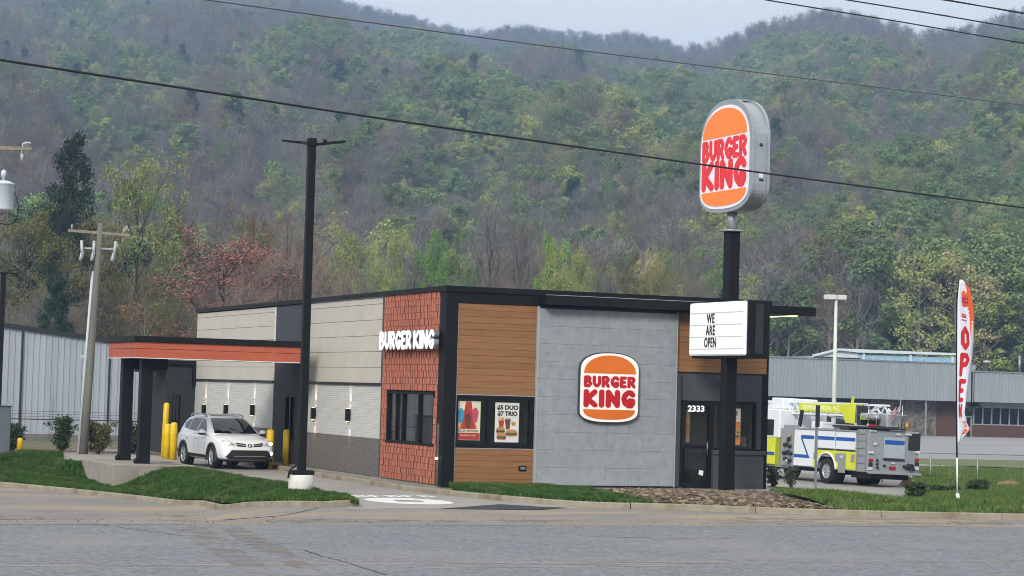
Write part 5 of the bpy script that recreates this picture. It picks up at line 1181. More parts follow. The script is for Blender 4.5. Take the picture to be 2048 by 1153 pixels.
    P('lift_cylinder', M_CHROME, lambda m: (m.tube([(1.6, 0.35, 2.6), (4.2, 0.35, 2.86)], 0.09, 8), m.tube([(1.6, -0.35, 2.6), (4.2, -0.35, 2.86)], 0.09, 8)))
    P('turntable', M_CHAR, lambda m: (m.lathe([(0.85, 2.25), (0.85, 2.40), (0.6, 2.42), (0.6, 2.75)], 20, (1.7, 0, 0)), m.bbox((1.05, 0.2, 2.43), (1.45, 0.95, 3.28), 0.03)))
    P('control_stand', M_SHUT, lambda m: (m.bbox((0.35, -0.55, 2.44), (0.95, 0.15, 3.0), 0.04), m.bbox((0.55, 0.35, 2.75), (1.0, 1.0, 2.98), 0.03)))
    P('lime_box', M_TY, lambda m: m.bbox((0.62, 0.40, 2.70), (1.05, 0.98, 2.92), 0.02))
    P('guard_rail', M_CHROME, lambda m: [m.tube(q, 0.022, 6) for q in ([(1.05, 1.15, 2.43), (1.05, 1.15, 3.32), (0.2, 1.15, 3.32), (0.2, 1.15, 2.43)], [(1.05, 1.15, 2.9), (0.2, 1.15, 2.9)], [(0.0, 0.9, 2.43), (0.0, 0.9, 2.95), (0.0, -0.5, 2.95), (0.0, -0.5, 2.43)])] and None)
    P('rail_foot', M_SHUT, lambda m: [m.lathe([(0.09, 2.435), (0.03, 2.55)], 8, (x, 1.15, 0)) for x in (1.05, 0.2)] and None)
    P('ladder_heel', M_TW, lambda m: [m.bar((1.2, y, 2.9+0.1*k), (0.55+0.05*k, y, 3.30-0.16*k), 0.06) for k in range(4) for y in (-0.5, 0.5)] and None)
    P('roof_box', M_TW, lambda m: (m.bbox((3.6, 0.5, 2.26), (4.4, 1.1, 2.55), 0.02), m.bbox((7.0, -0.9, 3.02), (7.9, 0.9, 3.5), 0.04)))
    P('exhaust_stack', M_PLAST, lambda m: m.bar((5.6, 0.9, 2.3), (5.45, 0.9, 3.0), 0.12))
    P('rear_rail', M_CHROME, lambda m: m.tube([(0.02, -0.35, 2.43), (0.02, -0.35, 3.35)], 0.02, 6))
    return tr
TR = truck()
bpy.context.view_layer.update()
# small national flag on the tail of the truck
fbase = TR.matrix_world @ Vector((-0.02, -0.16, 2.40))
uf = thing('national_flag', 'small striped flag drooping from a staff on the tail of the fire truck', 'flag', fbase, (0, R_(4), R_(-25))); uf.scale = (1.25, 1.25, 1.1)
part(uf, 'staff', M_CHROME, lambda m: m.tube([(0, 0, -0.05), (0, 0, 1.15)], 0.013, 6))
M_FR = mat('flag_stripe_red', '#8f2430', '#821d29', rough=0.8); M_FW = mat('flag_stripe_white', '#c9c3c6', '#bdb7ba', rough=0.8); M_FB = mat('flag_canton', '#232a45', '#1e253f', rough=0.8)
def fl(u, v): return (-0.02-0.34*u*(0.75+0.25*v)+0.08*v*u, 0.05*math.sin(u*9), 1.08-v*0.42-u*0.50-0.05*u*u)
for k in range(9):
    mb = MB(); mb.smooth = True; V = []; F = []
    for i in range(9):
        for v in (k/9, (k+1)/9): V.append(fl(i/8, v*1.0))
    for i in range(8): F.append((2*i, 2*i+1, 2*i+3, 2*i+2))
    mb.add(V, F); mb.build('stripe', M_FR if k % 2 == 0 else M_FW, uf)
mb = MB(); V = []; F = []
for i in range(5):
    for v in (0, 0.5): q = fl(i/10, v); V.append((q[0], q[1]-0.01, q[2]+0.002))
for i in range(4): F.append((2*i, 2*i+1, 2*i+3, 2*i+2))
mb.add(V, F); mb.build('canton', M_FB, uf)
# ------------------------------------------------------------------ warehouse on the left
M_CORR = mat('corrugated_steel', '#9da3ab', '#a8aeb6', rough=0.5, metal=0.15, scale=0.5, stretch=(3, 3, 0.25), detail=7, wear='#7c7f86', wear_scale=0.8, wear_lo=0.6, wear_hi=0.8, rnd_amt=0.03)
M_BLOCK = mat('concrete_block', '#6f6d6a', '#62605d', rough=0.9, scale=2, bump=0.3, bscale=10)
WY = 64.0
wh = thing('warehouse', 'long grey corrugated metal warehouse with sloping roof edge on the left', 'building', (-8, WY, -0.8)); OW = Vector((-8, WY, -0.8))
pz0 = aty(0, 652, WY); pz1 = aty(220, 684, WY)
def wtop(x): return pz0.z+(pz1.z-pz0.z)*(x-pz0.x)/(pz1.x-pz0.x)
def ww(name, m, f, parent=None): mb = MB(); f(mb); return off(mb, OW).build(name, m, parent or wh)
wx0, wx1 = -34.0, 16.0
x = wx0
while x < wx1-0.01:
    mb = MB(); V = []; F = []; prof_ = []
    for k in range(3):
        b = x+k/3; prof_ += [(b, 0), (b+0.17, 0), (b+0.20, -0.045), (b+0.28, -0.045), (b+0.31, 0)]
    prof_.append((x+1.0, 0))
    jit = rnd.uniform(-0.006, 0.006)
    for a, d in prof_: V += [(a, WY+d+jit, -0.42), (a, WY+d+jit, wtop(a))]
    for i in range(len(prof_)-1): F.append((2*i, 2*i+2, 2*i+3, 2*i+1))
    mb.add(V, F); off(mb, OW).build('wall_sheet', M_CORR, wh); x += 1.0
ww('wall_core', M_CHAR, lambda m: m.prism([(wx0, -0.8), (wx1, -0.8), (wx1, wtop(wx1)-0.05), (wx0, wtop(wx0)-0.05)], WY+0.03, WY+40, 'XZ'))
ww('plinth', M_BLOCK, lambda m: m.box((wx0, WY-0.08, -1.1), (wx1, WY+0.02, -0.425)))
ww('roof_edge', M_CHAR, lambda m: m.prism([(wx0-0.3, wtop(wx0-0.3)-0.02), (wx1+0.3, wtop(wx1+0.3)-0.02), (wx1+0.3, wtop(wx1+0.3)+0.19), (wx0-0.3, wtop(wx0-0.3)+0.19)], WY-0.25, WY+40, 'XZ'))
for pxx in (40, 216): q = aty(pxx, 800, WY).x; ww('downpipe', M_CHAR, lambda m: m.box((q-0.05, WY-0.12, -0.4), (q+0.05, WY-0.047, wtop(q)-0.1)))
da = aty(299, 807, WY); db = aty(312.5, 880, WY)
dd = ww('door', mat('door_bluegrey', '#5b636e', '#525a65', rough=0.5), lambda m: m.box((da.x, WY-0.07, -0.5), (db.x+0.3, WY-0.046, da.z)))
ww('door_handle', M_STEEL, lambda m: m.box((da.x+0.08, WY-0.12, 0.45), (da.x+0.16, WY-0.072, 0.6)), dd)

# ------------------------------------------------------------------ chain-link fences
M_NET = mat('chain_link', '#8b8f90', '#7c8081', rough=0.5, metal=0.3)
def fence(name, label, pts, h, gap=2.8, barbed=0, mt=None, step=0.17):
    o = thing(name, label, 'fence', pts[0]); O = Vector(pts[0]); P = [Vector(p) for p in pts]; L = sum((b-a).length for a, b in zip(P, P[1:])); n = max(2, int(L/gap)+1); Q = resample(P, n)
    mt = mt or M_STEEL
    for q in Q: part(o, 'post', mt, lambda m: m.tube([q-O-Vector((0, 0, .3)), q-O+Vector((0, 0, h+0.04))], 0.03, 6))
    part(o, 'top_rail', mt, lambda m: m.tube([q-O+Vector((0, 0, h)) for q in Q], 0.022, 5))
    for k in range(barbed): part(o, 'barbed_wire', M_WIRE, lambda m: m.tube([q-O+Vector((0, -0.03*k, h+0.12+0.11*k)) for q in Q], 0.007, 4))
    V = []; F = []; R = resample(P, max(2, int(L/step))); t_ = 0.0022
    for i in range(len(R)):
        for s_ in (-1, 1):
            j = i+s_*int(h/step)
            cl_ = min(len(R)-1, max(0, j)); fr = abs(cl_-i)/max(1, abs(j-i))
            a = R[i]-O+Vector((0, 0, 0.03)); b = R[cl_]-O+Vector((0, 0, 0.03+(h-0.03)*fr)); k = len(V); dx = Vector((t_, 0, 0)); V += [a-dx, a+dx, b+dx, b-dx]; F.append((k, k+1, k+2, k+3))
    mb = MB(); mb.add(V, F); stuff(mb.build('wire_mesh', M_NET, o))
def gp(x, y): return Vector((x, y, tz(x, y)))
fence('chain_link_fence', 'low chain-link fence with barbed wire before the grey warehouse', [gp(-18, 38), gp(-6, 38), gp(6, 38)], 1.12, 3.0, 3, M_CHAR)
fence('chain_link_fence', 'chain-link fence in the grass right of the fire truck', [gp(29.2, 24), gp(36, 22.5), gp(48, 20)], 1.3, 2.0)

# ------------------------------------------------------------------ store across the far lot
SY = 138.0
st = thing('store', 'long low store with grey ribbed metal front, brick and stone below', 'building', (95, SY, -0.9)); OS = Vector((95, SY, -0.9))
M_RIB = mat('ribbed_metal', '#8f979b', '#999fa3', rough=0.5, metal=0.1, scale=0.4, stretch=(2, 1, 0.5)); M_BRICKS = mat_brick('store_brick', '#6a4a40', '#5c3f37', '#4d3a34', 0.25, 0.08, 'XZ'); 
M_STONE = mat('rubble_stone', '#5e574f', '#857c71', rough=0.95, scale=3.2, detail=3, lo=0.42, hi=0.58, bump=0.8, bscale=4)
def ss(name, m, f, parent=None): mb = MB(); f(mb); return off(mb, OS).build(name, m, parent or st)
z_fb = aty(1908, 803, SY).z; z_tl = aty(1720, 722.5, SY).z; z_tr = aty(1990, 746.5, SY).z; xs_ = aty(1921, 740, SY).x; xl = aty(1400, 740, SY).x; xr = xs_+60
gz = -0.95
def ribs(x0, x1, z0, z1, y, pitch=0.42):
    mb = MB(); V = []; F = []; pr = []; x = x0
    while x < x1: pr += [(x, 0), (x+pitch*0.5, 0), (x+pitch*0.6, -0.07), (x+pitch*0.9, -0.07)]; x += pitch
    for a, d in pr: V += [(a, y+d, z0), (a, y+d, z1)]
    for i in range(len(pr)-1): F.append((2*i, 2*i+2, 2*i+3, 2*i+1))
    mb.add(V, F); return mb
off(ribs(xl, xs_, z_fb, z_tl, SY-2.0), OS).build('ribbed_fascia', M_RIB, st)
off(ribs(xs_, xr, z_fb, z_tr, SY-2.0), OS).build('ribbed_fascia', M_RIB, st)
ss('fascia_core', M_CHAR, lambda m: (m.box((xl, SY-1.97, z_fb+0.02), (xs_, SY+30, z_tl-0.05)), m.box((xs_, SY-1.97, z_fb+0.02), (xr, SY+30, z_tr-0.05))))
ss('fascia_cap', M_STEEL, lambda m: (m.box((xl, SY-2.12, z_tl), (xs_+0.05, SY-1.7, z_tl+0.14)), m.box((xs_+0.06, SY-2.12, z_tr), (xr, SY-1.7, z_tr+0.14))))
xst0, xst1 = aty(1740, 840, SY).x, aty(1871, 840, SY).x; xd0, xd1 = aty(1921, 850, SY).x, aty(1943, 850, SY).x
ss('dark_front', M_CHAR, lambda m: m.box((xl, SY, gz), (xst0, SY+0.4, z_fb)))
ss('stone_wall', M_STONE, lambda m: m.box((xst0+0.01, SY-0.1, gz), (xst1, SY+0.4, z_fb)))
ss('brick_wall', M_BRICKS, lambda m: m.box((xst1+0.01, SY, gz), (xd0, SY+0.4, z_fb)))
dk = ss('door', M_ALU, lambda m: (m.box((xd0, SY-0.05, gz), (xd0+0.12, SY+0.1, 1.35)), m.box((xd1-0.12, SY-0.05, gz), (xd1, SY+0.1, 1.35)), m.box((xd0+0.12, SY-0.045, 1.22), (xd1-0.12, SY+0.1, 1.35)), m.box(((xd0+xd1)/2-0.05, SY-0.04, gz), ((xd0+xd1)/2+0.05, SY+0.1, 1.22))))
ss('pane', M_CARG, lambda m: m.box((xd0+0.12, SY+0.12, gz), (xd1-0.12, SY+0.16, 1.22)), dk)
zsill = aty(2000, 851.5, SY).z; zhd = aty(2000, 817, SY).z
ss('knee_wall', M_BRICKS, lambda m: m.box((xd1+0.01, SY-0.05, gz), (xr, SY+0.3, zsill)))
ss('transom', M_RIB, lambda m: m.box((xd0, SY, zhd), (xr, SY+0.3, z_fb)))
ss('window_sill', M_ALU, lambda m: m.box((xd1+0.01, SY-0.09, zsill), (xr, SY+0.3, zsill+0.12)))
x = xd1+0.2
while x < xr-1:
    f_ = ss('window', M_ALU, lambda m: m.box((x, SY-0.02, zsill+0.12), (x+0.14, SY+0.2, zhd)))
    ss('pane', M_CARG, lambda m: m.box((x+0.14, SY+0.1, zsill+0.12), (x+1.12, SY+0.14, zhd)), f_); x += 1.12
for pxx in (1798, 1851): q = aty(pxx, 830, SY-1.7).x; ss('canopy_post', M_ALU, lambda m: m.box((q-0.07, SY-1.8, gz), (q+0.07, SY-1.66, z_fb)))
q = aty(1948, 811, SY-0.5); ss('entry_lamp', M_CHAR, lambda m: m.lathe([(0.7, q.z-0.2), (0.5, q.z+0.05), (0.15, q.z+0.3)], 12, (q.x, SY-0.8, 0)))
for pxx, hh, rr in ((1946, 0.7, 0.22), (1973, 1.3, 0.25)):
    q = aty(pxx, 742, SY+2); ss('roof_vent', M_SHUT, lambda m: (m.lathe([(rr*0.6, z_tr-0.1), (rr*0.6, z_tr+hh-0.25), (rr*1.6, z_tr+hh-0.22), (rr*1.6, z_tr+hh), (0, z_tr+hh+0.05)], 10, (q.x, SY+2, 0))))
q = aty(2039, 740, SY+2); ss('roof_pipe', M_STEEL, lambda m: m.tube([(q.x, SY+2, z_tr-0.1), (q.x, SY+2, z_tr+2.0)], 0.14, 8))
# pale blue metal building rising behind the store
BY = 185.0
bl = thing('metal_building', 'white and pale blue metal building with low gable behind the store', 'building', tuple(aty(1700, 745, BY).xy)+(-0.9,)); OBL = Vector(bl.location)
def bs(name, m, f, parent=None): mb = MB(); f(mb); return off(mb, OBL).build(name, m, parent or bl)
g0 = aty(1628, 707, BY); g1 = aty(1675, 695, BY); g2 = aty(1716, 705, BY); e1 = aty(1930, 708, BY)
M_PB = mat('pale_blue_metal', '#a9cbe0', '#9bc0d8', rough=0.5, scale=0.6); M_PBW = mat('pale_white_metal', '#dfe7ec', '#d6dfe5', rough=0.5, scale=0.6)
bs('gable_wall', M_PBW, lambda m: m.prism([(g0.x, -0.9), (g2.x, -0.9), (g2.x, g2.z-0.2), (g1.x, g1.z-0.2), (g0.x, g0.z-0.2)], BY, BY+0.2, 'XZ'))
bs('side_wall', M_PB, lambda m: m.box((g2.x+0.01, BY, -0.9), (e1.x, BY+0.2, g2.z-0.25)))
off(ribs(g2.x+0.4, e1.x, g2.z-3.0, g2.z-0.6, BY-0.02, 1.2), OBL).build('side_panel', M_PB, bl)
bs('light_panels', M_PBW, lambda m: [m.box((xx, BY-0.12, g2.z-2.9), (xx+0.5, BY-0.10, g2.z-1.0)) for xx in np.arange(g2.x+1.5, e1.x, 1.35)] and None)
bs('roof', M_PBW, lambda m: (m.prism([(g0.x-0.3, g0.z-0.2), (g1.x, g1.z-0.15), (e1.x, g2.z+0.35), (e1.x, g2.z+0.1), (g2.x, g2.z-0.05), (g1.x, g1.z-0.4), (g0.x-0.3, g0.z-0.45)], BY-0.4, BY-0.05, 'XZ'), m.box((g0.x, BY, g0.z-0.6), (e1.x, BY+25, g0.z-0.4))))
bs('roof_post', M_PBW, lambda m: [m.box((xx, BY-0.2, g2.z-4), (xx+0.35, BY-0.13, g2.z-0.1)) for xx in (g2.x+0.6, g2.x+7.6, g2.x+14.0)] and None)

# white lamp standard in the far lot
lb = atd(1668, 800, 150); lt_ = atd(1676.5, 598, 150)
fl_ = thing('lot_lamp', 'white twin-headed lamp standard beyond the fire truck', 'light pole', (lb.x, lb.y, tz(lb.x, lb.y))); hz = lt_.z-tz(lb.x, lb.y)
M_LAMPW = mat('lamp_white', '#d5d6d2', '#c9cac6', rough=0.5)
part(fl_, 'shaft', M_LAMPW, lambda m: m.tube([(0, 0, -0.2), (0, 0, hz*0.5), (0.0, 0, hz)], [0.18, 0.14, 0.10], 10))
for s_ in (-1, 1): part(fl_, 'lamp_head', M_LAMPW, lambda m: m.bbox(tuple(X3*s_*0.06+Vector((0, -0.25, hz-0.05))), tuple(X3*s_*0.74+Vector((0, 0.25, hz+0.27))), 0.03))
# thin grey signpost before the truck
sp0 = at(1631, 975, 0.05); spd = (sp0-CAM).dot(CF)
so = thing('signpost', 'grey signpost with narrow edge-on sign in front of the fire truck', 'sign', sp0); sz = (atd(1636, 812, spd)-sp0).z
part(so, 'post', M_STEEL, lambda m: m.box((-0.035, -0.035, -0.2), (0.035, 0.035, sz)))
part(so, 'sign_plate', M_CHAR, lambda m: m.bbox((-0.10, -0.055, sz-0.82), (0.10, -0.037, sz+0.02), 0.008))
tsheet('far_lot', 40, 330, 52, 137, mat('pale_asphalt', '#868688', '#939291', rough=0.95, scale=0.25, detail=8, stretch=(0.3, 1, 1), bump=0.2, bscale=20), 0.012, 30, 20)
ribbon('far_path', [gp(30, 45), gp(45, 42), gp(70, 38), gp(100, 34)], 2.2, 0.03, M_CONC)['kind'] = 'structure'
# ------------------------------------------------------------------ grass, stones, shrubs
M_BLADE = mat('grass_blade', '#1e3a16', '#4c6c31', rough=0.8, scale=5.0, detail=4, spec=0.2, wear='#6f743c', wear_scale=1.3, wear_lo=.55, wear_hi=.75); M_BLADE2 = mat('grass_blade_light', '#2f4a1c', '#667f40', rough=0.8, scale=4.0, detail=4, spec=0.2, wear='#8a8650', wear_scale=1.1, wear_lo=.55, wear_hi=.75)
def blades(name, G, count, h0, h1, m, seed, wdt=0.012, mask=None):
    r = np.random.default_rng(seed); n, k, _ = G.shape
    A = np.linalg.norm(np.cross(G[1:, :-1]-G[:-1, :-1], G[:-1, 1:]-G[:-1, :-1]), axis=2).ravel(); c = r.choice(len(A), size=count, p=A/A.sum())
    i, j = c//(k-1), c % (k-1); u = r.random(count)[:, None]; v = r.random(count)[:, None]
    P = (1-u)*(1-v)*G[i, j]+u*(1-v)*G[i+1, j]+u*v*G[i+1, j+1]+(1-u)*v*G[i, j+1]
    if mask is not None: P = P[mask(P)]; count = len(P)
    clump = 0.5+0.5*np.sin(P[:, 0]*2.1+1.3*np.sin(P[:, 1]*1.7))*np.sin(P[:, 1]*2.6+P[:, 0]*0.7)
    h = (h0+(h1-h0)*r.random(count))*(0.7+0.6*clump); a = r.random(count)*2*np.pi; wd = wdt*(0.6+0.8*r.random(count))
    dx = np.stack([np.cos(a)*wd, np.sin(a)*wd, 0*a], 1); b = r.random(count)*2*np.pi; ln = h*(0.2+0.5*r.random(count))
    tip = P+np.stack([np.cos(b)*ln, np.sin(b)*ln, h], 1)
    V = np.empty((count*3, 3)); V[0::3] = P-dx-[0, 0, .01]; V[1::3] = P+dx-[0, 0, .01]; V[2::3] = tip
    return stuff(link(name, np_mesh(name, V, np.arange(count*3).reshape(-1, 3), m)))
def kerb_back(P, side=1, d=0.15, up=0.14):
    out = []
    for i, p in enumerate(P):
        e = (Vector(P[min(i+1, len(P)-1)])-Vector(P[max(i-1, 0)])); e.z = 0; e.normalize(); q = Vector((p[0]-e.y*side*d, p[1]+e.x*side*d, 0)); q.z = tz(q.x, q.y)+up; out.append(q)
    return out
# left bank: from the kerb up to the lane
f_ = kerb_back(resample(KL[:-2]+[Vector((-5.3, -8.2, 0))], 40))
bk = [at(-140, 935, 0.05), at(-60, 922, 0.08), at(0, 911, 0.10), at(60, 903, 0.1), at(130, 907, 0.1), Vector((-7.4, 20.0, -0.08)), Vector((-6.9, 15.4, -0.08)), Vector((-5.6, 15.4, -0.08)), Vector((-4.3, 13.0, -0.10)), Vector((-4.14, 9.0, -0.09)), Vector((-4.2, 3, -0.08)), Vector((-4.22, 0.0, -0.08)), Vector((-4.26, -3.6, -0.07)), Vector((-4.45, -5.3, -0.05)), Vector((-5.0, -7.3, -0.03))]
def hump_l(u, v, p):
    return (tz(p.x, p.y)+0.075+0.03*math.sin(p.x*1.3+p.y*.7)-p.z)*S(min(v, 1-v)*8)
GL = loft_grid(f_, bk, 70, 22, hump_l); struct(grid_obj('grass_bank', GL, M_LAWN)); blades('grass_left', GL, 170000, 0.06, 0.13, M_BLADE, 1, 0.018)
# strip in front of the wall, left of the stones
f2 = kerb_back(resample([Vector((x, y, 0)) for x, y in [(-0.75, -2.5), (-0.25, -4.8), (0.35, -6.6), (0.9, -7.5), (1.9, -8.0), (2.4, -8.24)]], 24))
b2 = [Vector((0.05, -0.45, 0.0)), Vector((0.9, -0.08, 0.02)), Vector((2.7, -0.15, 0.02)), Vector((2.78, -1.6, 0.01)), Vector((3.4, -1.75, 0.01))]
G2 = loft_grid(f2, b2, 40, 14, lambda u, v, p: 0.03*math.sin(math.pi*v)); struct(grid_obj('grass_verge', G2, M_LAWN)); blades('grass_front', G2, 45000, 0.06, 0.13, M_BLADE, 2, 0.018)
# stone bed
f3 = kerb_back(resample([Vector((x, y, 0)) for x, y in [(2.4, -8.24), (3.3, -8.65), (5.4, -10.1), (6.6, -10.6)]], 20))
b3 = [Vector((3.4, -1.75, 0.01)), Vector((5.2, -1.62, 0.01)), Vector((7.2, -1.62, 0.02)), Vector((9.2, -1.7, 0.01))]
G3 = loft_grid(f3, b3, 40, 24, lambda u, v, p: 0.12*math.sin(math.pi*v)*math.sin(math.pi*min(1, 0.15+u)))
bed = struct(grid_obj('stone_bed', G3, M_SOIL))
M_ROCK = [mat('river_stone_%d' % i, a, b, rough=0.85, scale=6, bump=0.3, rnd_amt=0.18) for i, (a, b) in enumerate((('#665541', '#574835'), ('#80725c', '#6e614c'), ('#4b3c2e', '#584737'), ('#625850', '#524a42'), ('#93876f', '#7e735d')))]
def stone_mesh(seed):
    r = random.Random(seed); mb = MB(); n, m = 7, 4; V = []
    for i in range(1, m):
        ph = math.pi*i/m
        for j in range(n): t = 2*math.pi*j/n; k = r.uniform(.8, 1.15); V.append((k*math.sin(ph)*math.cos(t), k*0.62*math.sin(ph)*math.sin(t), 0.34*math.cos(ph)*r.uniform(.8, 1.1)))
    V += [(0, 0, .34), (0, 0, -.34)]; F = []
    for i in range(m-2):
        for j in range(n): F.append((i*n+j, (i+1)*n+j, (i+1)*n+(j+1) % n, i*n+(j+1) % n))
    for j in range(n): F.append((len(V)-2, j, (j+1) % n)); F.append((len(V)-1, (m-2)*n+(j+1) % n, (m-2)*n+j))
    mb.add(V, F); return mb
SM = [[stone_mesh(s_).mesh('stone', q) for q in M_ROCK] for s_ in range(5)]
rr_ = random.Random(11); cand = []
def on_grid(G, u, v):
    n, k, _ = G.shape; a = min(n-2, int(u*(n-1))); b = min(k-2, int(v*(k-1))); fu = u*(n-1)-a; fv = v*(k-1)-b
    return Vector(((1-fu)*(1-fv)*G[a, b]+fu*(1-fv)*G[a+1, b]+fu*fv*G[a+1, b+1]+(1-fu)*fv*G[a, b+1]))
for k in range(3000):
    u, v = rr_.random(), rr_.random()**0.85*0.96; p = on_grid(G3, u, v); edge = min(u*6, (1-u)*4, 1)
    if rr_.random() > edge: continue
    cand.append((p, rr_.uniform(0.045, 0.125), rr_.uniform(0, 6.28), rr_.uniform(-.35, .35), rr_.uniform(-.35, .35)))
cand.sort(key=lambda c: -c[1]/((c[0]-CAM).length)); rest = MB()
for i, (p, s_, a, b, c) in enumerate(cand):
    e = Euler((b, c, a)); kk = rr_.randrange(5); mm = rr_.randrange(5)
    if i < 300:
        o = link('stone', SM[kk][mm], bed, p+Vector((0, 0, s_*0.22)), e, (s_, s_, s_*rr_.uniform(.7, 1.2)))
    else:
        M4 = Matrix.Translation(p+Vector((0, 0, s_*0.18))) @ e.to_matrix().to_4x4() @ Matrix.Scale(s_, 4); q = SM[kk][0]; rest.cur = mm
        rest.add([(M4 @ v.co)[:] for v in q.vertices], [tuple(pl.vertices) for pl in q.polygons])
stuff(rest.build('small_stones', M_ROCK, bed))
grit = MB()
for k in range(800):
    x = rr_.uniform(-16, 13); y = ROAD_Y+abs(rr_.gauss(0, 0.55)) if rr_.random() < .6 else rr_.uniform(ROAD_Y, -9.8); s_ = rr_.uniform(.008, .022); q = SM[rr_.randrange(5)][0]; grit.cur = rr_.randrange(5); M4 = Matrix.Translation((x, y, tz(x, y)+0.02)) @ Euler((0, 0, rr_.uniform(0, 6))).to_matrix().to_4x4() @ Matrix.Scale(s_, 4)
    grit.add([(M4 @ v.co)[:] for v in q.vertices], [tuple(pl.vertices) for pl in q.polygons])
stuff(tag(grit.build('gutter_grit', M_ROCK), 'loose grit scattered along the edge of the road', 'grit'))
# right-hand strip
f4 = kerb_back(resample([Vector((x, y, 0)) for x, y in [(6.3, -10.5), (7.6, -11.0), (10.7, -11.75), (16, -12.2), (26, -12.4)]], 30))
b4 = [Vector((9.3, -1.65, 0.0)), Vector((10.9, -1.6, 0.0)), at(1660, 988, 0.05), at(1760, 1003, 0.05), at(1810, 1003, 0.05), at(1850, 985, 0.08), at(1950, 976, 0.08), at(2080, 974, 0.08), at(2200, 974, 0.08)]
G4 = loft_grid(f4, b4, 60, 18, lambda u, v, p: 0.10*math.sin(math.pi*v)); struct(grid_obj('grass_strip', G4, M_LAWN)); blades('grass_right', G4, 140000, 0.06, 0.16, M_BLADE2, 3, 0.018)
f5 = [at(1806, 1000, 0.06), at(1850, 984, 0.07), at(1950, 975, 0.07), at(2080, 973, 0.07), at(2250, 973, 0.07)]; b5 = [at(1836, 935, 0.06), at(1900, 936, 0.06), at(1960, 938, 0.06), at(2080, 942, 0.06), at(2250, 945, 0.06)]
G5 = loft_grid(f5, b5, 40, 14, lambda u, v, p: 0.06*math.sin(math.pi*v)*math.sin(math.pi*u*2.3)**2); struct(grid_obj('grass_far', G5, mat('rough_ground', '#5a5436', '#6b6a42', rough=1.0, scale=1.2, detail=8, bump=0.5, bscale=9, wear='#7a6548', wear_scale=.6, wear_lo=.5, wear_hi=.65))); blades('grass_beyond', G5, 30000, 0.05, 0.16, M_BLADE2, 4, 0.025)
f6 = [at(1832, 928, 0.02), at(2080, 938, 0.02), at(2250, 944, 0.02)]; b6 = [at(1832, 917, 0.02), at(2080, 922, 0.02), at(2250, 928, 0.02)]
G6 = loft_grid(f6, b6, 20, 6); struct(grid_obj('grass_lot_edge', G6, mat('dull_lawn', '#55653a', '#646b45', rough=1.0, scale=0.8, bump=0.4, bscale=8)))
# dark mulch at the building corner and under the shrubs on the left
mul = MB(); q = [at(x, y, 0.03) for x, y in [(1535, 982), (1600, 990), (1700, 992), (1660, 984), (1600, 978), (1535, 972)]]; mul.add([(p.x, p.y, p.z) for p in q], [tuple(range(6))]); struct(mul.build('mulch_bed', mat('mulch', '#40332a', '#2f251e', rough=1.0, scale=6, bump=0.8, bscale=20)))
mb2 = MB(); q = [at(x, y, 0.02) for x, y in [(-60, 905), (60, 902), (180, 905), (340, 912), (340, 897), (180, 893), (-60, 893)]]; mb2.add([(p.x, p.y, p.z) for p in q], [tuple(range(7))]); struct(mb2.build('planting_bed', M_SOIL))
def leaf_cloud(C, n_per, spread, size, r, flat_=0.3):
    """quads scattered round centres C (k,3) -> V, F"""
    C = np.asarray(C); N = len(C)*n_per; P = np.repeat(C, n_per, 0)+r.normal(0, 1, (N, 3))*np.asarray(spread)
    d = r.normal(0, 1, (N, 3)); d[:, 2] *= 0.7; d /= np.linalg.norm(d, axis=1)[:, None]; e = r.normal(0, 1, (N, 3)); e -= d*(e*d).sum(1)[:, None]; e /= np.linalg.norm(e, axis=1)[:, None]
    s_ = size*(0.6+0.8*r.random((N, 1))); V = np.empty((N*4, 3)); V[0::4] = P-d*s_; V[1::4] = P-e*s_*0.55; V[2::4] = P+d*s_; V[3::4] = P+e*s_*0.55
    return V, np.arange(N*4).reshape(-1, 4)
M_STEM = mat('stem_brown', '#4c4034', '#5a4c3d', rough=0.9)
def shrub(px, py, hpx, wpx, label, m, seed, dens=420, leaf=0.05, name='shrub', o_=0.0, tall=True, group=None):
    b = at(px, py, o_); d = (b-CAM).dot(CF); h = hpx*d/FPX; wd = wpx*d/FPX/2; r = np.random.default_rng(seed); s_ = thing(name, label, 'shrub', b, group=group)
    pr = random.Random(seed); cs = []; mb = MB()
    for k in range(9):
        a = pr.uniform(0, 6.28); t = pr.uniform(.2, .8)*wd; top = Vector((math.cos(a)*t, math.sin(a)*t, h*pr.uniform(.7, .97))); mb.tube([(0.02*k-0.08, 0, -0.05), top*0.5+Vector((0, 0, h*0.05)), top], [0.018, .012, .005], 5)
        for f in np.linspace(.25 if tall else .1, 1.0, 7): cs.append(top*f+Vector((pr.gauss(0, wd*.25), pr.gauss(0, wd*.25), 0)))
    mb.build('stems', M_STEM, s_); V, F = leaf_cloud([c[:] for c in cs], dens//9, (wd*.22, wd*.22, h*.05), leaf, r); V[:, 2] = np.maximum(V[:, 2], 0.0); link('foliage', np_mesh('foliage', V, F, m), s_)
M_L_DK = mat('shrub_dark', '#2a3d22', '#38492b', rough=0.7, scale=5, lo=.4, hi=.6); M_L_BR = mat('shrub_brown', '#6b5a3b', '#566038', rough=0.8, scale=4, lo=.35, hi=.6); M_L_BX = mat('boxwood', '#2d3f25', '#3a4d2f', rough=0.8, scale=6)
shrub(24, 905, 58, 40, 'dark evergreen shrub by the grey cabinet at the left edge', M_L_DK, 1); shrub(122, 906, 72, 40, 'dark green upright shrub between the short bollard and the utility pole', M_L_DK, 2)
shrub(196, 909, 64, 46, 'brownish leaved shrub just right of the leaning utility pole', M_L_BR, 3, 520); shrub(266, 908, 56, 30, 'dark shrub seen between the two canopy columns', M_L_DK, 4)
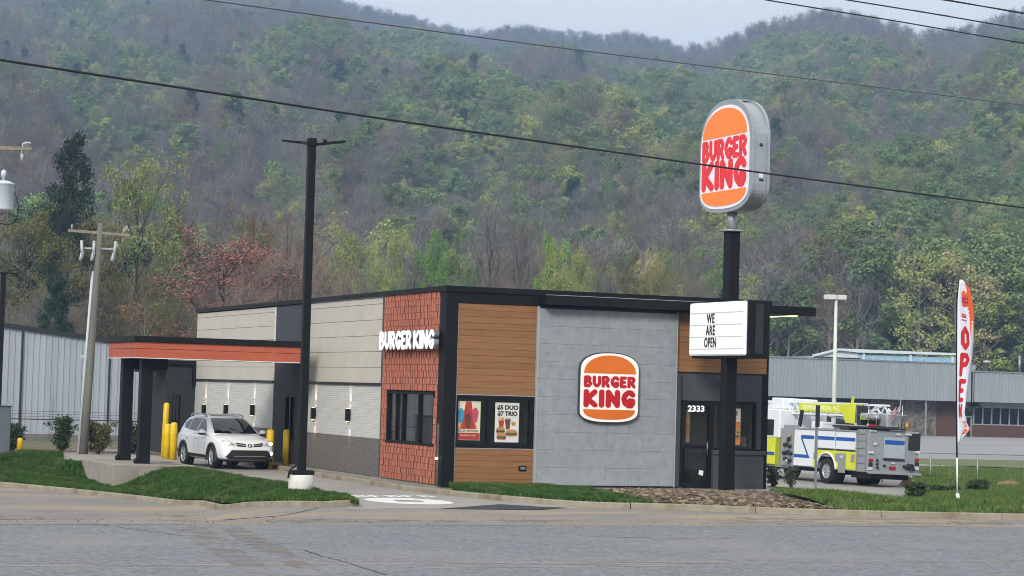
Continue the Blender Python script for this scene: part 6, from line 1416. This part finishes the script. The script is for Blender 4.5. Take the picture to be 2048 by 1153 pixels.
shrub(1546, 975, 44, 30, 'sparse young shrub at the corner of the low brick wall', M_L_DK, 5, 150, 0.035); shrub(1582, 976, 46, 30, 'sparse young shrub before the lime cab of the fire truck', M_L_DK, 6, 150, 0.035)
for k, (x_, y_, h_, w_, lb) in enumerate(((1830, 992, 26, 38, 'low round shrub at the right rear corner of the fire truck'), (1876, 990, 18, 28, 'low round shrub left of the feather flag and nearest the truck'), (1906, 990, 18, 24, 'small dark shrub just left of the feather flag pole'), (1955, 990, 30, 44, 'largest low round shrub right of the feather flag pole'))):
    shrub(x_, y_, h_, w_, lb, M_L_BX, 20+k, 700, 0.04, tall=False, o_=0.14)
def heap(px, py, wpx, hpx, label, m, seed):
    b = at(px, py, 0.0); d = (b-CAM).dot(CF); W = wpx*d/FPX/2; H = hpx*d/FPX; r = random.Random(seed); mb = MB(); mb.smooth = True; n, k = 14, 6; V = [(0, 0, H)]; F = []
    for i in range(1, k+1):
        for j in range(n): t = 2*math.pi*j/n; q = i/k*r.uniform(.9, 1.1); V.append((W*q*math.cos(t), W*.6*q*math.sin(t), H*(math.cos(min(1, i/k)*math.pi)*.5+.5)*r.uniform(.75, 1.2)-0.03*(i == k)))
    for j in range(n): F.append((0, 1+j, 1+(j+1) % n))
    for i in range(k-1):
        for j in range(n): F.append((1+i*n+j, 1+(i+1)*n+j, 1+(i+1)*n+(j+1) % n, 1+i*n+(j+1) % n))
    mb.add(V, F); o = mb.build('dirt_heap', m); o.location = b; tag(o, label, 'dirt')
M_DIRT = mat('dirt', '#8a7051', '#715a41', rough=1.0, scale=2, bump=0.8, bscale=8)
heap(2020, 975, 120, 13, 'low heap of bare brown dirt at the right edge behind the fence', M_DIRT, 1); heap(1815, 972, 50, 18, 'small dirt heap under the rear bumper of the fire truck', M_DIRT, 2); heap(1905, 968, 60, 14, 'grassy dirt hump behind the feather flag pole', mat('dirt_grassy', '#6f6a45', '#7d6a4b', rough=1.0, scale=1.5, bump=.6, bscale=8), 3)
# ------------------------------------------------------------------ trees
def skel(seed, H, spread, base, n_limb, elev=(20, 70), n_sub=5, trunk_r=0.017, fork=0.0, env=lambda t: 1.0):
    r = random.Random(seed); B_ = []; tips = []
    wob = [Vector((r.gauss(0, .012)*H, r.gauss(0, .012)*H, 0)) for _ in range(6)]
    tp_ = [Vector((0, 0, H*0.97*k/5))+wob[k]*(k/5) for k in range(6)]
    B_.append((tp_, [H*trunk_r*(1-0.15*k-0.02*k*k*0.3) if k < 5 else H*trunk_r*0.12 for k in range(6)], 7))
    def trunk_at(t): q = t*5/0.97; k = min(4, int(q)); return tp_[k].lerp(tp_[k+1], min(1, q-k))
    az = r.uniform(0, 6.28)
    for i in range(n_limb):
        t = base+(0.95-base)*(i+r.random()*0.7)/n_limb; az += 2.4+r.uniform(-.5, .5); e = R_(elev[0]+(elev[1]-elev[0])*((t-base)/(1-base))+r.uniform(-10, 10))
        L = spread*env((t-base)/(1-base))*r.uniform(.75, 1.15); p = trunk_at(t); d = Vector((math.cos(az)*math.cos(e), math.sin(az)*math.cos(e), math.sin(e)))
        pts = [p]; 
        for k in range(3): d = (d+Vector((r.gauss(0, .12), r.gauss(0, .12), .10))).normalized(); pts.append(pts[-1]+d*L/3)
        rad = H*trunk_r*(0.42-0.2*t); B_.append((pts, [rad, rad*.7, rad*.45, rad*.15], 5)); tips.append((pts[-1], d))
        for s_ in range(n_sub):
            f = r.uniform(.3, 1.0); q = f*3; k = min(2, int(q)); p2 = pts[k].lerp(pts[k+1], q-k); d2 = (d+Vector((r.gauss(0, .6), r.gauss(0, .6), r.gauss(.1, .45)))).normalized(); l2 = L*r.uniform(.28, .5); e2 = p2+d2*l2*.5; d3 = (d2+Vector((r.gauss(0, .3), r.gauss(0, .3), .2))).normalized(); e3 = e2+d3*l2*.5
            B_.append(([p2, e2, e3], [rad*.34, rad*.22, rad*.08], 3)); tips.append((e2, d2)); tips.append((e3, d3))
    return B_, tips
def branch_mb(B_):
    mb = MB()
    for pts, rad, n in B_: mb.tube(pts, rad, n, False)
    return mb
def twig_cloud(tips, per, length, width, r):
    P = np.array([t[0][:] for t in tips]); D = np.array([t[1][:] for t in tips]); N = len(P)*per
    P = np.repeat(P, per, 0)+r.normal(0, length*.35, (N, 3)); D = np.repeat(D, per, 0)+r.normal(0, .55, (N, 3))+[0, 0, .25]; D /= np.linalg.norm(D, axis=1)[:, None]
    e = r.normal(0, 1, (N, 3)); e -= D*(e*D).sum(1)[:, None]; e /= np.linalg.norm(e, axis=1)[:, None]; L = length*(.5+r.random((N, 1))); w_ = width*(.6+.8*r.random((N, 1)))
    V = np.empty((N*4, 3)); V[0::4] = P-e*w_; V[1::4] = P+e*w_; V[2::4] = P+D*L+e*w_*.3; V[3::4] = P+D*L-e*w_*.3
    return V, np.arange(N*4).reshape(-1, 4)
def clumps(tips, every, per, rad, size, r, rough_=.45):
    """leaf masses: faces set round the outside of many small balls, turned outwards like a real canopy"""
    C = np.array([t[0][:] for t in tips])[::every]; N = len(C)*per; R = rad*(.6+.8*r.random((len(C), 1))); n = r.normal(0, 1, (N, 3)); n[:, 2] += .35; n /= np.linalg.norm(n, axis=1)[:, None]
    P = np.repeat(C, per, 0)+n*np.repeat(R, per, 0)*(.55+.5*r.random((N, 1)))*[1, 1, .8]; m = n+r.normal(0, rough_, (N, 3)); m /= np.linalg.norm(m, axis=1)[:, None]
    e = r.normal(0, 1, (N, 3)); e -= m*(e*m).sum(1)[:, None]; e /= np.linalg.norm(e, axis=1)[:, None]; f = np.cross(m, e); s_ = size*(.6+.8*r.random((N, 1)))
    V = np.empty((N*4, 3)); V[0::4] = P-e*s_; V[1::4] = P-f*s_*.7; V[2::4] = P+e*s_; V[3::4] = P+f*s_*.7
    return V, np.arange(N*4).reshape(-1, 4)
M_BARK = mat('bark_grey', '#6b655f', '#7d776f', rough=0.95, scale=2.0, rnd_amt=0.18); M_BARKD = mat('bark_dark', '#3c352f', '#4a423a', rough=0.95, scale=2.0, rnd_amt=0.15)
def leafm(name, a, b, rv=0.22): return mat(name, hexc(a, .84), hexc(b, .84), rough=0.75, scale=0.35, detail=3, lo=.35, hi=.65, rnd_amt=rv, spec=0.2)
LM = dict(green=leafm('leaf_green', '#667d4c', '#7f9661'), bright=leafm('leaf_bright', '#688a40', '#7fa14e'), yellow=leafm('leaf_yellowgreen', '#8f9a55', '#a5ad66'), olive=leafm('leaf_olive', '#66643a', '#7a7448'), pale=leafm('leaf_pale', '#a09c6a', '#b5ad7e'),
          red=leafm('leaf_red', '#96695c', '#a87b6e', .15), orange=leafm('leaf_orange', '#83693f', '#93794c'), pine=leafm('needle_dark', '#2b3c28', '#364a30'), conif=leafm('needle_blue', '#243c2c', '#2e4a36'),
          twig=leafm('twig_grey', '#73716b', '#85827b'), twigb=leafm('twig_brown', '#6d6759', '#7e7769'), twigr=leafm('twig_red', '#7d6a5f', '#8d796d'), twigp=leafm('twig_purple', '#706f71', '#807f80'))
TM = {}
def rounded(t): return 0.45+0.75*math.sin(math.pi*min(1, max(0, .12+.8*t)))*(1 if t < .75 else 1-(t-.75)*1.6)
def template(key):
    """(trunk mesh, crown mesh) about 20 m tall"""
    if key in TM: return TM[key]
    kind, sd = key[:-1], int(key[-1]); r = np.random.default_rng(sd*17+len(kind)); H = 20.0
    if kind == 'leafy': B_, tips = skel(sd, H, 6.2, .22, 17, (15, 68), 6, env=rounded); V, F = clumps(tips, 4, 95, 1.45, .27, r)
    elif kind == 'sparse': B_, tips = skel(sd+20, H, 6.4, .25, 16, (20, 70), 6, env=rounded); V, F = clumps(tips, 3, 34, 1.1, .17, r, .7); V2, F2 = twig_cloud(tips, 4, 1.2, .022, r); F = np.concatenate([F, F2+len(V)]); V = np.concatenate([V, V2])
    elif kind == 'fleafy': B_, tips = skel(sd, H, 6.2, .22, 18, (15, 68), 6, env=rounded); V, F = clumps(tips, 3, 150, 1.35, .15, r, .6); V2, F2 = twig_cloud(tips, 3, 1.0, .014, r); F = np.concatenate([F, F2+len(V)]); V = np.concatenate([V, V2])
    elif kind == 'fsparse': B_, tips = skel(sd+20, H, 6.8, .25, 18, (18, 68), 7, .019, env=rounded); V, F = clumps(tips, 2, 56, .95, .12, r, .8); V2, F2 = twig_cloud(tips, 3, 1.2, .016, r); F = np.concatenate([F, F2+len(V)]); V = np.concatenate([V, V2])
    elif kind == 'fbrush':
        B_, tips = [], []
        for k in range(4):
            b, t = skel(sd*9+k, H*(.7+.3*((k*7) % 4)/3), 4.2, .2, 11, (35, 76), 7, .010, env=rounded); o = Vector((math.cos(k*1.7)*1.6, math.sin(k*1.7)*1.6, 0)); B_ += [([p+o*(0.4+p.z/H) for p in pts], rad, n) for pts, rad, n in b]; tips += [(p+o*(0.4+p.z/H), d) for p, d in t]
        V, F = twig_cloud(tips, 6, 1.4, .018, r); V2, F2 = leaf_cloud([t[0][:] for t in tips], 6, (.7, .7, .6), .09, r); F = np.concatenate([F, F2+len(V)]); V = np.concatenate([V, V2])
    elif kind == 'bare': B_, tips = skel(sd+40, H, 5.2, .38, 15, (38, 76), 6, .018, env=rounded); V, F = twig_cloud(tips, 5, 1.4, .034, r)
    elif kind == 'brush':
        B_, tips = [], []
        for k in range(4):
            b, t = skel(sd*9+k, H*(.7+.3*((k*7) % 4)/3), 4.0, .2, 10, (40, 78), 6, .010, env=rounded); o = Vector((math.cos(k*1.7)*1.6, math.sin(k*1.7)*1.6, 0)); B_ += [([p+o*(0.4+p.z/H) for p in pts], rad, n) for pts, rad, n in b]; tips += [(p+o*(0.4+p.z/H), d) for p, d in t]
        V, F = twig_cloud(tips, 5, 1.4, .034, r); V2, F2 = leaf_cloud([t[0][:] for t in tips], 2, (.7, .7, .6), .13, r); F = np.concatenate([F, F2+len(V)]); V = np.concatenate([V, V2])
    elif kind == 'pine':
        B_, tips = skel(sd+60, H, 5.6, .16, 30, (-6, 25), 6, .014, env=lambda t: (1.15-1.05*t)*(.55+.7*((t*37) % 1))); V, F = clumps(tips, 1, 30, .72, .12, r, .6)
    elif kind == 'conifer':
        B_, tips = skel(sd+80, H, 6.5, .05, 34, (0, 30), 6, .014, env=lambda t: 1.05-.9*t); V, F = clumps(tips, 2, 80, 1.1, .16, r)
    tm = branch_mb(B_).mesh('trunk', M_BARK); cm = np_mesh('crown', V, F, LM['green']); wd = float(np.percentile(np.hypot(V[:, 0], V[:, 1]), 96))*2; TM[key] = (tm, cm, wd, float(np.percentile(V[:, 2], 99.5))); return TM[key]
def tree(name, label, key, colour, base, H, wd, rotz, group=None, dark=False):
    tm, cm, tw, th = template(key); o = thing(name, label, 'tree', base, (0, 0, rotz), group); sz = H/th; sx = wd/tw
    for nm, me, m in (('trunk', tm, M_BARKD if dark else M_BARK), ('crown', cm, LM[colour])):
        q = link(nm, me, o); q.scale = (sx, sx, sz); q.material_slots[0].link = 'OBJECT'; q.material_slots[0].material = m
    return o
CN = dict(green='green', bright='bright green', yellow='yellow-green', olive='olive', pale='pale', red='reddish', orange='rusty', pine='dark', conif='dark', twig='grey', twigb='brown', twigr='reddish-brown', twigp='purple-grey')
KN = dict(bare='bare', brus='many-stemmed bare', leaf='full-leafed', spar='half-leafed', coni='conifer', pine='pine')
def beside(px):
    for lim, nm in ((60, 'the left edge'), (170, 'the short bollard'), (330, 'the utility pole'), (440, 'the orange canopy'), (560, 'the white car'), (680, 'the tall light pole'), (770, 'the beige wall'), (890, 'the red tile wall'), (1075, 'the posters'), (1210, 'the wall sign'), (1350, 'the grey panels'), (1440, 'the letter board'), (1540, 'the entrance door'), (1640, 'the lime truck cab'), (1740, 'the lamp standard'), (1840, 'the truck tail'), (1960, 'the feather flag')):
        if px < lim: return nm
    return 'the right edge'
tr_ = random.Random(21)
def near_tree(px, top, wpx, key, colour, depth, label, name='deciduous_tree', dark=False, group=None):
    depth = depth+150 if px > 1490 else depth; key = 'f'+key if key[:5] in ('leafy', 'spars', 'brush') else key
    p = atd(px, 780, depth); z = hill_z(p.x, p.y); t = atd(px, top, depth); tree(name, label, key, colour, (p.x, p.y, z), t.z-z, wpx*depth/FPX, tr_.uniform(0, 6.28), group, dark)

# ------------------------------------------------------------------ wooded mountainside
RX = [-900, -300, 0, 300, 500, 640, 700, 800, 900, 960, 1000, 1100, 1200, 1240, 1340, 1400, 1450, 1500, 1560, 1620, 1660, 1720, 1800, 1850, 1900, 1940, 1980, 2048, 2300, 2900]
RYT = [-90, -80, -65, -28, -18, -8, 12, 32, 58, 60, 50, 60, 70, 63, 90, 90, 76, 58, 40, 31, 28, 44, 65, 71, 71, 60, 45, 26, -20, -40]   # tree tops on the skyline
DR = lambda x: 1550-430*S((x-900)/1100)                                # how far off the ridge stands
FOOT = 290.0
def hill_pt(px, t):
    """point on the slope: t=0 foot, t=1 ridge, t>1 the far side"""
    D = DR(px); h = 782+0.0281*(px-CX); yr_ = float(np.interp(px, RX, RYT))+FPX*13.5/D+8*S((px-600)/200)*(1-S((px-1350)/150)); el = (h-yr_)/FPX; s_ = el/(1-FOOT/D)
    d = FOOT+(D-FOOT)*t; e = s_*(1-FOOT/d)-0.9/d
    bump_ = 0.0
    if 0 < t <= 1:
        wv = math.sin(px*0.0075+d*0.0105+0.8*math.sin(px*0.004))*math.sin(d*0.006+px*0.0031+1.0)+0.5*math.sin(px*0.017-d*0.013+2.0)
        bump_ = 10.0*wv*S(t/.18)*S((1-t)/.42)
    if t > 1: e -= (t-1)*0.9
    p = atd(px, h, d); 
    return Vector((p.x, p.y, CAM.z+e*d+bump_))
hx = np.concatenate([np.linspace(-900, -160, 12), np.linspace(-140, 2200, 118), np.linspace(2240, 2900, 12)]); ht = np.concatenate([np.linspace(0, 1, 60)**1.25, [1.05, 1.12, 1.2]])
GH = np.array([[hill_pt(a, b)[:] for b in ht] for a in hx])
M_HILL = mat('leaf_litter', '#332c26', '#40372f', rough=1.0, scale=0.05, detail=8, bump=0.3, bscale=0.6, wear='#3f4a30', wear_scale=0.012, wear_lo=.5, wear_hi=.62)
hill = struct(grid_obj('hillside', GH, M_HILL))
HB = BVHTree.FromPolygons([Vector(v) for v in GH.reshape(-1, 3)], [tuple(p.vertices) for p in hill.data.polygons])
def hill_z(x, y):
    h = HB.ray_cast(Vector((x, y, 900)), Vector((0, 0, -1))); g = tz(x, y)-0.1
    return max(g, h[0].z-0.1) if h[0] is not None else g

NT = [(112, 372, 330, 'pine1', 'pine', 193, 'lower broad dark pine spreading behind the tall ragged pine', 'pine_tree', True), (125, 268, 250, 'pine1', 'pine', 188, 'tall dark ragged pine at the left standing above the warehouse', 'pine_tree', True), (105, 556, 120, 'conifer1', 'conif', 150, 'low dense blue-green conifer just above the warehouse roof', 'conifer_tree', True),
 (265, 283, 200, 'sparse1', 'yellow', 196, 'tall yellow-green budding tree right of the dark pine', None, False), (40, 405, 230, 'sparse2', 'olive', 180, 'broad olive-brown budding tree at the left edge', None, True), (335, 395, 150, 'sparse3', 'olive', 215, 'olive tree between the yellow-green tree and the red-flowering tree', None, False),
 (-50, 440, 170, 'brush1', 'twigb', 190, 'bare brown tree cut by the left edge above the warehouse', None, False), (190, 430, 150, 'sparse4', 'olive', 180, 'olive budding tree directly behind the leaning utility pole', None, False), (445, 458, 360, 'sparse2', 'red', 168, 'pinkish red budding tree behind the canopy', None, False),
 (412, 428, 90, 'bare1', 'twigb', 200, 'small dark bare tree top above the red budding tree', None, True), (497, 412, 140, 'sparse1', 'orange', 215, 'rusty olive tree above the restaurant roof left of the light pole', None, False), (578, 425, 140, 'brush2', 'twigr', 222, 'pinkish brown bare tree touching the light pole on its left', None, False),
 (530, 500, 190, 'brush1', 'twigr', 165, 'low reddish brown thicket tree just behind the far end of the restaurant roof', None, False), (655, 495, 130, 'brush3', 'twigr', 178, 'reddish brown bare tree touching the light pole on its right', None, False), (692, 457, 95, 'leafy1', 'yellow', 245, 'round yellow-green tree right of the light pole', None, False),
 (752, 480, 70, 'leafy2', 'yellow', 250, 'smaller yellow-green tree left of the bright twin tree', None, False), (786, 465, 80, 'leafy3', 'yellow', 245, 'yellow-green round tree above the beige wall', None, False), (858, 467, 78, 'leafy1', 'bright', 240, 'bright green pointed tree above the red tile corner', None, False), (902, 466, 60, 'leafy2', 'green', 262, 'small green tree just right of the bright green pointed tree', None, False),
 (972, 398, 120, 'bare2', 'twig', 232, 'tall bare grey tree above the left front window', None, False), (1030, 425, 130, 'bare3', 'twigb', 225, 'bare brown tree between the tall grey tree and the lime tree', None, False), (1104, 471, 112, 'leafy3', 'bright', 236, 'lime green round tree above the grey panel wall', None, False), (1150, 500, 70, 'leafy1', 'yellow', 232, 'pale lime tree leaning on the lime green round tree', None, False),
 (1205, 520, 110, 'brush2', 'twig', 205, 'grey bare tree above the left part of the burger wall sign', None, False), (1262, 545, 110, 'sparse4', 'olive', 190, 'dull olive tree above the right part of the burger wall sign', None, False), (1320, 505, 100, 'sparse3', 'pale', 225, 'pale grey-green tree left of the pole sign', None, False), (1385, 500, 130, 'brush3', 'twigb', 200, 'tan brown bare tree close to the left of the pole sign', None, False),
 (1530, 500, 150, 'brush1', 'twig', 210, 'grey bare tree right of the pole sign shaft', None, False), (1600, 520, 140, 'sparse1', 'olive', 205, 'olive brown tree left of the white lamp standard', None, False), (1695, 462, 150, 'leafy2', 'green', 300, 'large round green tree above the white lamp standard', None, False), (1748, 490, 110, 'leafy3', 'green', 292, 'green tree overlapping the right of the large round one', None, False),
 (1700, 590, 150, 'brush2', 'twigb', 200, 'dark bare thicket tree right of the white lamp standard', None, True), (1832, 552, 120, 'leafy1', 'green', 250, 'mid green tree above the pale blue building', None, False), (1965, 515, 85, 'sparse2', 'pale', 262, 'creamy yellow flowering tree top behind the feather flag', None, False), (1988, 533, 130, 'leafy2', 'bright', 250, 'bright green tree right of the feather flag tip', None, False),
 (1925, 640, 130, 'leafy3', 'green', 230, 'green tree directly behind the middle of the feather flag', None, False), (2060, 590, 140, 'leafy1', 'green', 230, 'green tree cut by the right edge above the store', None, False), (1560, 640, 120, 'sparse4', 'green', 190, 'low green tree just above the left end of the store roof', None, False), (1780, 660, 120, 'sparse3', 'green', 195, 'low green tree behind the pale blue building roof', None, False)]
for px_, tp__, wd_, ky, cl_, dp, lb, nm, dk in NT: near_tree(px_, tp__, wd_, ky, cl_, dp, lb, nm or 'deciduous_tree', True)
k = 0; x_ = -90
while x_ < 2140:
    for row in range(2):
        ky = tr_.choice(['brush1', 'brush2', 'brush3', 'bare1', 'sparse4', 'sparse2', 'sparse3'] if (row or x_ < 640) else ['leafy1', 'leafy2', 'leafy3', 'sparse1', 'sparse4', 'bare2', 'brush2']); cl_ = tr_.choice(['twig', 'twigb', 'twigb', 'twigr', 'olive', 'twig']) if ky[:5] not in ('spars', 'leafy') else tr_.choice(['olive', 'green', 'green', 'yellow', 'pale'] if x_ > 640 else ['olive', 'olive', 'orange', 'red', 'yellow'])
        near_tree(x_+tr_.uniform(-14, 14), (560 if row else 515)+tr_.uniform(-25, 45), tr_.uniform(80, 135), ky, cl_, tr_.uniform(160, 200) if row else tr_.uniform(215, 285), '%s %s tree in %s row of tree line above %s' % (CN[cl_], KN[ky.replace('f', '', 1)[:4] if ky[0] == 'f' else ky[:4]], 'front' if row else 'rear', beside(x_)), 'deciduous_tree', tr_.random() < .6, 'tree line behind the buildings')
        k += 1
    x_ += 46
# slope trees: nearest ones as single trees, the rest as one wood
cs = np.random.default_rng(5); pts = []
def nz2(x, y): return math.sin(x*.011+1.7*math.sin(y*.007))*math.sin(y*.012+.6)+.6*math.sin(x*.031-y*.023)
for _ in range(42000):
    px_ = cs.uniform(-170, 2230); D = DR(px_); d = math.sqrt(cs.uniform(FOOT**2, (D*1.012)**2)); t = (d-FOOT)/(D-FOOT)
    p = hill_pt(px_, t); pts.append((d, px_, t, p))
cell = {}; keep_ = []
for q in pts:
    p = q[3]; c_ = (int(p.x//5.0), int(p.y//5.0))
    if c_ in cell or (q[2] > .955 and cs.random() < .45): continue
    cell[c_] = 1; keep_.append(q)
keep_.sort(key=lambda q: q[0])
VAR = [('bare1', 'twigp'), ('bare2', 'twig'), ('bare3', 'twigp'), ('brush1', 'twig'), ('bare1', 'twigb'), ('bare2', 'twigr'), ('leafy1', 'green'), ('leafy2', 'green'), ('leafy3', 'green'), ('sparse1', 'green'), ('sparse2', 'olive'), ('sparse3', 'pale'), ('leafy2', 'yellow'), ('conifer1', 'conif'), ('sparse4', 'yellow')]
def pick(q):
    d, px_, t, p = q; g = nz2(p.x, p.y)+cs.normal(0, .5); u = cs.random()
    right = S((px_-700)/900); thr = 0.22-0.48*right+1.6*S((t-.66)/.2)
    if t > .93 or (t > .82 and u < .88): return int(cs.choice([0, 1, 2, 4]))
    if g > thr: return int(cs.choice([6, 7, 8, 6, 7, 9, 9, 12, 14, 11])) if u > .06 else 11
    if u < .02: return 13
    if u < .10: return int(cs.choice([10, 11, 9]))
    return int(cs.choice([0, 1, 2, 3, 4, 0, 5]))
NB = 170
KIND = {'bare': ('leafless grey-brown tree on the lower slope of the wooded hill', 'bare trees on the lower slope'), 'brus': ('leafless grey-brown tree on the lower slope of the wooded hill', 'bare trees on the lower slope'), 'leaf': ('fresh green leafed tree on the lower slope of the wooded hill', 'green trees on the lower slope'), 'spar': ('half-leafed budding tree on the lower slope of the wooded hill', 'budding trees on the lower slope'), 'coni': ('dark conifer on the lower slope of the wooded hill', 'conifers on the lower slope')}
vis = [q for q in keep_ if -40 < q[1] < 2090]
near_ids = set(id(q) for q in vis[:NB])
for q in vis[:NB]:
    v = VAR[pick(q)]; lb, gr = KIND[v[0][:4]]; lb = '%s %s tree low on the hillside above %s' % (CN[v[1]], KN[v[0][:4]], beside(q[1])); h = cs.uniform(15, 22); tree('deciduous_tree' if v[0][:4] != 'coni' else 'conifer_tree', lb, v[0], v[1], q[3]-Vector((0, 0, .4)), h, h*cs.uniform(.5, .68), cs.uniform(0, 6.28), gr)
far = [q for q in keep_ if id(q) not in near_ids]
tc = bpy.data.collections.new('forest_templates')
for i, (ky, cl_) in enumerate(VAR):
    tm, cm, tw, th = template(ky); nv = len(tm.vertices); V = np.empty(nv*3, np.float32); tm.vertices.foreach_get('co', V); Vc = np.empty(len(cm.vertices)*3, np.float32); cm.vertices.foreach_get('co', Vc)
    sc_ = np.array([8.4/tw, 8.4/tw, 16.0/th], np.float32)
    me = bpy.data.meshes.new('forest_tree'); A = V.reshape(-1, 3)*sc_; C_ = Vc.reshape(-1, 3)*sc_; faces = [tuple(p.vertices) for p in tm.polygons]; 
    fc = [tuple(int(a)+nv for a in p.vertices) for p in cm.polygons]
    me.from_pydata(np.concatenate([A, C_]).tolist(), [], faces+fc); me.materials.append(M_BARK); me.materials.append(LM[cl_]); me.polygons.foreach_set('material_index', [0]*len(faces)+[1]*len(fc)); me.update()
    tc.objects.link(bpy.data.objects.new('forest_tree_%02d' % i, me))

fm = bpy.data.meshes.new('hillside_forest'); fm.from_pydata([(q[3]-Vector((0, 0, .5)))[:] for q in far], [], [])
for nm, ty, vals in (('kind', 'INT', [pick(q) for q in far]), ('turn', 'FLOAT', cs.uniform(0, 6.28, len(far)).tolist()), ('size', 'FLOAT', [float(cs.uniform(.95, 1.4) if q[2] > .955 else cs.uniform(.6, 1.05)) for q in far])):
    a = fm.attributes.new(nm, ty, 'POINT'); a.data.foreach_set('value', vals)
fo = stuff(link('hillside_forest', fm)); fo['label'] = 'far wood of bare and freshly green trees covering the mountainside'; fo['category'] = 'forest'
ng = bpy.data.node_groups.new('forest', 'GeometryNodeTree'); ng.interface.new_socket('Geometry', in_out='INPUT', socket_type='NodeSocketGeometry'); ng.interface.new_socket('Geometry', in_out='OUTPUT', socket_type='NodeSocketGeometry')
N = ng.nodes; Lk = ng.links; gi = N.new('NodeGroupInput'); go = N.new('NodeGroupOutput'); ip = N.new('GeometryNodeInstanceOnPoints'); ci = N.new('GeometryNodeCollectionInfo'); ci.inputs['Collection'].default_value = tc; ci.inputs['Separate Children'].default_value = True; ci.inputs['Reset Children'].default_value = True
def na(nm, ty): q = N.new('GeometryNodeInputNamedAttribute'); q.data_type = ty; q.inputs['Name'].default_value = nm; return q
cx_ = N.new('ShaderNodeCombineXYZ'); ti = na('turn', 'FLOAT'); si = na('size', 'FLOAT'); ki = na('kind', 'INT')
Lk.new(gi.outputs[0], ip.inputs['Points']); Lk.new(ci.outputs[0], ip.inputs['Instance']); ip.inputs['Pick Instance'].default_value = True
Lk.new(ki.outputs['Attribute'], ip.inputs['Instance Index']); Lk.new(ti.outputs['Attribute'], cx_.inputs['Z']); Lk.new(cx_.outputs[0], ip.inputs['Rotation']); Lk.new(si.outputs['Attribute'], ip.inputs['Scale']); Lk.new(ip.outputs[0], go.inputs[0])
gm = fo.modifiers.new('forest', 'NODES'); gm.node_group = ng

# ------------------------------------------------------------------ haze
hzb = MB(); hzb.box((-2750, -2750, -2.0), (2750, 2750, 395)); hm = bpy.data.materials.new('haze_air'); hm.use_nodes = True; hn = hm.node_tree
hn.nodes.remove(hn.nodes['Principled BSDF']); pv = hn.nodes.new('ShaderNodeVolumePrincipled'); pv.inputs['Density'].default_value = 0.00044; pv.inputs['Color'].default_value = (0.42, 0.64, 1.0, 1); pv.inputs['Anisotropy'].default_value = 0.1
hn.links.new(pv.outputs[0], hn.nodes['Material Output'].inputs['Volume'])
hz_ = stuff(hzb.build('haze', hm)); hz_['label'] = 'thin pale haze that softens the distant hillside'; hz_['category'] = 'haze'
